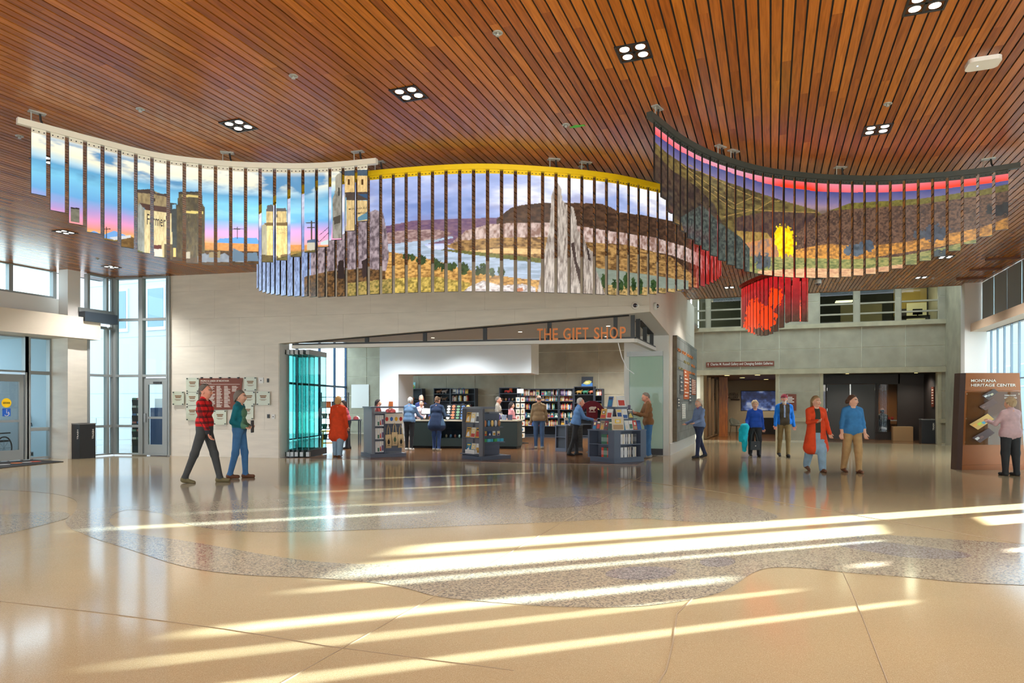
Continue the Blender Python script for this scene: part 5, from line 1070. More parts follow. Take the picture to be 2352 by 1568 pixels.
person('woman in blue grey top and dark trousers walking past the slate wall', R0(1606, 1051), DEG(200), 1.62, 1.1, GBLU, JEAND, S_BLK, ('bob', (206, 194, 172)), SKIN, ((14, 10), (-12, 12)), ((20, 8, 50), (10, 8, 55)), h=.0145, hem=-.02, collar=fabric('mauve', (160, 90, 130)))
bl_w = person('woman in royal blue sweater and black trousers carrying a turquoise coat', R0(1734, 1047), DEG(262), 1.56, 1.1, BLUE, BLK, S_BLK, ('curly', (198, 176, 138)), SKIN, ((10, 6), (-9, 10)), ((-4, 10, 12), (6, 14, 40)), h=.0145, hem=-.03, wide=1.25, curl=.9)
person('bearded man in red cap and open bright blue jacket over a brown vest', R0(1801, 1049), DEG(258), 1.74, 1.0, BJKT, OLIVE, S_BLK, ('cap', (150, 50, 66)), SKIN2, ((8, 5), (-12, 10)), ((-6, 10, 20), (6, 10, 16)), h=.0145, hem=-.03, beard=(214, 208, 198), yaw=-8, regions=((lambda x, y, z, m: (m == 1) & (y > .03) & (np.abs(x) < .13) & (z > .85), BRWN), (lambda x, y, z, m: (m > 0) & (y > .07) & (np.abs(x) < .022) & (z > 1.1) & (z < 1.5), fabric('pale_blue', (150, 170, 206)))))
person('woman in long orange red coat and light jeans walking beside the denim shirt woman', R0(1874, 1082), DEG(268), 1.66, 1.0, ORANGE, LJEAN, S_BRN, ('long', (150, 120, 80)), SKIN, ((12, 5), (-14, 14)), ((4, 12, 20), (24, 8, 75)), h=.0125, coat=.42, yaw=20, wide=1.5, elbow_in=(0, 30), regions=((lambda x, y, z, m: (m == 1) & (y > .05) & (np.abs(x) < .06) & (z > .85), fabric('dark_green_top', (44, 50, 40))), (lambda x, y, z, m: (m == 1) & (y > .05) & (np.abs(x) < .05) & (z <= .85), LJEAN)))
person('woman in blue denim shirt and khaki trousers with hair in a bun', R0(1958, 1085), DEG(268), 1.67, 1.12, DENIM, KHAKI, S_BRN, ('bun', (84, 56, 38)), SKIN, ((8, 4), (-9, 10)), ((2, 10, 12), (-4, 10, 14)), h=.0125, hem=-.04, yaw=38, sleeve=.72, wide=1.2, curl=.7)
kio = person('grey blond woman in dusty pink blouse reading the directory board', R0(2321, 1092), DEG(96), 1.60, 1.22, PINK, BLK, S_BLK, ('curly', (166, 142, 110)), SKIN, ((2, 2), (-2, 2)), ((30, 14, 70), (20, 12, 70)), h=.0125, hem=-.06, yaw=10, elbow_in=(20, 15), wide=1.15)
# in and around the shop
person('woman in long orange coat seen from behind between the glass doors and the tote stand', fl(777, 1049), DEG(84), 1.68, 1.0, ORANGE, LJEAN, S_BRN, ('bob', (196, 150, 92)), SKIN, ((4, 3), (-6, 8)), ((4, 9, 10), (2, 9, 10)), h=.016, coat=.38, wide=1.5)
person('dark haired shopper in rose red sweater behind the orange coat', Vector((-5.35, 22.3, 0)), DEG(200), 1.6, 1.0, RED, BLK, S_BLK, ('long', (44, 30, 28)), SKIN, ((4, 2), (-2, 2)), ((30, 10, 40), (34, 10, 40)), h=.018, lean=14)
person('long haired shopper in dark red top behind the tote stand', Vector((-4.71, 24.0, 0)), DEG(10), 1.62, 1.0, fabric('brick_red', (130, 44, 40)), BLK, S_BLK, ('long', (36, 26, 26)), SKIN, ((2, 2), (-2, 2)), ((10, 8, 30), (10, 8, 30)), h=.018)
person('short shopper in brick red top with black hair behind the tote stand', Vector((-4.36, 24.5, 0)), DEG(250), 1.5, 1.0, fabric('brick_red', (130, 44, 40)), BLK, S_BLK, ('short', (26, 24, 26)), SKIN, ((2, 2), (-2, 2)), ((10, 8, 30), (10, 8, 30)), h=.018)
person('white haired customer in heather blue pullover at the cash register', fl(940, 1034), DEG(70), 1.68, 1.08, HBLU, BLK, S_WHT, ('short', (206, 204, 198)), SKIN, ((2, 2), (-2, 2)), ((24, 12, 40), (28, 12, 40)), h=.016, hem=-.02, lean=6)
person('grey haired man in navy shirt behind the sales counter', Vector((-3.35, 25.2, 0)), DEG(300), 1.78, 1.0, NAVY, BLK, S_BLK, ('short', (150, 140, 130)), SKIN2, ((2, 2), (-2, 2)), ((10, 8, 40), (10, 8, 40)), h=.018)
person('dark haired cashier in pale top behind the register screen', Vector((-3.2, 24.2, 0)), DEG(262), 1.6, 1.0, fabric('pale_pink', (214, 188, 190)), BLK, S_BLK, ('bob', (44, 28, 26)), SKIN, ((2, 2), (-2, 2)), ((24, 8, 50), (24, 8, 50)), h=.018)
person('shopper in long quilted navy vest and blue jeans facing the sticker stand', fl(1003, 1035), DEG(75), 1.7, 1.05, QUILT, fabric('mid_jeans', (44, 70, 118)), S_GRY, ('short', (112, 84, 62)), SKIN, ((3, 2), (-3, 2)), ((20, 12, 50), (24, 12, 60)), h=.016, coat=.2, lean=4, regions=((lambda x, y, z, m: (m == 1) & (np.abs(x) > .19) & (z > .8), fabric('steel_blue', (78, 108, 140))),))
person('grey haired man in grey shirt behind the book gondola', Vector((-.5, 24.6, 0)), DEG(-10), 1.72, 1.05, GREY, BLK, S_BLK, ('short', (100, 94, 88)), SKIN2, ((2, 2), (-2, 2)), ((10, 8, 40), (10, 8, 40)), h=.018)
person('dark haired woman in rose pink top behind the postcard spinner', Vector((-.02, 23.9, 0)), DEG(20), 1.52, 1.0, ROSE, BLK, S_BLK, ('long', (40, 30, 30)), SKIN, ((2, 2), (-2, 2)), ((10, 8, 40), (10, 8, 40)), h=.018)
person('man in tan sweater and blue jeans browsing the back shelves', fl(1238, 1030), DEG(88), 1.74, 1.12, TAN, fabric('blue_jeans2', (58, 84, 118)), S_GRY, ('thin', (96, 88, 80)), SKIN2, ((3, 2), (-3, 2)), ((4, 12, 14), (4, 12, 14)), h=.016, hem=-.02)
person('white haired man in blue shirt and black trousers leaning over the low display', fl(1322, 1046), DEG(10), 1.66, 1.1, LBLU, BLK, S_BLK, ('short', (196, 190, 184)), SKIN2, ((6, 4), (-10, 10)), ((26, 8, 50), (26, 8, 50)), h=.016, lean=12, hem=-.02)
rdr = person('grey haired man in brown jacket reading a book at the stepped book display', fl(1489, 1051), DEG(186), 1.78, 1.05, BJK, JEAN, S_GRY, ('short', (128, 118, 108)), SKIN2, ((3, 2), (-3, 2)), ((22, 6, 80), (24, 6, 80)), h=.014, hem=-.05, nod=22, curl=1.0, lean=4)
p = (hand_world(rdr, 0) + hand_world(rdr, 1)) / 2
bk = thing('open_book', 'dark covered book held by the man in the brown jacket', 'book', p + Vector((-.05, 0, .07)), DEG(8)); MB().bx(-.012, .012, -.09, .09, -.13, .13).build('cover', mat('book_violet', (88, 74, 104), .6), bk); MB().bx(.0, .018, -.085, .085, -.125, .125).build('pages', mat('paper', (236, 230, 216), .8), bk)
person('seated visitor in beige jacket seen from behind through the lobby sidelight', st(sLb(2038), TL + 1.35), DEG(80), 1.7, 1.15, BEIG, BLK, S_BLK, ('thin', (180, 176, 170)), SKIN2, ((82, 84), (82, 84)), ((20, 8, 40), (20, 8, 40)), h=.018, sit=True)
# things the walkers carry
p = hand_world(bl_w, 1)
t = thing('turquoise_coat', 'turquoise coat draped over the arm of the woman in royal blue', 'coat', p + Vector((-.1, -.09, -.26)))
gx, o_ = grid((-.22, -.17, -.42), (.22, .17, .42), .016); nzz = fbm(gx[..., 0] * 14 + 3, gx[..., 2] * 7, 3) - .5
F = smin(smin(cone(gx, (.0, 0, .3), (-.05, 0, 0), .12, .1), cone(gx, (-.03, 0, .05), (.0, 0, -.32), .1, .06), .05), cone(gx, (-.1, .02, .22), (-.12, 0, -.05), .06, .05), .03) + nzz * .05
v_, q_ = surface_nets(F, o_, .016); me = bpy.data.meshes.new('coat_body'); me.from_pydata(v_.tolist(), [], q_.tolist()); me.materials.append(fabric('turquoise', (0, 184, 204))); me.shade_smooth(); link('coat_body', me, t)
t = thing('black_handbag', 'black handbag hanging beside the turquoise coat', 'bag', p + Vector((.13, -.2, -.42)), .2)
MB().prism([Vector(v) for v in ((-.14, -.05, 0), (.14, -.05, 0), (.12, .05, 0), (-.12, .05, 0))], -.16, .08).build('bag_body', mat('bag_black', (22, 22, 24), .5), t); MB().tube([(-.1, 0, .07), (-.08, 0, .25), (0, .02, .4), (.06, 0, .25), (.1, 0, .07)], .012, 6).build('strap', mat('bag_black'), t); MB().bx(-.02, .02, -.062, -.05, -.06, -.03).build('buckle', mat('steel'), t)
# ================================================================ GIFT SHOP
struct(MB().prism([FP(KJ + .02, 0, .03), FP(KC - .3, 0, .03), st(SR - .35, TC + .2), st(SR - .3, WT), Vector((BL.x, BL.y, 0)), Vector((LF.x, LF.y, 0))], -.1, .005).build('floor_shop', M_WOODF))
M_BLUEF = mat('blue_steel_frame', (62, 88, 122), .45, metal=.2)
glazed(LF, BL, [.05, 2.27, 4.5], [0, .3, .56, .74, .88, 1], fm_=M_BLUEF, fw=.09, dp=.09)
M_SHELF = mat('slate_shelf', (58, 64, 74), .5); M_SHELFD = mat('slate_shelf_dark', (38, 40, 46), .6); M_GON = mat('gondola_grey', (112, 114, 122), .5); M_GOND = mat('gondola_blue_grey', (84, 92, 108), .5)
# white bulkhead and pier
def fb(px, n): return FP((hit(px, FP(0, 0, n), FP(1, 0, n)) - FP(0, 0, n)).dot(FG), 0, n)
b = MB(); a, c = fb(872, 8), fb(1220, 8); e0 = fb(915, 8)
b.prism([e0, c, c + FN * 1.6, e0 + FN * 1.6], 2.6, 4.5); b.prism([a, e0, e0 + FN * 1.6, a + FN * 1.6], 0, 4.5); struct(b.build('wall_bulkhead', mat('shop_white', (240, 246, 250), .5)))
b = MB(); b.prism([e0 + FN * .03, fb(922, 8.03), fb(922, 8.03) + FN * .1, e0 + FN * .12], 0, 2.62)
tag(MB().bx(0, 1.0, -.03, .0, 0, 1.15).build('white_notice_board', mat('panel_white', (236, 230, 226), .6), None, st(sW(808), WT - .01, 1.25), -TH), 'blank white panel on the stone wall by the shop windows', 'panel')
# lights inside the shop
for i, (k_, n_) in enumerate(((2.0, 3.0), (5.0, 3.0), (8.3, 3.0), (3.0, 6.2), (6.5, 6.2), (9.0, 6.8), (5.0, 10.2), (8.0, 10.2), (0.5, 6.0), (10.2, 9.8))):
    p = FP(k_, 4.15, n_); t = thing('track_spotlight', 'small white spotlight under the shop ceiling', 'lamp', p, 0, 'spotlights under the shop ceiling')
    MB().tube([(0, 0, .35), (0, 0, .05)], .02, 8).build('stem', M_SHELL, t); MB().lathe([(.03, .06), (.055, .04), (.06, -.06), (.05, -.06)], n=14).build('lamp_head', M_SHELL, t); MB().lathe([(.045, -.055), (.045, -.062)], n=14).build('lens', mat('soffit_lens'), t)
    l = bpy.data.lights.new('shop_spot', 'SPOT'); l.energy = 620; l.spot_size = math.radians(140); l.spot_blend = .8; l.shadow_soft_size = .1; l.color = (.94, .98, 1.0); lo = bpy.data.objects.new('shop_beam', l); COL.objects.link(lo); lo.parent = t; lo.location = (0, 0, -.1)
# folding glass doors
M_TEAL = glass('teal_glass', (202, 232, 230), .6); M_TEALE = mat('glass_edge_teal', (20, 120, 124), .2); M_BRUSH = mat('brushed_steel', (150, 150, 146), .35, metal=.7)
def folding(p, ang, w, label, group, m=M_TEAL):
    t = thing('folding_glass_door', label, 'glass door', p, ang, group)
    MB().bx(0, w, -.006, .006, .2, 2.83).build('pane', m, t); b = MB(); b.bx(-.004, .004, -.008, .008, .2, 2.83); b.bx(w - .004, w + .004, -.008, .008, .2, 2.83); b.build('glass_edge', M_TEALE, t)
    MB().bx(0, w, -.03, .03, .02, .2).build('bottom_rail', M_DARK, t); MB().bx(0, w, -.03, .03, 2.83, 2.97).build('top_rail', M_BRUSH, t)
    for z in (.03, 2.84): MB().bx(-.07, .03, -.045, .045, z, z + .12).build('roller_block', M_BRUSH, t)
ang = math.atan2(.995, .06)
for i, px in enumerate((652, 662, 671, 681, 693, 707)):
    p = fb(px, .32 + .02 * i); folding(Vector((p.x + .02, p.y, .0)), ang - .01 * i, 1.25, 'teal glass folding door leaf in the parked stack by the shop jamb', 'folding glass doors parked at the left jamb')
p = st(SR - 1.1, TB - .25)
folding(Vector((p.x, p.y, 0)), -TH, .95, 'pale green glass folding door leaf beside the man in the brown jacket', None, glass('green_glass', (238, 248, 243), .6))
# ---------------------------------------------------------------- books
M_PAGE = mat('paper', (236, 230, 216), .8)
BOOKC = [(196, 60, 40), (40, 84, 150), (226, 214, 190), (60, 110, 84), (212, 160, 60), (92, 60, 110), (70, 70, 74), (180, 150, 110), (30, 120, 160), (236, 236, 232), (150, 40, 50), (214, 190, 90)]
CN = ['red', 'blue', 'cream', 'green', 'ochre', 'purple', 'dark grey', 'tan', 'teal', 'white', 'maroon', 'yellow']
_bk = {}
def book_mesh(w, h, d, ci):                     # w: thickness (x), d: depth (y), spine at -y
    k = (round(w, 3), round(h, 3), round(d, 3), ci)
    if k not in _bk:
        b = MB(); c_ = .004; b.bx(-w / 2, -w / 2 + c_, 0, d, 0, h); b.bx(w / 2 - c_, w / 2, 0, d, 0, h); b.bx(-w / 2 + c_, w / 2 - c_, 0, c_, 0, h); b.cur = 1; b.bx(-w / 2 + c_, w / 2 - c_, c_, d - .006, .004, h - .005)
        b.cur = 2; b.bx(-w / 2 + c_ * .8, w / 2 - c_ * .8, -.0008, 0, h * .25, h * .7)
        _bk[k] = b.mesh('book', [mat('cover_%d' % ci, BOOKC[ci], .5), M_PAGE, mat('spine_%d' % ci, tuple(min(255, int(v * .5 + 110)) for v in BOOKC[ci]), .5)])
    return _bk[k]
def cover_mesh(w, h, d, ci, cj, wave=0):        # face-out book: picture on the front (-y)
    k = ('c', round(w, 3), round(h, 3), round(d, 3), ci, cj, wave)
    if k not in _bk:
        b = MB(); b.bx(-w / 2, w / 2, 0, .004, 0, h); b.bx(-w / 2, w / 2, d - .004, d, 0, h); b.bx(-w / 2, -w / 2 + .004, .004, d - .004, 0, h); b.cur = 1; b.bx(-w / 2 + .004, w / 2 - .004, .004, d - .004, .004, h - .004)
        b.cur = 2; e = -.0012
        if wave == 0: b.bx(-w * .38, w * .38, e, 0, h * .12, h * .62); b.cur = 3; b.bx(-w * .36, w * .36, e, 0, h * .74, h * .88)
        elif wave == 1: b.prism([Vector((-w * .42, e, 0)), Vector((w * .42, e, 0)), Vector((w * .42, 0, 0)), Vector((-w * .42, 0, 0))], h * .06, h * .4); b.cur = 3; b.box((0, e / 2, h * .66), (w * .5, -e, h * .3)); b.cur = 1; b.box((0, e * .8, h * .66), (w * .3, .0012, h * .18))
        else: b.add([(-w * .4, e, h * .1), (w * .4, e, h * .1), (w * .1, e, h * .6), (-w * .25, e, h * .45)], [(0, 1, 2, 3)]); b.cur = 3; b.bx(-w * .4, w * .4, e, 0, h * .8, h * .9); b.bx(-w * .3, w * .3, e, 0, h * .68, h * .72)
        _bk[k] = b.mesh('book', [mat('cover_%d' % ci, BOOKC[ci], .5), M_PAGE, mat('cover_%d' % cj, BOOKC[cj], .5), mat('title_%d' % (ci % 3), [(240, 236, 220), (30, 30, 34), (250, 210, 60)][ci % 3], .5)])
    return _bk[k]
class Place:                                    # local frame of a fixture, for free-standing goods on it
    def __init__(s, loc, rz): s.M = Matrix.Translation(loc) @ Matrix.Rotation(rz, 4, 'Z'); s.rz = rz
    def put(s, name, me, p, label, cat, group=None, rx=0, ry=0, rz=0):
        o = link(name, me, None, s.M @ Vector(p), 0); o.rotation_euler = (Matrix.Rotation(s.rz + rz, 3, 'Z') @ Matrix.Rotation(ry, 3, 'Y') @ Matrix.Rotation(rx, 3, 'X')).to_euler(); tag(o, label, cat, group); return o
rb2 = random.Random(21)
def fill_row(pl, x0, x1, y, z, hmax, where, mode='mix', rnd=rb2):
    x = x0 + .02
    while x < x1 - .05:
        r = rnd.random()
        if r < .14 and mode != 'spine': x += rnd.uniform(.05, .12); continue
        if (r < .4 and mode == 'mix') or mode == 'face':
            w = rnd.choice((.15, .18)); h = min(hmax - .03, rnd.choice((.21, .25)))
            if x + w > x1 - .01: break
            ci, cj = rnd.randrange(12), rnd.randrange(12); pl.put('book', cover_mesh(w, h, .02, ci, cj, rnd.randrange(3)), (x + w / 2, y + .03, z), '%s covered book shown face out on the %s' % (CN[ci], where), 'book', 'books on the ' + where, rx=-.12); x += w + .025
        else:
            for _ in range(rnd.randint(3, 6)):
                w = rnd.choice((.028, .036, .045)); h = min(hmax - .03, rnd.choice((.2, .23, .26)))
                if x + w > x1 - .01: break
                ci = rnd.randrange(12); pl.put('book', book_mesh(w, h, .16, ci), (x + w / 2, y + .02, z), '%s book standing spine out on the %s' % (CN[ci], where), 'book', 'books on the ' + where); x += w + .001
            x += .01
def shelf_unit(px0, px1, ztop, rows, label, t=28.52, dep=.36, back=M_SHELFD, m=M_SHELF):
    s0, s1 = sW(px0, t), sW(px1, t); w = s1 - s0; loc = st(s0, t - dep); r = thing('bookcase', label, 'shelf', loc, -TH, 'bookcases on the back wall')
    for x in (0, w - .03): MB().bx(x, x + .03, 0, dep, 0, ztop).build('side_panel', m, r)
    MB().bx(.03, w - .03, dep - .02, dep, 0, ztop - .03).build('back_panel', back, r); MB().bx(.03, w - .03, 0, dep - .02, ztop - .03, ztop).build('top_board', m, r)
    for z in rows: MB().bx(.03, w - .03, 0, dep - .02, z - .025, z).build('shelf_board', m, r)
    MB().bx(.03, w - .03, .02, .04, 0, rows[0] - .025).build('kick_board', m, r)
    return Place(loc, -TH), w
RWS = [.12, .5, .86, 1.22, 1.58, 1.92]
def goods_ball(pl, p, r, col, label, cat='ornament', grp=None, lid=None):
    b = MB().ball((0, 0, r[2]), r, 12, 8); b.cur = 1; b.lathe([(r[0] * .25, r[2] * 1.9), (r[0] * .18, r[2] * 2.25)], n=8); pl.put('ornament', b.mesh('ornament', [mat('orn_%d_%d_%d' % col, col, .3), M_DARK], True), p, label, cat, grp)
def beast(pl, p, sc, col, label, rz=0):         # little four legged figure
    b = MB(); b.ball((0, 0, .09), (.1, .045, .05), 12, 7); b.ball((.1, 0, .13), (.04, .028, .03), 10, 6); b.tube([(.06, 0, .11), (.1, 0, .13)], [.035, .025], 8)
    for x in (-.06, .06):
        for y in (-.025, .025): b.tube([(x, y, .08), (x, y, 0)], [.016, .011], 6)
    b.tube([(-.1, 0, .11), (-.14, 0, .06)], .008, 5); b.tube([(.1, .015, .155), (.12, .03, .18)], .006, 5); b.tube([(.1, -.015, .155), (.12, -.03, .18)], .006, 5)
    o = pl.put('animal_figurine', b.mesh('animal_figurine', mat('fig_%d_%d_%d' % col, col, .5), True), p, label, 'figurine', 'figurines on the shelves', rz=rz); o.scale = (sc, sc, sc)
pl, w = shelf_unit(920, 977, 2.17, [.12, .6, 1.1, 1.62], 'dark bookcase of glowing orange lanterns behind the cash register')
for i in range(7): goods_ball(pl, (.12 + (i % 4) * .22 + (.1 if i > 3 else 0), .15, 1.62 if i < 4 else 1.1), (.075, .075, .08), (226, 96, 20), 'round orange glass lantern in the dark bookcase', 'lantern', 'orange lanterns')
def painting(pl, p, w, h, cols, label):
    t = pl.put('painting', None, p, label, 'painting', rx=-.15); MB().bx(-w / 2, w / 2, 0, .025, 0, h).build('canvas', mat('canvas_%d_%d_%d' % cols[0], cols[0], .6), t)
    b = MB(); b.add([(-w * .48, -.002, h * .02), (w * .48, -.002, h * .02), (w * .48, -.002, h * .35), (0, -.002, h * .45), (-w * .48, -.002, h * .25)], [(0, 1, 2, 3, 4)]); b.cur = 1
    b.add([(-w * .35, -.003, h * .3), (-w * .05, -.003, h * .18), (w * .25, -.003, h * .25), (w * .42, -.003, h * .5), (w * .2, -.003, h * .62), (-w * .12, -.003, h * .58)], [(0, 1, 2, 3, 4, 5)]); b.cur = 2; b.add([(-w * .2, -.004, h * .35), (w * .1, -.004, h * .3), (w * .2, -.004, h * .45), (-w * .05, -.004, h * .5)], [(0, 1, 2, 3)])
    b.build('painted_shapes', [mat('paint_%d_%d_%d' % c_, c_, .6) for c_ in cols[1:4]], t)
painting(pl, (w * .55, .12, 2.17), .36, .3, [(150, 206, 214), (90, 140, 60), (214, 180, 40), (236, 150, 60)], 'small yellow and blue canvas standing on the lantern bookcase')
pl, w = shelf_unit(1004, 1042, 2.18, RWS, 'dark bookcase of carved animals left of the corner bookcase')
for i, z in enumerate((1.92, 1.58, 1.58, 1.92)): beast(pl, (.18 + .3 * (i % 2), .15, z), 1.2, [(150, 104, 76), (110, 80, 60), (140, 116, 96), (170, 150, 140)][i], ['brown carved otter figurine', 'dark carved bear figurine', 'grey carved badger figurine', 'pale carved deer figurine'][i] + ' on the animal bookcase', .3)
pl, w = shelf_unit(1042, 1098, 2.16, RWS, 'dark bookcase of guide books beside the animal bookcase')
for z in RWS[2:]: fill_row(pl, .03, w * .8, .08, z, .33, 'guide book case')
pl, w = shelf_unit(1153, 1196, 2.18, RWS, 'blue grey bookcase of toys behind the postcard spinner', m=M_GOND)
tr = pl.put('toy_truck', None, (.4, .12, 1.92), 'small red toy truck on the toy bookcase', 'toy'); MB().bx(-.18, .18, 0, .1, .04, .14).build('bed', mat('toy_red', (196, 50, 40), .4), tr); MB().bx(.04, .16, 0, .1, .14, .24).build('cab', mat('toy_orange', (226, 130, 60), .4), tr)
for x in (-.1, .1): MB().lathe([(.045, -.01), (.045, .01)], (x, -.005, .045), 12, Matrix.Rotation(math.pi / 2, 3, 'X')).build('wheel', S_BLK, tr)
for i in range(4): goods_ball(pl, (.12 + i * .16, .12, 1.58), (.05, .05, .07), [(90, 70, 50), (150, 110, 70), (70, 50, 90), (110, 90, 60)][i], ['brown', 'tan', 'purple', 'olive'][i] + ' toy ball on the toy bookcase', 'toy')
pl, w = shelf_unit(1198, 1288, 2.12, RWS[:5] + [1.82], 'long dark bookcase of books behind the man in the tan sweater')
for z in (.5, .86, 1.22, 1.58, 1.82): fill_row(pl, .03, w - .03, .08, z, .3, 'long bookcase')
pl, w = shelf_unit(1289, 1322, 2.12, RWS[:5] + [1.82], 'narrow dark bookcase of books right of the long bookcase')
for z in (.5, .86, 1.22, 1.58, 1.82): fill_row(pl, .03, w - .03, .08, z, .3, 'narrow bookcase')
pl, w = shelf_unit(1323, 1369, 2.2, [.12, .6, 1.1, 1.5, 1.86], 'bookcase of painted figurines under the fish painting')
for i in range(3): beast(pl, (.2 + i * .28, .14, 1.86), 1.25, [(190, 150, 80), (60, 130, 100), (196, 110, 80)][i], ['golden', 'green', 'coral'][i] + ' painted figurine under the fish painting', .4)
painting(pl, (.55, .1, 2.2), .5, .42, [(40, 46, 56), (60, 120, 190), (206, 200, 110), (236, 226, 170)], 'blue canvas with a yellow fish standing on the figurine bookcase')
pl, w = shelf_unit(1370, 1388, 2.1, RWS[:5] + [1.82], 'end bookcase beside the green glass door leaf')
for z in (1.22, 1.82): fill_row(pl, .03, w - .02, .08, z, .3, 'end bookcase', 'spine')
# ---------------------------------------------------------------- tote bag gondola
def slatwall(r, x0, x1, y, z0, z1, n, m=M_GOND):
    h_ = (z1 - z0) / n
    for i in range(n): MB().bx(x0, x1, y, y + .02, z0 + i * h_ + .006, z0 + (i + 1) * h_ - .006).build('slat', m, r)
c0 = fl(841, 1055); c0 = Vector((-3.86, 18.62, 0)); G1 = thing('tote_gondola', 'grey display stand of white booklets and canvas tote bags at the shop threshold', 'display stand', c0, DEG(27.4)); P1_ = Place(c0, DEG(27.4))
MB().prism([Vector(v) for v in ((0, 0, 0), (1.02, 0, 0), (1.02, 1.0, 0), (0, 1.0, 0))], 0, .1).build('base', M_GOND, G1)
MB().bx(.06, .14, .08, .92, .1, 1.36).build('end_panel', M_GON, G1); MB().bx(.14, .98, .3, .7, .1, 1.2).build('body', M_GON, G1); MB().bx(.03, .98, .06, .94, 1.36, 1.4).build('top_board', M_GOND, G1)
for x in (.14, .42): MB().bx(x, x + .02, .1, .3, .1, 1.2).build('divider', M_GOND, G1)
for z in (.14, .5, .86): MB().bx(.16, .42, .12, .3, z - .02, z).build('shelf_board', M_GOND, G1)
MB().prism([Vector(v) for v in ((.1, .04, 0), (.46, .04, 0), (.42, .3, 0), (.14, .3, 0))], 1.2, 1.26).build('header', M_GON, G1)
slatwall(G1, .46, .98, .28, .14, 1.2, 8)
for zi, z in enumerate((.14, .5, .86)):
    for i in range(4): P1_.put('booklet', cover_mesh(.055, .3, .02, 9, [9, 3, 0, 5][i], i % 3), (.2 + i * .061, .13, z), 'slim white booklet in the %s pocket of the tote stand' % ('lowest', 'middle', 'topmost')[zi], 'book', 'white booklets on the tote stand', rx=-.06)
def tote(pl, p, label, w=.26, h=.3, ci=0):
    t = pl.put('tote_bag', None, p, label, 'bag', 'canvas tote bags on the tote stand'); mc = mat('canvas_bag', (206, 182, 140), .9, var=.08)
    V = []; n = 6
    for k in range(n + 1):
        z = -h * k / n; d_ = .012 + .035 * math.sin(math.pi * min(1, k / n * .9)); V += [(-w / 2 - .01 * math.sin(k), -d_, z), (w / 2, -d_, z), (w / 2, d_ * .4, z), (-w / 2, d_ * .4, z)]
    b = MB(); b.add(V, [(4 * k + j, 4 * k + (j + 1) % 4, 4 * k + 4 + (j + 1) % 4, 4 * k + 4 + j) for k in range(n) for j in range(4)] + [(3, 2, 1, 0), (4 * n, 4 * n + 1, 4 * n + 2, 4 * n + 3)]); b.build('bag_body', mc, t, smooth=False)
    for y in (-.012, .0): MB().tube([(-w * .28, y, -.01), (-w * .2, y, .16), (0, y + .02, .27), (w * .2, y, .16), (w * .28, y, -.01)], .011, 6).build('handle', mc, t)
    b = MB(); b.ball((0, -.046, -h * .55), (w * .22, .004, h * .18), 10, 6); b.tube([(-w * .2, -.05, -h * .8), (w * .2, -.05, -h * .8)], .008, 5); b.tube([(-w * .1, -.05, -h * .3), (0, -.05, -h * .5), (w * .12, -.05, -h * .28)], .006, 5); b.build('printed_motif', mat('print_%d' % ci, [(40, 38, 36), (70, 96, 70), (30, 30, 30)][ci], .8), t)
for i, (x, z) in enumerate(((.56, .62), (.74, .68), (.92, .62))): tote(P1_, (x, .2, z), ['canvas tote bag with a dark bison print', 'canvas tote bag with a green landscape print', 'canvas tote bag with a leaning black sketch'][i] + ' on the tote stand', .165, .38, i)
t = P1_.put('printed_tea_towel', None, (.72, .21, 1.2), 'white tea towel with coloured prints hanging at the top of the tote stand', 'textile'); MB().bx(-.27, .27, -.01, .01, -.28, 0).build('cloth', mat('towel_white', (236, 228, 212), .9), t); MB().tube([(-.26, .02, .02), (.26, .02, .02)], .012, 8).build('hanger_bar', M_BRUSH, t)
for i in range(4): MB().ball((-.2 + i * .135, -.012, -.15), (.045, .004, .06), 10, 6).build('printed_motif', mat('motif_%d' % i, [(196, 60, 50), (60, 110, 180), (220, 170, 50), (180, 50, 40)][i], .8), t)
P1_.put('price_card', MB().bx(-.06, .06, -.005, .005, 0, .14).mesh('price_card', mat('card_orange', (240, 130, 60), .6)), (.7, .4, 1.4), 'small orange price card standing on the tote stand', 'card')
# ---------------------------------------------------------------- book and toy gondola
c0 = Vector((-.8, 17.75, 0)); G2 = thing('book_gondola', 'grey display stand of picture books and hanging toys before the counter', 'display stand', c0, DEG(40)); P2_ = Place(c0, DEG(40))
MB().prism([Vector(v) for v in ((0, 0, 0), (1.0, 0, 0), (1.0, .86, 0), (0, .86, 0))], 0, .1).build('base', M_GOND, G2)
MB().bx(.1, .16, .06, .82, .1, 1.34).build('back_board', M_GON, G2)  # spine of the book side
MB().bx(.1, .92, .4, .5, .1, 1.22).build('body', M_GOND, G2); MB().bx(.02, .5, .04, .84, 1.34, 1.4).build('top_board', M_GON, G2); MB().bx(.5, .95, .3, .6, 1.22, 1.26).build('top_board', M_GON, G2)
for y in (.06, .8): MB().bx(-.02, .16, y, y + .02, .1, 1.34).build('side_panel', M_GON, G2)
for z in (.16, .58, .98): MB().bx(-.1 if z < .3 else -.04, .1, .08, .8, z - .02, z).build('shelf_board', M_GOND, G2)
slatwall(G2, .16, .92, .38, .12, 1.2, 9)
for zi, z in enumerate((.16, .58, .98)):
    for i in range(3):
        ci, cj = [(9, 4), (2, 3), (8, 9), (4, 0), (2, 0), (4, 9), (9, 6), (2, 9), (4, 2)][zi * 3 + i]
        P2_.put('picture_book', cover_mesh(.19, .27, .012, ci, cj, i), (.02, .2 + .21 * i, z + .004), ['upper', 'middle', 'lower'][2 - zi] + ' shelf %s picture book on the grey book stand' % CN[ci], 'book', 'picture books on the grey book stand', rz=-math.pi / 2, rx=-.2)
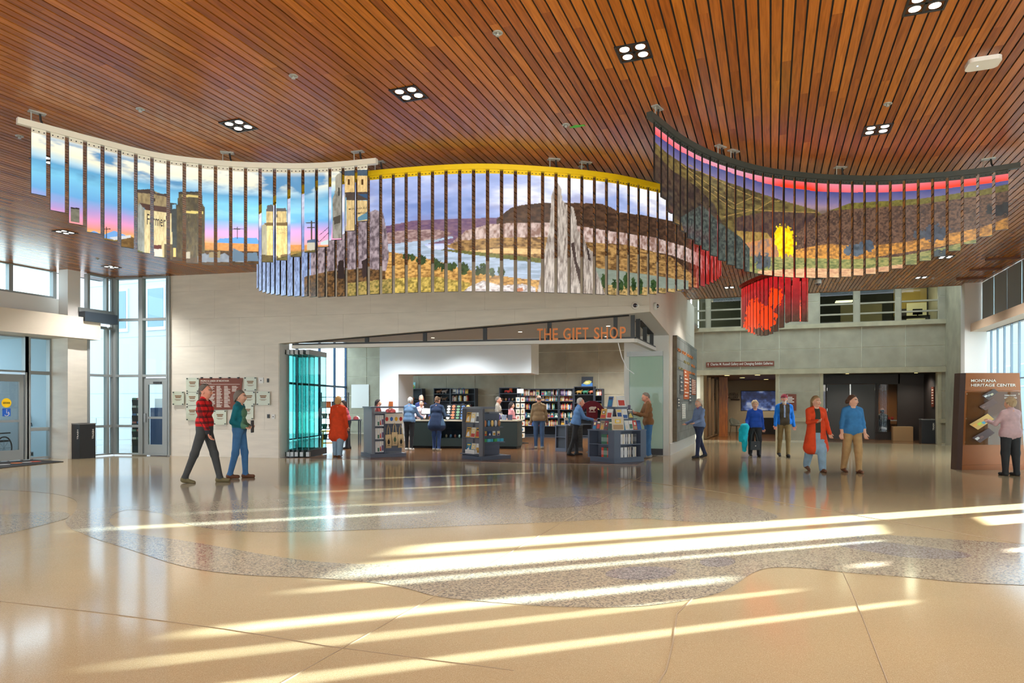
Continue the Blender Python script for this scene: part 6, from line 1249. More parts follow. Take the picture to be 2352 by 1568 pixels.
for i in range(10): P2_.put('mini_book', book_mesh(.034, .1, .1, 9), (-.095, .2 + i * .04, .164), 'small white book in the row on the lowest shelf of the grey book stand', 'book', 'small white books in a row', rz=-math.pi / 2)
for i in range(6): goods_ball(P2_, (.24 + i * .12, .3, .86), (.045, .03, .09), [(150, 190, 220), (230, 150, 90), (90, 150, 200), (240, 200, 120), (200, 210, 220), (160, 120, 80)][i], 'small hanging plush toy on the grey book stand', 'toy', 'plush toys on the grey book stand')
for i in range(7): P2_.put('toy_box', MB().bx(-.05, .05, -.03, .03, 0, .08).add([(-.04, -.031, .02), (.04, -.031, .02), (.04, -.031, .06), (-.04, -.031, .06)], [(0, 1, 2, 3)]).mesh('toy_box', mat('tb_%d' % (i % 3), [(60, 160, 190), (70, 160, 90), (90, 190, 210)][i % 3], .5)), (.2 + i * .112, .24 + .03 * (i % 2), .46), ['sky blue', 'green', 'pale blue'][i % 3] + ' toy box on the ledge of the grey book stand', 'box', 'toy boxes on the grey book stand')
MB().bx(.14, .95, .18, .38, .43, .455).build('ledge', M_GOND, G2); MB().bx(.16, .92, .22, .38, .835, .855).build('ledge', M_GOND, G2)
for i in range(5): P2_.put('card_pack', cover_mesh(.09, .12, .02, [3, 4, 1, 9, 2][i], [9, 0, 9, 4, 5][i], i % 3), (.22 + i * .15, .3, .62), '%s card pack hooked on the slats of the grey book stand' % CN[[3, 4, 1, 9, 2][i]], 'card pack')
# ---------------------------------------------------------------- stepped book display
c0 = Vector((2.53, 16.9, 0)); A4 = DEG(35); G3 = thing('stepped_book_display', 'blue grey stepped book display at the front of the shop', 'display stand', c0, A4); P3_ = Place(c0, A4); LX, LY = 1.12, .98
MB().bx(.04, LX - .04, .04, LY - .04, 0, .1).build('plinth', M_GOND, G3); MB().bx(0, LX, 0, LY, .1, .13).build('bottom_board', M_GOND, G3); MB().bx(-.01, LX + .01, -.01, LY + .01, .79, .82).build('top_board', M_GOND, G3)
MB().bx(.3, LX - .06, .3, LY - .06, .13, .79).build('core', mat('gondola_inner', (98, 104, 118), .5), G3)
for (x0, x1, y0, y1) in ((0, .22, 0, .22), (LX - .2, LX, 0, .3), (0, .3, LY - .06, LY)): MB().bx(x0, x1, y0, y1, .13, .79).build('post', M_GOND, G3)
MB().bx(.22, LX - .2, 0, .3, .44, .462).build('shelf_board', M_GOND, G3); MB().bx(0, .3, .22, LY - .06, .44, .462).build('shelf_board', M_GOND, G3)
MB().bx(.22, LX - .22, .22, LY - .22, .82, 1.08).build('tier', mat('gondola_inner'), G3); MB().bx(.16, LX - .16, .16, LY - .16, 1.08, 1.1).build('tier_board', M_GOND, G3); MB().bx(.34, LX - .34, .34, LY - .34, 1.1, 1.38).build('tier', mat('gondola_inner'), G3); MB().bx(.28, LX - .28, .28, LY - .28, 1.38, 1.4).build('tier_board', M_GOND, G3)
SD = 'stepped display'
def row_face(axis, n, z, ins, w, h, cols, where):
    L_ = (LX if axis == 'x' else LY) - 2 * ins
    for i in range(n):
        u_ = ins + (i + .5) * L_ / n; ci = cols[i % len(cols)]; cj = (ci * 5 + i + 3) % 12
        p = (u_, ins - .1, z) if axis == 'x' else (ins - .1, u_, z)
        P3_.put('book', cover_mesh(min(w, L_ / n - .012), h, .022, ci, cj, i % 3), p, '%s covered book leaning on the %s of the stepped display' % (CN[ci], where), 'book', 'books leaning on the stepped display', rx=-.22, rz=0 if axis == 'x' else -math.pi / 2)
row_face('x', 6, .82, .13, .16, .24, [7, 8, 9, 9, 0, 1], 'lowest step'); row_face('y', 5, .82, .13, .16, .23, [3, 10, 7, 6, 5], 'lowest step'); row_face('x', 3, 1.1, .27, .2, .25, [2, 9, 6], 'middle step'); row_face('y', 2, 1.1, .27, .2, .25, [9, 4], 'middle step'); row_face('x', 1, 1.4, .4, .28, .28, [9], 'top step'); row_face('y', 1, 1.4, .4, .2, .27, [1], 'top step')
P3_.put('large_book', cover_mesh(.3, .34, .03, 2, 7, 1), (.12, -.02, .825), 'large cream cookbook leaning at the corner of the stepped display', 'book', rx=-.2, rz=-.5)
for zz, nm in ((.13, 'bottom shelf'), (.462, 'upper shelf')):
    x = .25
    while x < LX - .3: ci = rb2.choice((9, 2, 6, 9)); P3_.put('book', book_mesh(.032, .25, .18, ci), (x, .06, zz), '%s book upright on the front %s of the stepped display' % (CN[ci], nm), 'book', 'books on the %s of the stepped display' % nm); x += .034 if x < .6 else .06
    y = .26
    while y < LY - .3: ci = rb2.choice((0, 3, 3, 0)); P3_.put('book', book_mesh(.04, .24, .18, ci), (.06, y, zz), '%s book upright on the side %s of the stepped display' % (CN[ci], nm), 'book', 'books on the %s of the stepped display' % nm, rz=-math.pi / 2); y += .042 if y < .5 else .2
# ---------------------------------------------------------------- low blue display with maroon shirt
c0 = Vector((1.66, 20.95, 0)); G4 = thing('low_display', 'low blue grey display cube with grid side before the back shelves', 'display stand', c0, DEG(38)); P4_ = Place(c0, DEG(38))
for (x0, x1, y0, y1, z0, z1) in ((0, .72, 0, .5, 0, .1), (0, .72, 0, .5, .78, .81)): MB().bx(x0, x1, y0, y1, z0, z1).build('board', M_GOND, G4)
MB().bx(.06, .72, .02, .48, .1, .78).build('core', M_SHELF, G4); MB().bx(0, .06, 0, .04, .1, .78).build('post', M_GOND, G4); MB().bx(0, .06, .46, .5, .1, .78).build('post', M_GOND, G4); MB().bx(0, .06, .04, .46, .43, .45).build('shelf_board', M_GOND, G4)
for i in range(8): MB().tube([(.12 + i * .075, .01, .14), (.12 + i * .075, .01, .74)], .004, 5).build('grid_wire', M_BLACK, G4)
for i in range(7): MB().tube([(.1, .008, .16 + i * .09), (.68, .008, .16 + i * .09)], .004, 5).build('grid_wire', M_BLACK, G4)
for i in range(3): P4_.put('brochure', cover_mesh(.14, .24, .015, [9, 8, 2][i], [1, 9, 3][i], i), (.14 + i * .2, .12, .81), ['white', 'teal', 'cream'][i] + ' brochure standing on the low display cube', 'brochure', rx=-.15)
t = thing('maroon_shirt', 'maroon T-shirt with a white bear print on a stand', 'shirt', Vector((2.42, 20.6, 0)), 0)
b = MB(); b.extr([(-.16, 0, 1.02), (.16, 0, 1.02), (.17, 0, 1.36), (.3, 0, 1.22), (.36, 0, 1.32), (.22, 0, 1.5), (.08, 0, 1.56), (-.08, 0, 1.56), (-.22, 0, 1.5), (-.36, 0, 1.32), (-.3, 0, 1.22), (-.17, 0, 1.36)][::-1], (0, .1, 0)); b.build('cloth', fabric('maroon', (110, 24, 38)), t); MB().tube([(0, .05, 1.02), (0, .05, 0.02)], .02, 8).build('stand_pole', M_DARK, t); MB().lathe([(.18, 0), (.18, .02), (.03, .03)], (0, .05, 0), 16).build('stand_foot', M_DARK, t)
b = MB(); b.ball((0, -.004, 1.34), (.1, .006, .05), 10, 6); b.ball((.09, -.004, 1.36), (.035, .006, .03), 8, 5)
for x in (-.06, .05): b.box((x, -.004, 1.29), (.03, .01, .06))
b.box((0, -.004, 1.23), (.2, .008, .02)); b.build('printed_motif', mat('towel_white'), t)
for i in range(2): goods_ball(P4_, (.3 + i * .22, .3, .81), (.09, .09, .1), [(120, 130, 120), (150, 120, 70)][i], ['glass bird', 'amber'][i] + ' ornament on the low display cube')
# ---------------------------------------------------------------- sales counter
M_CGR = mat('dark_green_counter', (30, 44, 42), .5); M_CTOP = mat('counter_top', (188, 178, 156), .4)
ca = fb(945, 4.7); cb_ = fb(1012, 4.7); cc = fb(1064, 4.7)
fz = fr_rz; C1 = thing('sales_counter', 'dark green sales counter with pale top and glazed display case', 'counter', ca, fz); w1 = (cb_ - ca).length; w2 = (cc - cb_).length; PC = Place(ca, fz)
MB().bx(0, w1, 0, .7, .08, .9).build('cabinet', M_CGR, C1); MB().bx(-.03, w1 + w2, -.03, .73, .9, .94).build('worktop', M_CTOP, C1); MB().bx(.02, w1 + w2 - .02, .05, .66, 0, .08).build('toe_kick', M_BLACK, C1)
MB().bx(w1, w1 + w2, 0, .7, .08, .34).build('case_base', M_CGR, C1); MB().bx(w1, w1 + w2, .6, .7, .34, .9).build('case_back', M_SHELFD, C1); MB().bx(w1 + .02, w1 + w2 - .02, .05, .58, .6, .612).build('glass_shelf', M_GLASS, C1); MB().bx(w1, w1 + w2, .0, .012, .34, .9).build('case_glass', M_GLASS, C1); MB().bx(w1 + w2 - .012, w1 + w2, .012, .6, .34, .9).build('case_glass', M_GLASS, C1)
for i in range(5): goods_ball(PC, (w1 + .12 + i * .15, .25, .342), (.04, .04, .06), [(200, 160, 120), (90, 110, 130), (160, 80, 60), (210, 200, 180), (120, 140, 100)][i], ['tan', 'slate', 'rust', 'ivory', 'sage'][i] + ' ornament inside the glazed display case')
for i in range(3): P_ = PC.put('copper_mug', MB().lathe([(.05, 0), (.055, .02), (.05, .12), (.058, .13)], n=14).mesh('copper_mug', mat('copper_mug', (190, 120, 84), .4, metal=.3), True), (.62, -.02 + .0, .42 + i * .0 + .0) if False else (w1 - .38 + i * .13, .1, .94), 'copper coloured mug on the sales counter', 'mug', 'copper mugs on the counter')
t = PC.put('cash_register', None, (.42, .3, .94), 'black cash register screen on the sales counter', 'register', rz=.15); MB().bx(-.17, .17, -.12, .12, 0, .06).build('base', M_BLACK, t); MB().tube([(0, .05, .05), (0, .08, .22)], .03, 8).build('neck', M_BLACK, t); b = MB(); b.box((0, .0, .28), (.34, .03, .24), rx=-.5); b.build('screen_housing', M_BLACK, t); b = MB(); b.box((0, -.016, .285), (.3, .006, .19), rx=-.5); b.build('screen', mat('screen_grey', (120, 130, 150), .2), t); MB().bx(-.12, .12, .16, .19, .2, .52).build('customer_display', M_BLACK, t)
t = PC.put('sticker_rack', None, (w1 + .5, .32, .94), 'black tilted rack of oval stickers on the glazed case', 'rack'); b = MB(); b.box((0, 0, .25), (.82, .02, .56), rx=-.35); b.build('rack_board', M_BLACK, t); MB().bx(-.35, .35, .1, .3, 0, .03).build('rack_foot', M_BLACK, t)
MB().tube([(-.3, .2, 0), (-.3, .06, .35)], .015, 6).build('rack_leg', M_BLACK, t); MB().tube([(.3, .2, 0), (.3, .06, .35)], .015, 6).build('rack_leg', M_BLACK, t)
for i in range(25):
    x = -.33 + (i % 5) * .165; zz = -.2 + (i // 5) * .1; M3 = Matrix.Rotation(-.35, 3, 'X'); p = M3 @ Vector((x, -.014, zz)); b = MB(); ring = [M3 @ Vector((x + .06 * math.cos(2 * math.pi * k / 12), -.014, zz + .035 * math.sin(2 * math.pi * k / 12) * (1.5 if i % 3 == 0 else 1))) for k in range(12)]
    b.add([v + Vector((0, 0, .25)) for v in ring], [tuple(range(12))]); b.build('sticker', mat('stk_%d' % (i % 5), [(232, 228, 214), (214, 120, 70), (110, 160, 120), (90, 130, 190), (226, 190, 110)][i % 5], .5), t)
ca = fb(1130, 5.0); cc = fb(1188, 5.0); C2 = thing('display_counter', 'dark green counter block between the book stand and the postcard spinner', 'counter', ca, fz); w = (cc - ca).length
MB().bx(0, w, 0, .8, .08, .9).build('cabinet', M_CGR, C2); MB().bx(-.03, w + .03, -.03, .83, .9, .94).build('worktop', M_CTOP, C2); MB().bx(.03, w - .03, .04, .76, 0, .08).build('toe_kick', M_BLACK, C2); MB().bx(w * .1, w * .12, -.008, .0, .2, .8).build('panel_groove', M_BLACK, C2)
PD = Place(ca, fz)
for i in range(3): PD.put('gift_box', MB().bx(-.07, .07, -.05, .05, 0, .16).bx(-.075, .075, -.055, .055, .12, .165).mesh('gift_box', mat('gb_%d' % i, [(98, 82, 150), (140, 150, 170), (70, 70, 90)][i], .5)), (.15 + i * .2, .25, .94), ['violet', 'silver grey', 'dark blue'][i] + ' lidded gift box on the counter block', 'box')
# postcard spinner
c0 = fl(1195, 1018); t = thing('postcard_spinner', 'tall black spinner rack full of postcards by the counter', 'rack', c0); MB().tube([(0, 0, .05), (0, 0, 1.85)], .02, 8).build('pole', M_BLACK, t); MB().lathe([(.3, 0), (.3, .03), (.05, .06)], n=6).build('spinner_base', M_BLACK, t)
for j in range(7):
    z = .2 + j * .22; MB().lathe([(.16, z - .012), (.17, z)], n=6).build('tier_ring', M_BLACK, t)
    for k in range(6):
        a_ = k * math.pi / 3; b = MB(); b.box((.16 * math.cos(a_), .16 * math.sin(a_), z + .1), (.015, .14, .17), a_); b.cur = 1; b.box((.169 * math.cos(a_), .169 * math.sin(a_), z + .1), (.003, .06, .09), a_); b.build('postcard', [mat('towel_white'), mat('pc_%d' % ((j + k) % 4), [(150, 170, 120), (190, 150, 100), (110, 150, 180), (190, 110, 90)][(j + k) % 4], .5)], t)
MB().bx(-.12, .12, -.01, .01, 1.86, 2.02).build('header_card', M_STW, t)
# left corner: wire shelving seen through the glass, hat table, yellow stool
c0 = Vector((-6.4, 22.6, 0)); t = thing('wire_shelving', 'dark tiered shelving of gift baskets behind the teal glass', 'shelf', c0, .1); PW_ = Place(c0, .1)
for x in (0, .9):
    for y in (0, .4): MB().bx(x, x + .03, y, y + .03, 0, 1.85).build('upright', M_DARK, t)
for z in (.3, .65, 1.0, 1.35, 1.7): MB().bx(0, .93, 0, .43, z - .02, z).build('shelf_board', M_DARK, t)
for i in range(12): PW_.put('gift_basket', MB().lathe([(.07, 0), (.1, .14), (.09, .15), (.06, .02)], n=10).mesh('gift_basket', mat('bsk_%d' % (i % 4), [(60, 110, 96), (130, 116, 80), (70, 90, 120), (170, 150, 110)][i % 4], .8)), (.16 + (i % 4) * .21, .2, (.3, .65, 1.0)[i // 4]), ['green', 'straw', 'blue', 'tan'][i % 4] + ' round gift basket on the tiered shelving', 'basket', 'gift baskets on the tiered shelving')
for i in range(5): PW_.put('boxed_gift', MB().bx(-.07, .07, -.06, .06, 0, .2).bx(-.04, .04, -.062, -.06, .05, .15).mesh('boxed_gift', mat('bxg_%d' % (i % 3), [(200, 200, 196), (214, 110, 50), (70, 80, 90)][i % 3], .6)), (.12 + i * .17, .2, 1.35), ['white', 'orange', 'slate'][i % 3] + ' boxed gift on the tiered shelving', 'box', 'boxed gifts on the tiered shelving')
c0 = Vector((-5.75, 21.3, 0)); t = thing('yellow_stool', 'yellow painted wooden stool beside the orange coat', 'stool', c0, .3); M_YEL = mat('stool_yellow', (226, 170, 40), .5)
for x in (-.14, .14):
    for y in (-.14, .14): MB().tube([(x * 1.25, y * 1.25, 0), (x, y, .6)], .018, 8).build('leg', M_YEL, t)
MB().lathe([(.2, .6), (.21, .62), (.2, .64)], n=18).build('seat', M_YEL, t)
for y in (-.16, .16): MB().tube([(-.16, y, .25), (.16, y, .25)], .012, 6).build('rung', M_YEL, t)
c0 = Vector((-6.35, 24.4, 0)); t = thing('hat_table', 'dark table stacked with caps by the shop window', 'table', c0, .1); PT_ = Place(c0, .1); MB().bx(0, .9, 0, .6, .86, .9).build('tabletop', M_SHELF, t)
for x in (.03, .83):
    for y in (.03, .53): MB().bx(x, x + .04, y, y + .04, 0, .86).build('leg', M_SHELF, t)
for i in range(6):
    col = [(40, 80, 190), (60, 60, 70), (150, 60, 60), (40, 60, 110), (120, 110, 96), (200, 200, 200)][i]; b = MB(); b.lathe([(.1, 0), (.1, .03), (.08, .09), (.02, .12)], n=14); b.prism([Vector((.08 * math.cos(x_) * 1.0, -.08 - .07 * abs(math.sin(x_)), 0)) for x_ in [math.pi * k / 6 for k in range(7)]], 0, .012)
    PT_.put('cap', b.mesh('cap', mat('cap_%d' % i, col, .8)), (.15 + (i % 3) * .29, .22 + (i // 3) * .26, .9), ['royal blue', 'charcoal', 'maroon', 'navy', 'khaki', 'pale grey'][i] + ' cap on the dark hat table', 'cap')
t = thing('hanging_cord', 'white cord hanging in a slack curve from the beam', 'cord', FP(kF(1418), BZ0, .3), 0); a = Vector((0, 0, 0)); e_ = pt(1456, 858, 17.2) - t.location; MB().tube([a, a.lerp(e_, .3) + Vector((-.03, 0, -.12)), a.lerp(e_, .65) + Vector((-.04, 0, -.14)), e_], .012, 6).build('cord', M_STW, t)
# ================================================================ HALL OBJECTS
M_TXT = mat('sign_white', (240, 234, 222), .6); M_RUST = mat('rust_brown_sign', (112, 48, 22), .5); M_BRZ = mat('bronze_brown', (136, 76, 28), .35, metal=.25); M_BRZD = mat('bronze_dark', (70, 46, 34), .45)
# directory kiosk
k0 = Vector((10.06, 15.27, 0)); K_ = thing('directory_kiosk', 'brown freestanding directory board lettered MONTANA HERITAGE CENTER', 'sign', k0); KW, KH = 1.42, 2.17
def trap(z0, z1, y0, y1, ins=0.0):
    a = lambda z: .09 * z / KH + ins; c_ = lambda z: KW - .13 * z / KH - ins
    return [(a(z0), y0, z0), (c_(z0), y0, z0), (c_(z1), y0, z1), (a(z1), y0, z1)], (0, y1 - y0, 0)
MB().extr(*trap(.12, 1.77, .0, .34)).build('body', M_BRZ, K_); MB().extr(*trap(1.775, KH, -.004, .34)).build('header', M_BRZ, K_); MB().extr(*trap(0, .118, -.006, .345)).build('plinth', M_BRZ, K_)
MB().extr([(-.045, .12, 0), (0, -.003, 0), (.088, -.003, KH), (.045, .12, KH)], (0, .2, 0)).build('side_cheek', M_BRZD, K_)
MB().extr(*trap(.565, 1.75, -.04, -.03, .03)).build('map_glass', glass('map_glass', (226, 222, 206), 1.0), K_)
for x, z in ((.12, 1.7), (1.28, 1.7), (.1, 1.15), (.08, .62), (.62, .74)): MB().lathe([(.016, -.05), (.016, 0)], (x, 0, z), 12, Matrix.Rotation(math.pi / 2, 3, 'X')).build('standoff', mat('standoff_steel', (220, 216, 206), .3, metal=.6), K_)
fit_text('title_text', 'MONTANA', .56, .063, M_TXT, (.2, -.012, 1.965), (math.pi / 2, 0, 0), K_, .006, .01); fit_text('title_text', 'HERITAGE CENTER', 1.0, .063, M_TXT, (.2, -.012, 1.865), (math.pi / 2, 0, 0), K_, .006, .01)
fit_text('floor_text', 'THIRD FLOOR', .26, .028, M_TXT, (.92, -.045, 1.655), (math.pi / 2, 0, 0), K_, .002)
for z in (1.62, 1.6): MB().bx(.92, 1.2, -.045, -.043, z, z + .006).build('text_line', M_TXT, K_)
def plan(z, x, cols, sc=1.0, dark=(70, 46, 40)):
    b = MB(); P_ = [(0, 0), (.34, .2), (.46, .1), (.16, -.1)]; b.add([(x + u * sc, -.046, z + v * sc) for u, v in P_], [(3, 2, 1, 0)]); b.build('floor_plan', mat('plan_%d_%d_%d' % dark, dark, .5), K_)
    for i, c_ in enumerate(cols): b = MB(); u0 = .05 + i * .085; b.add([(x + (u0 + p[0]) * sc, -.049, z + (u0 * .3 - .03 + p[1]) * sc) for p in ((0, 0), (.07, .04), (.11, .01), (.05, -.035))], [(3, 2, 1, 0)]); b.build('plan_room', mat('room_%d_%d_%d' % c_, c_, .5), K_)
plan(1.66, .42, [(214, 214, 210), (150, 150, 150), (200, 190, 150)], .8, (60, 44, 40)); plan(1.42, .36, [(120, 84, 70), (96, 66, 56)], .9, (88, 56, 44)); plan(1.02, .14, [(236, 170, 70), (190, 210, 60), (80, 160, 190), (214, 120, 60)], 1.2, (214, 170, 90)); plan(.72, .2, [(220, 214, 206), (110, 70, 60)], 1.1, (74, 44, 40))
# donor board and glass plaques on the shop front
def FW(px, py, n=0.0): k = kF(px); p = FP(k); return FP(k, zat(py, p.y), n)
db = thing('donor_board', 'rust brown donor board titled PEOPLE & LANDS OF MONTANA on the limestone wall', 'sign', (0, 0, 0))
MB().extr([FW(461, 941, -.04), FW(551, 940, -.04), FW(559, 868, -.04), FW(461, 868.5, -.04)], FN * .02).build('board', M_RUST, db)
def ftext(body, px0, px1, py0, py1, m, parent, n=-.046): a, c_ = FW(px0, py1, n), FW(px1, py1, n); h_ = FW(px0, py0).z - FW(px0, py1).z; return fit_text('board_text', body, (c_ - a).length, h_, m, a, FR, parent, .003, .006)
ftext('PEOPLE & LANDS OF MONTANA', 463.5, 528.5, 872.8, 876.8, M_TXT, db); ftext('Founding supporters', 463.5, 488, 878.5, 880.8, M_TXT, db)
def fbar(px0, px1, py, parent, m=M_TXT, n=-.044, h_=.012): a, c_ = FW(px0, py, n), FW(px1, py, n); return MB().extr([a, c_, c_ + Vector((0, 0, h_)), a + Vector((0, 0, h_))], FN * .003).build('text_line', m, parent)
fbar(480, 553, 882.6, db, h_=.008); rt = random.Random(5)
for c_, x in enumerate((464, 482, 499.5, 517, 535)):
    for r_ in range(22):
        if c_ == 4 and r_ > 5: break
        fbar(x, x + rt.uniform(8, 14.5), 887.5 + r_ * 2.25, db)
for i in range(5): p = FW(465 + i * 21, 867.5, -.03); MB().box(p, (.04, .05, .04), fr_rz).build('mount_clip', M_DARK, db)
M_PLQ = mat('sage_glass_plaque', (176, 182, 156), .12); M_PT = mat('plaque_text', (128, 92, 60), .6)
plq = {(430, 459, 867.5, 900): 'top left beside the donor board', (398.5, 425, 899, 930): 'nearest the glazed side door', (430, 458, 901, 930): 'behind the man in plaid', (430, 458, 932, 965): 'lowest on the side toward the glazed door', (493, 522, 942, 975): 'just under the donor board', (563, 591, 866, 897): 'top beside the light switch', (560, 588, 899, 930): 'behind the woman in teal', (591, 622, 899, 930): 'nearest the gift shop opening', (556, 584, 930, 963): 'lowest on the side toward the gift shop'}
for (x0, x1, y0, y1), w_ in plq.items():
    t = thing('glass_plaque', 'small sage glass plaque on standoffs ' + w_, 'plaque', (0, 0, 0), 0, 'glass plaques around the donor board'); MB().extr([FW(x0, y1, -.045), FW(x1, y1, -.045), FW(x1, y0, -.045), FW(x0, y0, -.045)], FN * .012).build('plaque', M_PLQ, t)
    for x in (x0 + 2.5, x1 - 2.5):
        for y in (y0 + 2, y1 - 2): p = FW(x, y, -.03); MB().box(p, (.03, .06, .03), fr_rz).build('standoff', M_DARK, t)
    xm = (x0 + x1) / 2
    for dy, hw, hh in ((11, 7.5, .03), (14.5, 6, .03), (18.5, 8, .01), (20.5, 5, .01)): fbar(xm - hw, xm + hw, y0 + dy, t, M_PT, -.049, hh)
for (x0, x1, y0, y1, m, nm, lb) in ((595, 606, 867, 880, M_SHELL, 'wall_panel', 'white square access panel above the switches beside the plaques'), (614, 618, 869, 878, M_DARK, 'card_reader', 'slim grey card reader near the white access panel'), (614.5, 619.5, 951, 960, M_DARK, 'switch_plate', 'slim grey switch plate next to the white thermostat'), (625, 632, 951.5, 961.5, M_SHELL, 'thermostat', 'small white thermostat by the gift shop opening')):
    t = thing(nm, lb, 'wall device', (0, 0, 0)); MB().extr([FW(x0, y1, -.025), FW(x1, y1, -.025), FW(x1, y0, -.025), FW(x0, y0, -.025)], FN * .027).build('cover', m, t); xm, ym = (x0 + x1) / 2, (y0 + y1) / 2; MB().extr([FW(xm - 1, ym + 1, -.03), FW(xm + 1, ym + 1, -.03), FW(xm + 1, ym - 1, -.03), FW(xm - 1, ym - 1, -.03)], FN * .006).build('button', M_BLACK, t)
# litter bins
def bin_(loc, wx, wy, h_, label, rz, faces):
    t = thing('trash_bin', label, 'bin', loc, rz); MB().bx(0, wx, 0, wy, .0, h_ - .03).build('cabinet', mat('bin_black', (34, 36, 40), .4), t); MB().bx(-.006, wx + .006, -.006, wy + .006, h_ - .03, h_).build('lid', mat('bin_lid', (120, 120, 118), .4), t); MB().bx(wx * .25, wx * .75, wy * .25, wy * .75, h_, h_ + .004).build('opening', M_BLACK, t)
    for f_ in faces:
        if f_ == 'front': fit_text('bin_text', 'TRASH', .26, .055, M_TXT, (wx - .04, -.004, h_ * .55), (math.pi / 2, -math.pi / 2, 0), t, .003, .01)
        else: fit_text('bin_text', 'TRASH', .26, .055, M_TXT, (wx + .004, wy - .05, h_ * .55), (math.pi / 2, -math.pi / 2, math.pi / 2), t, .003, .01)
s_, t_ = to_st(-11.62, 18.28); bin_(st(s_ - .24, t_), .3, .46, .95, 'black TRASH bin beside the entrance pillar', -TH, ('front', 'side'))
bin_(st(sW(2117, WT + .35), WT + .35), sW(2149, WT + .35) - sW(2117, WT + .35), .5, .9, 'black TRASH bin in the dark lobby by the oak plinth', -TH, ('front',))
# entrance mat
P_ = [fl(80, 1056.5), fl(146, 1060.5), fl(-30, 1079), fl(-110, 1070)]; mt = thing('entrance_mat', 'black entrance mat with a small coloured emblem before the doors', 'mat', (0, 0, 0)); MB().prism(P_, .001, .016).build('rubber_mat', mat('mat_black', (30, 30, 32), .9), mt)
for (px, py, r, c_) in ((38, 1064.5, .12, (206, 110, 40)), (62, 1062.6, .1, (170, 170, 170)), (82, 1061.0, .12, (190, 70, 40)), (10, 1068.2, .12, (180, 180, 178))): MB().lathe([(r, .016), (r, .018)], fl(px, py), 14).build('emblem', mat('emb_%d_%d_%d' % c_, c_, .9), mt)
# stroller and wheelchair in the vestibule
p = hit(100, st(-19.3, 0), st(-19.3, 5)); t = thing('stroller', 'dark folded umbrella stroller parked in the vestibule', 'stroller', p, math.atan2(DY, DX)); MS = mat('stroller_tube', (120, 150, 170), .3, metal=.6); MF = fabric('stroller_fabric', (58, 60, 66))
for y in (-.2, .2):
    MB().tube([(-.62, y, 1.02), (-.45, y, .85), (.35, y, .1)], .014, 8).build('frame_tube', MS, t); MB().tube([(-.4, y, .1), (-.1, y, .5), (.1, y, .62)], .012, 8).build('frame_tube', MS, t)
    for x in (-.4, .38):
        for dy in (-.03, .03): MB().lathe([(.03, -.012), (.085, -.014), (.09, 0), (.085, .014), (.03, .012)], (x, y + dy, .09), 16, Matrix.Rotation(math.pi / 2, 3, 'X')).build('wheel', S_BLK, t)
MB().extr([(-.5, -.19, .9), (-.1, -.19, .42), (.2, -.19, .36), (.22, -.19, .42), (-.05, -.19, .52), (-.44, -.19, .98)], (0, .38, 0)).build('seat_sling', MF, t); MB().extr([(-.45, -.18, .36), (.1, -.18, .3), (.05, -.18, .16), (-.4, -.18, .18)], (0, .36, 0)).build('basket', MF, t)
for y in (-.2, .2): MB().tube([(-.62, y, 1.02), (-.7, y, 1.0)], .022, 8).build('grip', S_BLK, t)
p = hit(-16, st(-19.5, 0), st(-19.4, 5)); t = thing('wheelchair', 'grey wheelchair parked behind the entrance door glass', 'wheelchair', p, math.atan2(DY, DX) + .4)
for y in (-.28, .28):
    b = MB(); b.tube([(.3 * math.cos(a_), y, .3 + .3 * math.sin(a_)) for a_ in [2 * math.pi * k / 24 for k in range(25)]], .018, 6, False); b.build('wheel', S_BLK, t); b = MB()
    for k in range(8): b.tube([(0, y, .3), (.29 * math.cos(k * math.pi / 4), y, .3 + .29 * math.sin(k * math.pi / 4))], .004, 4)
    b.build('spokes', MS, t); MB().tube([(-.12, y * .85, .35), (-.18, y * .85, .95), (-.28, y * .85, .98)], .014, 8).build('push_handle', MS, t); MB().bx(-.1, .28, y * .85 - .025, y * .85 + .025, .68, .71).build('armrest', S_BLK, t)
MB().bx(-.12, .32, -.22, .22, .46, .5).build('seat', MF, t); MB().extr([(-.13, -.22, .5), (-.1, -.22, .5), (-.16, -.22, .92), (-.19, -.22, .92)], (0, .44, 0)).build('backrest', MF, t); MB().bx(.42, .58, -.18, .18, .1, .13).build('footrest', MS, t)
p = st(-19.6, TP0 + .06); t = thing('door_button', 'grey push plate on the vestibule wall', 'wall device', st(-19.25, TP0 + .06, 1.05), -TH); MB().bx(-.09, .09, -.04, 0, -.09, .09).build('plate', M_DARK, t); MB().bx(-.06, .06, -.05, -.04, -.06, .06).build('button', mat('steel'), t)
# leaflet rack and blue cabinet outside the side door
t = thing('leaflet_rack', 'narrow rack of leaflets seen through the side door glass', 'rack', Vector((-11.38, 20.85, 0)), .3); MB().bx(-.2, .2, 0, .03, 0, 1.65).build('back_board', M_DARK, t)
for i in range(6):
    b = MB(); b.box((0, -.05, .3 + i * .24), (.38, .02, .2), rx=.35); b.build('pocket', M_DARK, t)
    for k in range(3): b = MB(); b.box((-.12 + k * .12, -.06, .36 + i * .24), (.1, .015, .2), rx=.35); b.build('leaflet', mat('lf_%d' % ((i + k) % 4), [(200, 200, 190), (110, 140, 120), (180, 120, 110), (90, 120, 160)][(i + k) % 4], .6), t)
t = thing('blue_cabinet', 'dark blue cabinet with a white card outside the side door', 'cabinet', Vector((-11.1, 20.95, 0)), .1); MB().bx(0, .5, 0, .4, 0, 1.35).build('body', mat('cabinet_blue', (52, 72, 108), .5), t); MB().bx(.02, .48, -.015, 0, .05, 1.3).build('door', mat('cabinet_blue'), t); MB().bx(.42, .45, -.04, -.015, .7, .85).build('handle', mat('steel'), t)
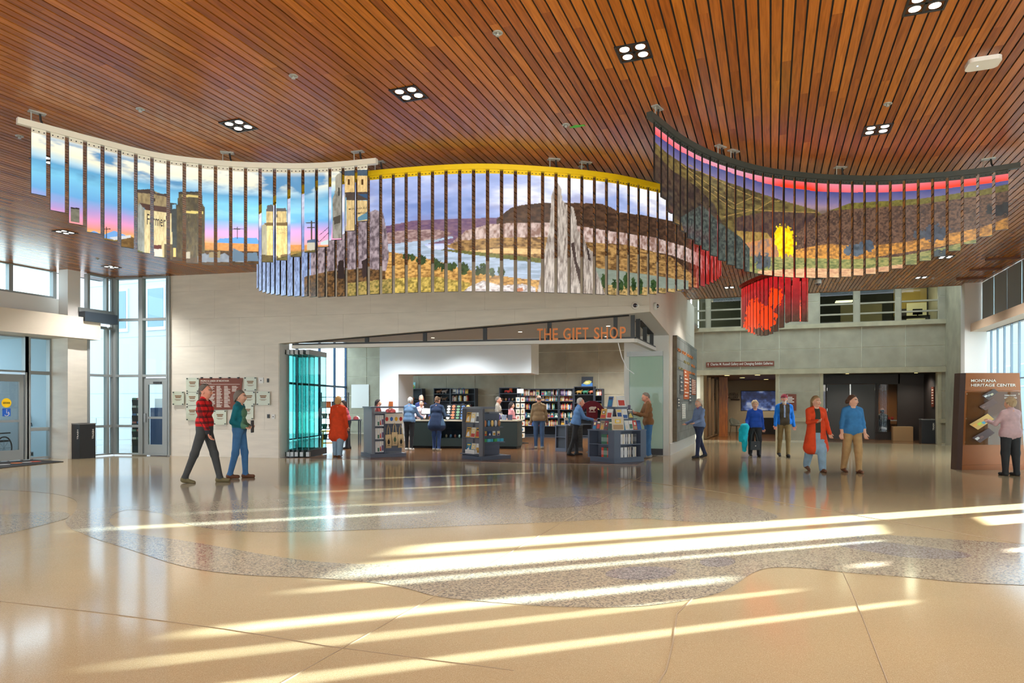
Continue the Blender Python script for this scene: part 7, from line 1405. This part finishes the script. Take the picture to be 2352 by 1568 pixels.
tag(MB().bx(-.13, .13, -.01, .01, 0, .28).bx(-.1, .1, .01, .08, 0, .01).build('white_card', M_STW, None, Vector((-10.9, 21.1, 1.35)), .1), 'blank white card standing on the dark blue cabinet', 'card')
# slate wall panel with plates on the side wall
SLT = mat('slate_tile', (110, 112, 108), .5, var=.28, scale=3, detail=6); sr = thing('slate_panel', 'dark slate recognition wall panel on the pale side wall', 'panel', (0, 0, 0)); TA, TBk, ZS0, ZS1 = 20.5, 26.2, .36, 3.49
MB().prism([st(SR + .001, TA), st(SR + .11, TA), st(SR + .11, TBk), st(SR + .001, TBk)], ZS0, ZS1).build('core', mat('slate_core', (78, 72, 62), .7), sr)
slabs(sr, [rect(TA, TBk, ZS0, ZS1)], lambda t__, z: st(SR + .11, t__, z), EV, .95, .31, TA, SLT, th=.018, gap=.004, name='slate_tile')
for z in np.arange(ZS0, ZS1 - .05, .31): MB().prism([st(SR + .002, TA - .012), st(SR + .12, TA - .012), st(SR + .12, TA), st(SR + .002, TA)], float(z) + .004, min(float(z) + .306, ZS1)).build('slate_tile', mat('slate_side', (104, 92, 72), .6, var=.2), sr)
SP = SR + .131
def splate(px0, px1, py0, py1, m, lines, label, tm=M_TXT, rows=1):
    t0, t1 = tS(px0, SP), tS(px1, SP); Ym = st(SP, t0).y; z1, z0 = zat(py0, Ym), zat(py1, Ym); t = thing('name_plate', label, 'plaque', (0, 0, 0), 0, 'plates on the slate panel')
    MB().prism([st(SP - .002, t0), st(SP + .02, t0), st(SP + .02, t1), st(SP - .002, t1)], z0, z1).build('plate', m, t)
    for i in range(lines):
        z = z1 - (i + .8) * (z1 - z0) / (lines + .6)
        for r_ in range(rows): a_ = t0 + (t1 - t0) * (.1 + r_ * .45); MB().prism([st(SP + .018, a_), st(SP + .024, a_), st(SP + .024, a_ + (t1 - t0) * rt.uniform(.25, .75 / rows)), st(SP + .018, a_ + (t1 - t0) * .2)], z, z + .028).build('text_line', tm, t)
MC = mat('copper_plate', (170, 84, 40), .5); MS2 = mat('slate_plate', (74, 78, 80), .5)
splate(1570, 1581.5, 848, 916, MC, 8, 'tall copper name plate in the middle of the slate panel'); splate(1588, 1597, 870, 906, MC, 8, 'shorter copper name plate at the far end of the slate panel', rows=2); splate(1561, 1569.5, 861, 904, MS2, 4, 'dark grey name plate left of the tall copper plate'); splate(1582, 1587.5, 864, 926, MS2, 8, 'narrow grey name plate between the copper plates'); splate(1565, 1573.5, 927, 963, mat('pale_plate', (150, 152, 144), .5), 8, 'pale name plate low on the slate panel', rows=2); splate(1555.5, 1561, 913, 938, MS2, 3, 'small dark plate near the front edge of the slate panel')
def srow(px0, px1, py0, py1, n_, m, label):
    t = thing('raised_lettering', label, 'lettering', (0, 0, 0), 0, 'raised lettering on the slate panel'); t0, t1 = tS(px0, SP), tS(px1, SP); Ym = st(SP, t0).y; z1, z0 = zat(py0, Ym), zat(py1, Ym)
    for i in range(n_):
        if i in (3, 8): continue
        a_ = t0 + (t1 - t0) * i / n_; w_ = (t1 - t0) / n_ * .7; b = MB()
        b.prism([st(SP - .002, a_), st(SP + .02, a_), st(SP + .02, a_ + w_ * .3), st(SP - .002, a_ + w_ * .3)], z0, z1); b.prism([st(SP - .002, a_), st(SP + .02, a_), st(SP + .02, a_ + w_), st(SP - .002, a_ + w_)], z1 - .03 if i % 2 else z0, z1 if i % 2 else z0 + .03); b.build('letter', m, t)
srow(1556.5, 1592, 799, 806, 16, M_COPPER, 'long row of copper letters across the top of the slate panel'); srow(1571, 1586, 827, 833, 9, mat('olive_letters', (150, 140, 92), .6), 'short row of olive letters under the copper title'); srow(1588, 1595.5, 836, 842, 5, M_COPPER, 'small copper letters toward the gallery end of the slate panel'); srow(1558.5, 1568.5, 842, 847, 7, mat('olive_letters'), 'olive letters above the dark grey plate')
srow(1582, 1597.5, 852, 857, 9, M_COPPER, 'copper letters beside the tall copper plate')
# wayfinding signs on the stone wall
def WS(px, py, n=0.0): s__ = sW(px, WT - n); p = st(s__, WT - n); p.z = zat(py, p.y); return p
t = thing('gallery_sign', 'long rust brown sign pointing to the Russell gallery above the passage', 'sign', (0, 0, 0)); MB().extr([WS(1622, 843.5, .05), WS(1778, 840, .05), WS(1778, 828.6, .05), WS(1622, 832, .05)], DV * .03).build('board', M_RUST, t)
a_, c_ = WS(1632, 841, .056), WS(1775, 838, .056); fit_text('board_text', 'Charles M. Russell Gallery and Changing Exhibit Galleries', (c_ - a_).length, .13, M_TXT, a_, (math.pi / 2, 0, -TH), t, .004, .004)
a_ = WS(1626.5, 841, .056); MB().box(a_ + Vector((0, 0, .055)), (.014, .006, .11), -TH).build('arrow', M_TXT, t); b = MB(); b.extr([a_ + EV * -.04 + Vector((0, 0, .07)), a_ + EV * .0 + Vector((0, 0, .1)), a_ + EV * .04 + Vector((0, 0, .07)), a_ + Vector((0, 0, .125))], DV * .004); b.build('arrow', M_TXT, t)
t = thing('directional_sign', 'square rust brown direction sign on the stone pier behind the man in the red cap', 'sign', (0, 0, 0)); MB().extr([WS(1805, 943, .05), WS(1829, 943, .05), WS(1829, 905, .05), WS(1805, 904, .05)], DV * .03).build('board', M_RUST, t)
for i in range(4): a_, c_ = WS(1808, 913 + i * 3.6, .054), WS(1820 + 4 * (i % 2), 913 + i * 3.6, .054); MB().extr([a_, c_, c_ + Vector((0, 0, .03)), a_ + Vector((0, 0, .03))], DV * .004).build('text_line', M_TXT, t)
MB().box(WS(1809, 907.5, .054), (.015, .006, .06), -TH).build('arrow', M_TXT, t)
t = thing('lobby_sign', 'small rust coloured sign on the side wall of the dark lobby', 'sign', st(h1 - .03, WT + .9, 1.55), -TH); MB().bx(-.02, 0, -.2, .2, -.2, .55).build('board', M_RUST, t)
for i in range(6): MB().bx(-.024, -.019, -.15, .12, .42 - i * .1, .45 - i * .1).build('text_line', M_TXT, t)
tag(MB().bx(-.12, .12, -.06, 0, -.12, .12).bx(-.1, .1, -.08, -.06, -.1, .1).build('wall_horn', M_SHELL, None, st(sW(2204) - .05, WT - .0, zat(758, 24.5)), -TH), 'small white horn strobe on the stone wall beside the pillar', 'alarm')
# gallery passage contents
tb = WT + LG - .06
def GB(px, py): p = hit(px, st(0, tb), st(1, tb)); p.z = zat(py, p.y); return p
a_, c_ = GB(1703, 942), GB(1792, 898); pw_, ph_ = (c_ - a_).length, c_.z - a_.z; nu, nv = 80, 40
t = thing('blue_mural', 'wide dark blue mural on the rear gallery wall', 'painting', a_, -TH); V = [(pw_ * i / nu, 0, ph_ * j / nv) for i in range(nu + 1) for j in range(nv + 1)]; Fq = [(i * (nv + 1) + j, (i + 1) * (nv + 1) + j, (i + 1) * (nv + 1) + j + 1, i * (nv + 1) + j + 1) for i in range(nu) for j in range(nv)]
me = bpy.data.meshes.new('picture'); me.from_pydata(V, [], Fq); A_ = np.array(V); n1 = fbm(A_[:, 0] * 3, A_[:, 2] * 3, 5); cc_ = ramp(n1 + (A_[:, 2] / ph_ < .4) * .08 - .05 * (A_[:, 2] / ph_ > .75), [(.25, (22, 28, 52)), (.45, (40, 56, 104)), (.58, (86, 110, 170)), (.72, (176, 186, 210))]); at = me.color_attributes.new('print', 'FLOAT_COLOR', 'POINT'); at.data.foreach_set('color', np.c_[cc_, np.ones(len(cc_))].ravel()); me.materials.append(print_mat('mural_glow_print', .5, .4)); link('picture', me, t); MB().bx(-.03, pw_ + .03, .005, .05, -.03, ph_ + .03).build('frame', M_BLACK, t)  # mural emits its own colours, standing in for light on it
M_LTR = mat('dark_letters', (60, 40, 28), .6)
for wd_, y0, y1, x1 in (('RUSSELL', 902, 908, 1696), ('GALLERY', 909.5, 915.5, 1696)):
    c_ = GB(x1, y1) - DV * .03; h_ = GB(x1, y0).z - c_.z; w_ = h_ * 4.6; fit_text('wall_lettering', wd_, w_, h_, M_LTR, c_ - EV * w_, (math.pi / 2, 0, -TH), None, .01, .012); tag(COL.objects[-1], 'dark word %s lettered on the gallery rear wall' % wd_, 'lettering')
w0 = GB(1678, 917.5); tag(MB().bx(0, .45, -.02, 0, -.03, .03).build('lettering_bar', M_LTR, None, w0 - DV * .01, -TH), 'dark bar under the gallery lettering', 'bar')
pc = hit(1662, st(0, WT + 3.6), st(1, WT + 3.6)); tag(MB().bx(-.18, .18, -.18, .18, 0, 2.66).bx(-.19, .19, -.19, .19, 0, .12).bx(-.185, .185, -.186, -.18, 1.7, 2.2).build('wood_column', mat('orange_wood', (176, 104, 40), .4, c2=(130, 72, 26), scale=2, stretch=(8, 8, 1)), None, pc, -TH), 'orange wood column inside the gallery passage', 'column')
pc = hit(1692, st(0, WT + 5.2), st(1, WT + 5.2)); t = thing('shell_chair', 'grey shell chair in the gallery passage', 'chair', pc, .4)
b = MB(); V = []; 
for i in range(7):
    a_ = -1.1 + i * .37; V += [(.3 * math.sin(a_), -.05 + .28 * math.cos(a_), .46), (.34 * math.sin(a_), .02 + .32 * math.cos(a_), .8 - .05 * abs(i - 3))]
b.add(V, [(2 * i, 2 * i + 2, 2 * i + 3, 2 * i + 1) for i in range(6)]); b.add([(v[0] * .94, v[1] * .94, v[2]) for v in V], [(2 * i + 1, 2 * i + 3, 2 * i + 2, 2 * i) for i in range(6)]); b.build('backrest', mat('chair_grey', (96, 100, 92), .6), t); MB().lathe([(.28, .42), (.31, .45), (.28, .48)], n=18).build('seat', mat('chair_grey'), t)
for x in (-.18, .18):
    for y in (-.18, .18): MB().tube([(x * 1.2, y * 1.2, 0), (x, y, .43)], .012, 6).build('leg', M_BLACK, t)
pc = hit(1772, st(0, WT + 6.6), st(1, WT + 6.6)); tag(MB().bx(-1.1, .8, -.3, .3, 0, .74).bx(-1.12, .82, -.32, .32, .74, .78).bx(-1.0, .7, -.31, -.3, .1, .66).build('reception_desk', mat('desk_black', (30, 28, 28), .5), None, pc, -TH), 'low black desk under the blue mural', 'desk')
for i, (s__, t__) in enumerate(((op1[0] + .9, WT + 1.3), (op1[0] + 2.1, WT + 1.3), (op1[0] + 1.4, WT + 4.2), (op1[0] + 2.4, WT + 7.0))):
    t = thing('gallery_downlight', 'round warm downlight in the gallery passage ceiling', 'lamp', st(s__, t__, 2.66), 0, 'downlights in the gallery passage'); MB().lathe([(.13, 0), (.13, -.015), (.11, -.015)], n=18).build('trim_ring', M_HANG, t); MB().lathe([(.105, -.006), (.105, -.017)], n=18).build('lens', mat('gallery_lens', (255, 226, 150), .3, emit=4), t)
    l = bpy.data.lights.new('gallery_spot', 'SPOT'); l.energy = 130; l.spot_size = math.radians(150); l.spot_blend = .7; l.shadow_soft_size = .1; l.color = (1, .85, .64); lo = bpy.data.objects.new('gallery_beam', l); COL.objects.link(lo); lo.parent = t; lo.location = (0, 0, -.06)
for i, (s__, t__, w_) in enumerate(((h0 + 1.0, WT + 1.2, 90), (h0 + 3.4, WT + 1.4, 90), (x3 + .4, WT + 4.3, 160))):  # lamps added to brighten the dark lobby and the event room
    t = thing('lobby_fill_lamp', 'round fill lamp added in the dark lobby ceiling', 'lamp', st(s__, t__, 2.66), 0, 'fill lamps added in the lobby'); MB().lathe([(.08, 0), (.08, -.012), (.07, -.012)], n=16).build('trim_ring', M_DARK, t); MB().lathe([(.065, -.004), (.065, -.014)], n=16).build('lens', mat('gallery_lens'), t)
    l = bpy.data.lights.new('lobby_fill_spot', 'SPOT'); l.energy = w_; l.spot_size = math.radians(150); l.spot_blend = .7; l.shadow_soft_size = .1; l.color = (1, .9, .76); lo = bpy.data.objects.new('lobby_fill_beam', l); COL.objects.link(lo); lo.parent = t; lo.location = (0, 0, -.06)
# event room seen through the sidelight
pt_ = st(x4 + .5, TL + 2.7); t = thing('event_table', 'white topped table beyond the lobby sidelight', 'table', pt_, -TH); MB().bx(-.8, .5, -.4, .4, .72, .76).build('tabletop', M_STW, t)
for x in (-.7, .4):
    for y in (-.3, .3): MB().tube([(x, y, 0), (x, y, .72)], .02, 6).build('leg', M_DARK, t)
for i in range(3): tag(MB().lathe([(.04, 0), (.06, .05), (.05, .12), (.035, .13)], n=12).build('red_cup', mat('cup_red', (190, 30, 30), .4), None, st(x4 - .15 + i * .16, TL + 2.55, .76)), 'red cup on the white topped table beyond the sidelight', 'cup', 'red cups on the event table')
pk = st(sLb(2038), TL + 1.3); t = thing('event_chair', 'dark chair under the seated visitor beyond the sidelight', 'chair', pk, DEG(80) - math.pi / 2); MB().bx(-.22, .22, -.22, .24, .36, .4).build('seat', M_BLACK, t); MB().bx(-.22, .22, -.26, -.23, .4, .8).build('backrest', M_BLACK, t)
for x in (-.2, .2):
    for y in (-.2, .22): MB().tube([(x, y, 0), (x, y, .37)], .014, 6).build('leg', M_BLACK, t)
# office things behind the upper windows
t = thing('office_desk', 'dark desk with a monitor behind the upper office window', 'desk', st(sW(2120) - .1, WT + 1.2, 4.3), -TH); MB().bx(-.7, .5, -.3, .3, .45, .5).build('desktop', M_DKW, t); MB().bx(-.7, -.65, -.3, .3, 0, .45).build('desk_side', M_DKW, t); MB().bx(.45, .5, -.3, .3, 0, .45).build('desk_side', M_DKW, t)
tag(MB().bx(-.16, .16, -.02, .02, .06, .28).bx(-.06, .06, -.06, .06, 0, .02).bx(-.02, .02, -.01, .01, .02, .08).build('monitor', M_BLACK, None, st(sW(2130) - .1, WT + 1.2, 4.8), -TH), 'small black monitor on the office desk upstairs', 'monitor')
tag(MB().bx(-.28, .28, -.02, .02, 0, .7).bx(-.24, .24, -.03, -.02, .06, .64).build('office_picture', mat('picture_dark', (40, 26, 22), .6), None, st(sW(2092) + .35, WT + 2.8, 4.6), -TH), 'dark framed picture on the ochre office wall', 'picture')

# ---------------------------------------------------------------- the measured frame is turned onto the hall's axes (camera and sun are already set there)
RT = Matrix.Rotation(TH, 4, 'Z')
for o in list(COL.objects):
    if o.parent is None and o.type not in {'CAMERA'} and o is not so:
        e_ = o.rotation_euler.copy(); o.location = RT @ o.location; o.rotation_euler = (RT.to_3x3() @ e_.to_matrix()).to_euler()
